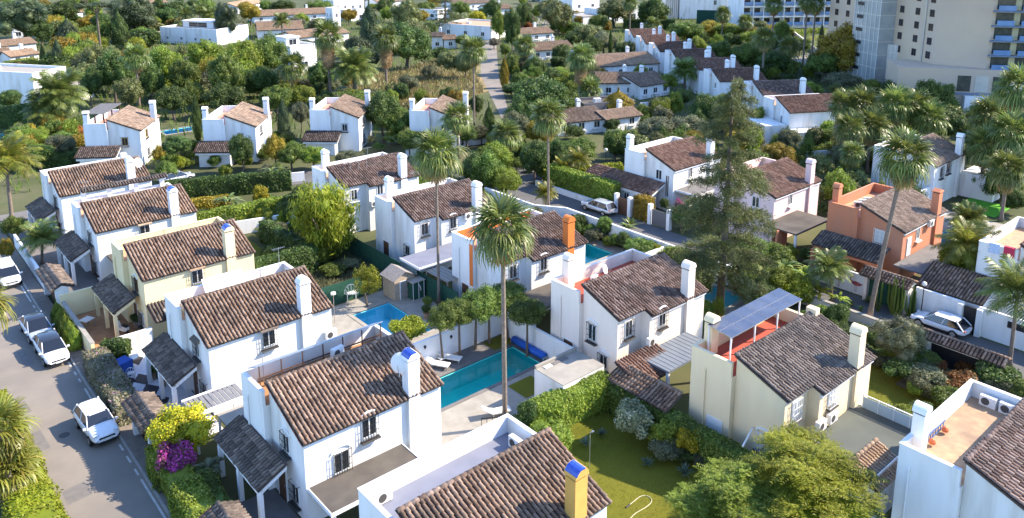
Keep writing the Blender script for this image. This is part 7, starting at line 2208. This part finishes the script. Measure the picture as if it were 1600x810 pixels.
# tan hotel tower at the right
TWIN = M("dark_recess_glass", (.03, .04, .045), (.06, .07, .06), scale=1.5, rough=.12, spec=.6)
SLAB = M("blue_grey_slab", (.16, .21, .28), (.13, .17, .23), scale=1, rough=.7)
GALV = M("frosted_glass_panel", (.52, .49, .42), (.43, .41, .36), scale=.5, rough=.35, spec=.5)
SGL = M("stair_glass", (.36, .38, .36), (.27, .29, .28), scale=.35, rough=.2, spec=.6)
PD0, PDd, PDn = Vector((149.2, 64.4)), Vector((.6, -.8)), Vector((.8, .6))
rt = thing("hotel_tower", "tan hotel tower with blank side walls, windows and stacked balconies", "hotel", (PD0.x, PD0.y, 0))
def loc(x, y): return (x - PD0.x, y - PD0.y)
fp = [loc(*p) for p in ((157.4, 62.0), (158.5, 57.4), (159.0, 53.3), (176, 30), (215, 50), (215, 92.3), (174.9, 92.3))]
MB().prism(fp, 'z', 0, 48).obj("wall", TAN_WALL, rt)
# podium
a, b = PD0, PD0 + PDd * 36
c, d = b + PDn * 9.5, a + PDn * 9.5
MB().prism([loc(*p) for p in (a, b, c, d)], 'z', 0, 7.4).obj("podium", TAN_WALL, rt)
thp = math.atan2(PDd.y, PDd.x)
def podium_box(s0, s1, n0, n1, z0, z1, name, m_):
    q = [PD0 + PDd * s + PDn * n for s, n in ((s0, n0), (s1, n0), (s1, n1), (s0, n1))]
    return MB().prism([loc(*p) for p in q], 'z', z0, z1).obj(name, m_, rt)
podium_box(9.5, 34, -.25, -.01, 2.7, 3.1, "ledge", SLAB)
for k in range(8):
    podium_box(10.0 + k * 2.9, 12.2 + k * 2.9, -.06, -.002, 3.3, 6.2, "podium_window", TWIN if k % 2 == 0 else GALV)
podium_box(11.2, 16.5, -1.2, -.01, 0, 2.6, "garage_block", WHITE)
podium_box(12.3, 15.2, -1.26, -1.21, .1, 1.9, "garage_door", WARMW)
# balconies on the right face
q0, q1 = Vector((159.0, 53.3)), Vector((176, 30)); dd = (q1 - q0).normalized(); nn = Vector((dd.y, -dd.x))
if nn.dot(Vector((-1, -1))) < 0: nn = -nn
def face_box(s0, s1, n0, n1, z0, z1, name, m_):
    q = [q0 + dd * s + nn * n for s, n in ((s0, n0), (s1, n0), (s1, n1), (s0, n1))]
    return MB().prism([loc(*p) for p in q], 'z', z0, z1).obj(name, m_, rt)
for f in range(8):
    z = 7.4 + f * 2.65
    face_box(0, 28, .001, 1.0, z + 2.35, z + 2.6, "balcony_slab", SLAB)
    for k in range(7):
        face_box(.6 + k * 3.9, 3.4 + k * 3.9, .001, .05, z + .15, z + 2.2, "balcony_window", TWIN)
        face_box(3.45 + k * 3.9, 4.4 + k * 3.9, .001, .3, z + .05, z + 2.3, "balcony_pier", M("ochre_panel", (.42, .38, .24), (.36, .33, .2), scale=1))
        face_box(.6 + k * 3.9, 3.4 + k * 3.9, .95, .98, z + .0, z + .9, "balcony_glass", BGL)
# windows on the left faces
def facade(p0, p1, ss, z0, nf, w_, h_):
    q0, q1 = Vector(p0), Vector(p1); d_ = (q1 - q0).normalized(); n_ = Vector((d_.y, -d_.x))
    if n_.dot(Vector((-1, 0))) < 0: n_ = -n_
    th_ = math.atan2(d_.y, d_.x)
    ang = math.atan2(n_.y, n_.x) + math.pi / 2
    for f in range(nf):
        for s in ss:
            p = q0 + d_ * s
            x_, y_ = loc(p.x, p.y)
            w = window(rt, x_, y_, z0 + f * 2.62, 'n', w_, h_, style='none', frame=BFRAME)
            w.rotation_euler = (0, 0, ang)
facade((157.4, 62.0), (174.9, 92.31), [1.4, 5.4, 10.0, 23.5, 28.0, 32.2], 8.9, 8, 1.25, 1.35)
MB().tube([loc(158.85 - .1, 64.6 + .05) + (7.4,), loc(158.85 - .1, 64.6 + .05) + (47,)], .12, 6).obj("drain_pipe", METAL, rt)
# glass stair and frosted annexe
rt2 = thing("glass_stair_tower", "pale glass stair tower on the side of the tan hotel", "stair tower", (157.4 + 5.9, 62.0 + 10.2, 0), math.radians(60))
MB().box(0, 8.6, .02, 3.4, 0, 46).obj("core", SGL, rt2)
for f in range(17):
    MB().box(-.06, 8.66, .0, 3.46, f * 2.65 + 2.0, f * 2.65 + 2.18).obj("floor_band", GALV, rt2)
    MB().box(5.6, 7.6, 3.47, 3.53, f * 2.65 + 1.0, f * 2.65 + 1.7).obj("landing", BLACK, rt2)
for k in range(7): MB().box(k * 1.43 - .04, k * 1.43 + .04, 3.465, 3.52, 0, 46).obj("mullion", WFRAME, rt2)
pa, pb = G(1353, 120, 2.5), G(1401, 126, 2.5)
La, tha = frame_of(pa, pb)
rt3 = thing("frosted_annex", "frosted glass annexe box at the foot of the glass stair", "annex", (pa[0], pa[1], 0), tha)
MB().box(0, La, 0, 4.5, 2.5, 9.6).obj("glass_box", GALV, rt3)
MB().box(.2, La - .2, .2, 4.3, 0, 2.49).obj("base", GREYP, rt3)
for k in range(8): MB().box(k * La / 7 - .03, k * La / 7 + .03, -.05, -.001, 2.5, 9.6).obj("mullion", WARMW, rt3)
for z in (4.4, 6.2, 8.0): MB().box(0, La, -.045, -.001, z - .03, z + .03).obj("transom", WARMW, rt3)

# ------------------------------------------------------------------ bushy filling of the gardens, one plant each
ANCH = [(15.9 + 4.5, AY(0) - 3.5, "the far street house"), (20.4, AY(1) - 3.5, "the second street house"), (20.4, AY(2) - 3.5, "the cream house"), (20.4, AY(3) - 3.5, "the fourth street house"),
        (43.5, 75.5, "the farthest middle house"), (43.5, 62, "the two-window middle house"), (43.4, 49.5, "the orange terrace house"), (43, 37, "the red floored house"), (43, 24, "the yellow house"), (43, 11, "the right edge house"),
        (75.5, 58, "the long porch house"), (75.5, 45, "the pinkish house"), (75.5, 32, "the salmon house"), (75.5, 19, "the towel terrace house"), (99.5, 39.5, "the right white house"),
        (30, 121, "the pergola topped house"), (43, 113, "the second rotated house"), (57, 108, "the third rotated house"), (68, 98, "the fourth rotated house"),
        (128, 84, "the nearest stepped house"), (136, 95, "the second stepped house"), (143, 105, "the third stepped house"), (150, 116, "the fourth stepped house"), (158, 127, "the fifth stepped house"), (166, 137, "the farthest stepped house"),
        (115, 62, "the plain reddish roof"), (160, 60, "the tan hotel tower"), (28, 176, "the flat left villa"), (84, 240, "the roof light villa"), (83, 175, "the small modern house"), (100, 145, "the dry plot"), (155, 200, "the flat tan roof"),
        (140, 148, "the long tan bungalow"), (117, 101, "the hipped bungalow"), (135, 117, "the broad tan bungalow"), (90, 86, "the low tan bungalow"), (222, 194, "the dark windowed villa"), (240, 170, "the white resort building"), (250, 142, "the balcony hotel"),
        (54, 36, "the tall sparse conifer"), (57.5, 19, "the tile capped gate wall"), (53, 22, "the round olive bush"), (56, 26.5, "the planter wall"), (34.5, 28, "the variegated shrub"), (37, 24, "the front hedge"), (50, 13, "the green flat roof"), (62, 27, "the leaning palm"), (100, 280, "the top left pines"), (60, 250, "the fat rounded cypress"), (52, 200, "the slim hillside cypresses"), (62, 170, "the sunlit large leaved trees"), (45, 150, "the huge dark tree"), (128, 160, "the pale straight road"), (58, 15, "the courtyard"), (140, 260, "the far tan roofs"), (30, 230, "the left tan bungalows")]
CN = {"leaf_dark_green": "dark green", "leaf_mid_green": "mid green", "leaf_bright_green": "bright green", "needle_olive": "dull olive", "leaf_olive_grey": "grey green", "leaf_golden_green": "golden green", "palm_blade_green": "glossy green", "leaf_rust": "rusty", "leaf_lime_green": "lime green"}
BLOCK = [(14.0, 25.6, AY(i) - 8.2, AY(i) + .6) for i in range(6)] + [(p[0] - .8, p[0] + 9.9, p[1] - 8.2, p[1] + .6) for p in BT] + [(67.5, 81, y_ - 8.5, y_ + .6) for y_ in (61.7, 48.9, 35.95, 22.6)] + [(94.5, 105.5, 35, 43.6), (60.9, 67.0, -5, 80)] + [(p[1] - .5, p[2] + .5, p[3] - .5, p[4] + .5) for p in POOLS] + [(97, 103.5, 29.5, 35)]
USED = {}
def inpoly(P, x, y):
    c = False; j = len(P) - 1
    for i in range(len(P)):
        if (P[i][1] > y) != (P[j][1] > y) and x < (P[j][0] - P[i][0]) * (y - P[i][1]) / (P[j][1] - P[i][1] + 1e-9) + P[i][0]: c = not c
        j = i
    return c
def fill(n, poly, area, group, mats, hr, rr, seed, avoid=(), name="garden_tree", world=False):
    """n plants over an area given by photograph pixels on the ground (or by plan coordinates)"""
    rg = random.Random(seed)
    xs = [p[0] for p in poly]; ys = [p[1] for p in poly]
    k = tries = 0
    while k < n and tries < n * 60:
        tries += 1
        u, v = rg.uniform(min(xs), max(xs)), rg.uniform(min(ys), max(ys))
        ins = False; j = len(poly) - 1
        for i in range(len(poly)):
            if (poly[i][1] > v) != (poly[j][1] > v) and u < (poly[j][0] - poly[i][0]) * (v - poly[i][1]) / (poly[j][1] - poly[i][1] + 1e-9) + poly[i][0]: ins = not ins
            j = i
        if not ins or any(a[0] < u < a[2] and a[1] < v < a[3] for a in avoid): continue
        x, y = (u, v) if world else G(u, v, 0)
        if any(b[0] < x < b[1] and b[2] < y < b[3] for b in BLOCK) or inpoly(ROADXY, x, y): continue
        h_ = rg.uniform(*hr); r_ = rg.uniform(*rr); m_ = rg.choice(mats)
        near_ = sorted(ANCH, key=lambda a: (a[0] - x) ** 2 + (a[1] - y) ** 2); an = near_[0]
        dx, dy = x - an[0], y - an[1]
        lr, fb = dx * _rt[0] + dy * _rt[1], dx * _fw[0] + dy * _fw[1]
        rel = ("right of" if lr > 0 else "left of") if abs(lr) > abs(fb) else ("behind" if fb > 0 else "in front of")
        sz = "tall " if h_ > hr[0] + .66 * (hr[1] - hr[0]) else ("low " if h_ < hr[0] + .33 * (hr[1] - hr[0]) else "")
        kd = rg.choice(['broad', 'broad', 'shrub', 'airy']) if hr[1] > 2.2 else 'shrub'
        wd = {'broad': 'dense', 'shrub': 'bushy', 'airy': 'loose'}[kd]
        lab = "%s%s %s %s %s %s" % (sz, wd, CN.get(m_.name, "green"), "tree" if hr[1] > 2.2 else "shrub", rel, an[2])
        for extra in ("",) + tuple(" towards " + a[2] for a in near_[1:6]) + ("",):
            if lab + extra not in USED and len((lab + extra).split()) <= 16: lab += extra; break
        USED[lab] = 1; group = "garden trees and bushes"
        tree(kd, 0, 0, 0, 0, h_ * .52, m_, lab, "tree" if hr[1] > 2.2 else "shrub", xy=(x, y), r3=(r_, h_ * .5), group=group, name=name, trunk=False)
        k += 1
FM = [L_DARK, L_MID, L_BRIGHT, L_PINE2, L_OLIVE, L_DARK, L_GOLD]
GM = [L_DARK, L_MID, L_BRIGHT, L_MID, L_LIME, L_OLIVE]
fill(150, [(0, -20), (240, -20), (440, 90), (440, 165), (300, 160), (120, 150), (60, 120), (120, 90), (0, 60)], "", "trees of the upper left woods", FM + [L_BRIGHT], (3, 7.5), (2.0, 4.0), 1, avoid=((232, 62, 385, 98), (0, 84, 70, 125)), name="woodland_tree")
fill(70, [(240, -22), (800, -22), (745, 58), (680, 60), (400, 58)], "", "trees between the far roofs", FM, (3, 6), (1.8, 3.4), 2, avoid=((680, 34, 775, 66), (400, 22, 520, 38)), name="far_garden_tree")
fill(34, [(440, 120), (560, 140), (740, 165), (640, 205), (440, 165)], "", "bushes behind the rotated houses", FM, (2.4, 4), (1.2, 2.2), 3, name="hillside_bush")
fill(80, [(800, -15), (1060, -15), (1060, 44), (960, 44), (940, 90), (930, 150), (880, 170), (800, 160), (795, 60), (835, 60)], "", "trees between the upper right bungalows", FM, (2.6, 6), (1.5, 2.8), 4, avoid=((832, 66, 900, 98), (812, 48, 866, 68), (936, 16, 1012, 40), (840, 0, 856, 48)), name="far_garden_tree")
fill(60, [(1050, 44), (1240, 56), (1300, 110), (1260, 150), (1180, 120), (1100, 80)], "", "trees below the hotel", FM + [L_BRIGHT, L_LIME], (2.6, 5.5), (1.5, 2.8), 5, name="hotel_garden_tree")
fill(40, [(1300, 150), (1480, 165), (1480, 215), (1310, 225)], "", "undergrowth of the palm cluster", [L_DARK, L_MID, L_PALM, L_BRIGHT], (2.4, 5), (1.4, 2.4), 6, name="undergrowth_bush")
fill(40, [(1500, 190), (1600, 190), (1600, 340), (1530, 340)], "", "undergrowth of the right palm grove", [L_DARK, L_MID, L_PALM, L_BRIGHT], (2.4, 4.5), (1.2, 2.0), 7, name="undergrowth_bush")
fill(34, [(0, 205), (125, 205), (130, 245), (60, 262), (0, 262)], "", "bushes at the left edge", [L_MID, L_BRIGHT, L_GOLD, L_OLIVE], (2.0, 3.4), (1.1, 1.8), 8, name="verge_bush")
fill(34, [(250, 235), (450, 225), (480, 245), (440, 290), (260, 270)], "", "bushes of the left back gardens", GM, (1.4, 2.6), (.9, 1.5), 9, name="garden_bush")
fill(30, [(740, 215), (830, 205), (830, 300), (770, 305)], "", "bushes at the lane corner", GM, (1.6, 3), (.9, 1.6), 10, name="garden_bush")
fill(26, [(1420, 570), (1600, 590), (1600, 640), (1500, 640), (1410, 620)], "", "shrubs of the right foreground garden", [L_DARK, L_OLIVE, L_BRIGHT, L_RUST], (.7, 1.6), (.5, .9), 13, name="border_shrub")
fill(20, [(1095, 690), (1180, 720), (1160, 745), (1060, 720), (1000, 700)], "", "plants of the lawn border", [L_DARK, L_OLIVE, L_MID], (.5, 1.0), (.35, .6), 14, name="border_shrub")
def W(x0, x1, y0, y1): return [(x0, y0), (x1, y0), (x1, y1), (x0, y1)]
fill(26, W(26, 37, 67, 91), "", "bushes of the left back gardens", GM, (1.2, 2.8), (.7, 1.4), 20, world=True, name="garden_bush")
fill(26, W(48.6, 57, 57.5, 72), "", "plants of the far middle gardens", GM, (1.2, 3.2), (.7, 1.5), 21, world=True, name="garden_bush")
fill(16, W(48.6, 58, 72, 82), "", "plants of the far middle gardens", GM, (1.6, 3.6), (.8, 1.6), 22, world=True, name="garden_bush")
fill(26, W(49, 59.2, 40.5, 46.5), "", "plants of the conifer garden", GM, (.8, 2.2), (.5, 1.1), 23, world=True, name="border_shrub")
fill(16, W(57.4, 59.3, 46, 58), "", "shrubs inside the lane wall", GM, (.8, 1.9), (.5, .9), 24, world=True, name="border_shrub")
fill(34, W(48.6, 59.3, 27.5, 36), "", "plants of the conifer garden", GM, (.9, 2.6), (.6, 1.2), 25, world=True, name="border_shrub")
fill(18, W(55.5, 61.2, 24, 30.5), "", "plants beside the leaning palm", GM + [L_GOLD], (.6, 1.5), (.4, .9), 26, world=True, name="border_shrub")
fill(20, W(56, 59.3, 20, 27), "", "plants of the side lawn edge", GM, (.6, 1.5), (.4, .9), 27, world=True, name="border_shrub")
fill(26, W(67.2, 70.5, 10, 80), "", "front plants beyond the lane", GM, (.8, 2.2), (.5, 1.0), 28, world=True, name="garden_bush")
fill(60, W(81, 94, 36, 76), "", "trees behind the lane houses", FM + [L_BRIGHT], (1.8, 4.5), (1.0, 2.0), 29, world=True)
fill(40, W(94, 122, 44, 62), "", "trees behind the right white house", FM + [L_BRIGHT], (2, 5), (1.2, 2.4), 30, world=True)
fill(30, W(84, 112, 62, 86), "", "trees in front of the stepped row", FM + [L_BRIGHT], (2, 5), (1.2, 2.2), 31, world=True)
fill(20, W(33, 38, 67, 80), "", "front plants of the middle row", GM, (.8, 2.2), (.5, 1.1), 32, world=True, name="garden_bush")
fill(30, [(130, 245), (245, 250), (300, 250), (640, 235), (640, 215), (300, 225), (140, 235)], "", "plants along the small street", GM + [L_GOLD], (1.0, 2.4), (.7, 1.2), 33, name="verge_bush")
fill(16, W(3, 4.8, 60, 120), "", "bushes on the left verge", GM, (1.2, 2.4), (.8, 1.3), 34, world=True, name="verge_bush")
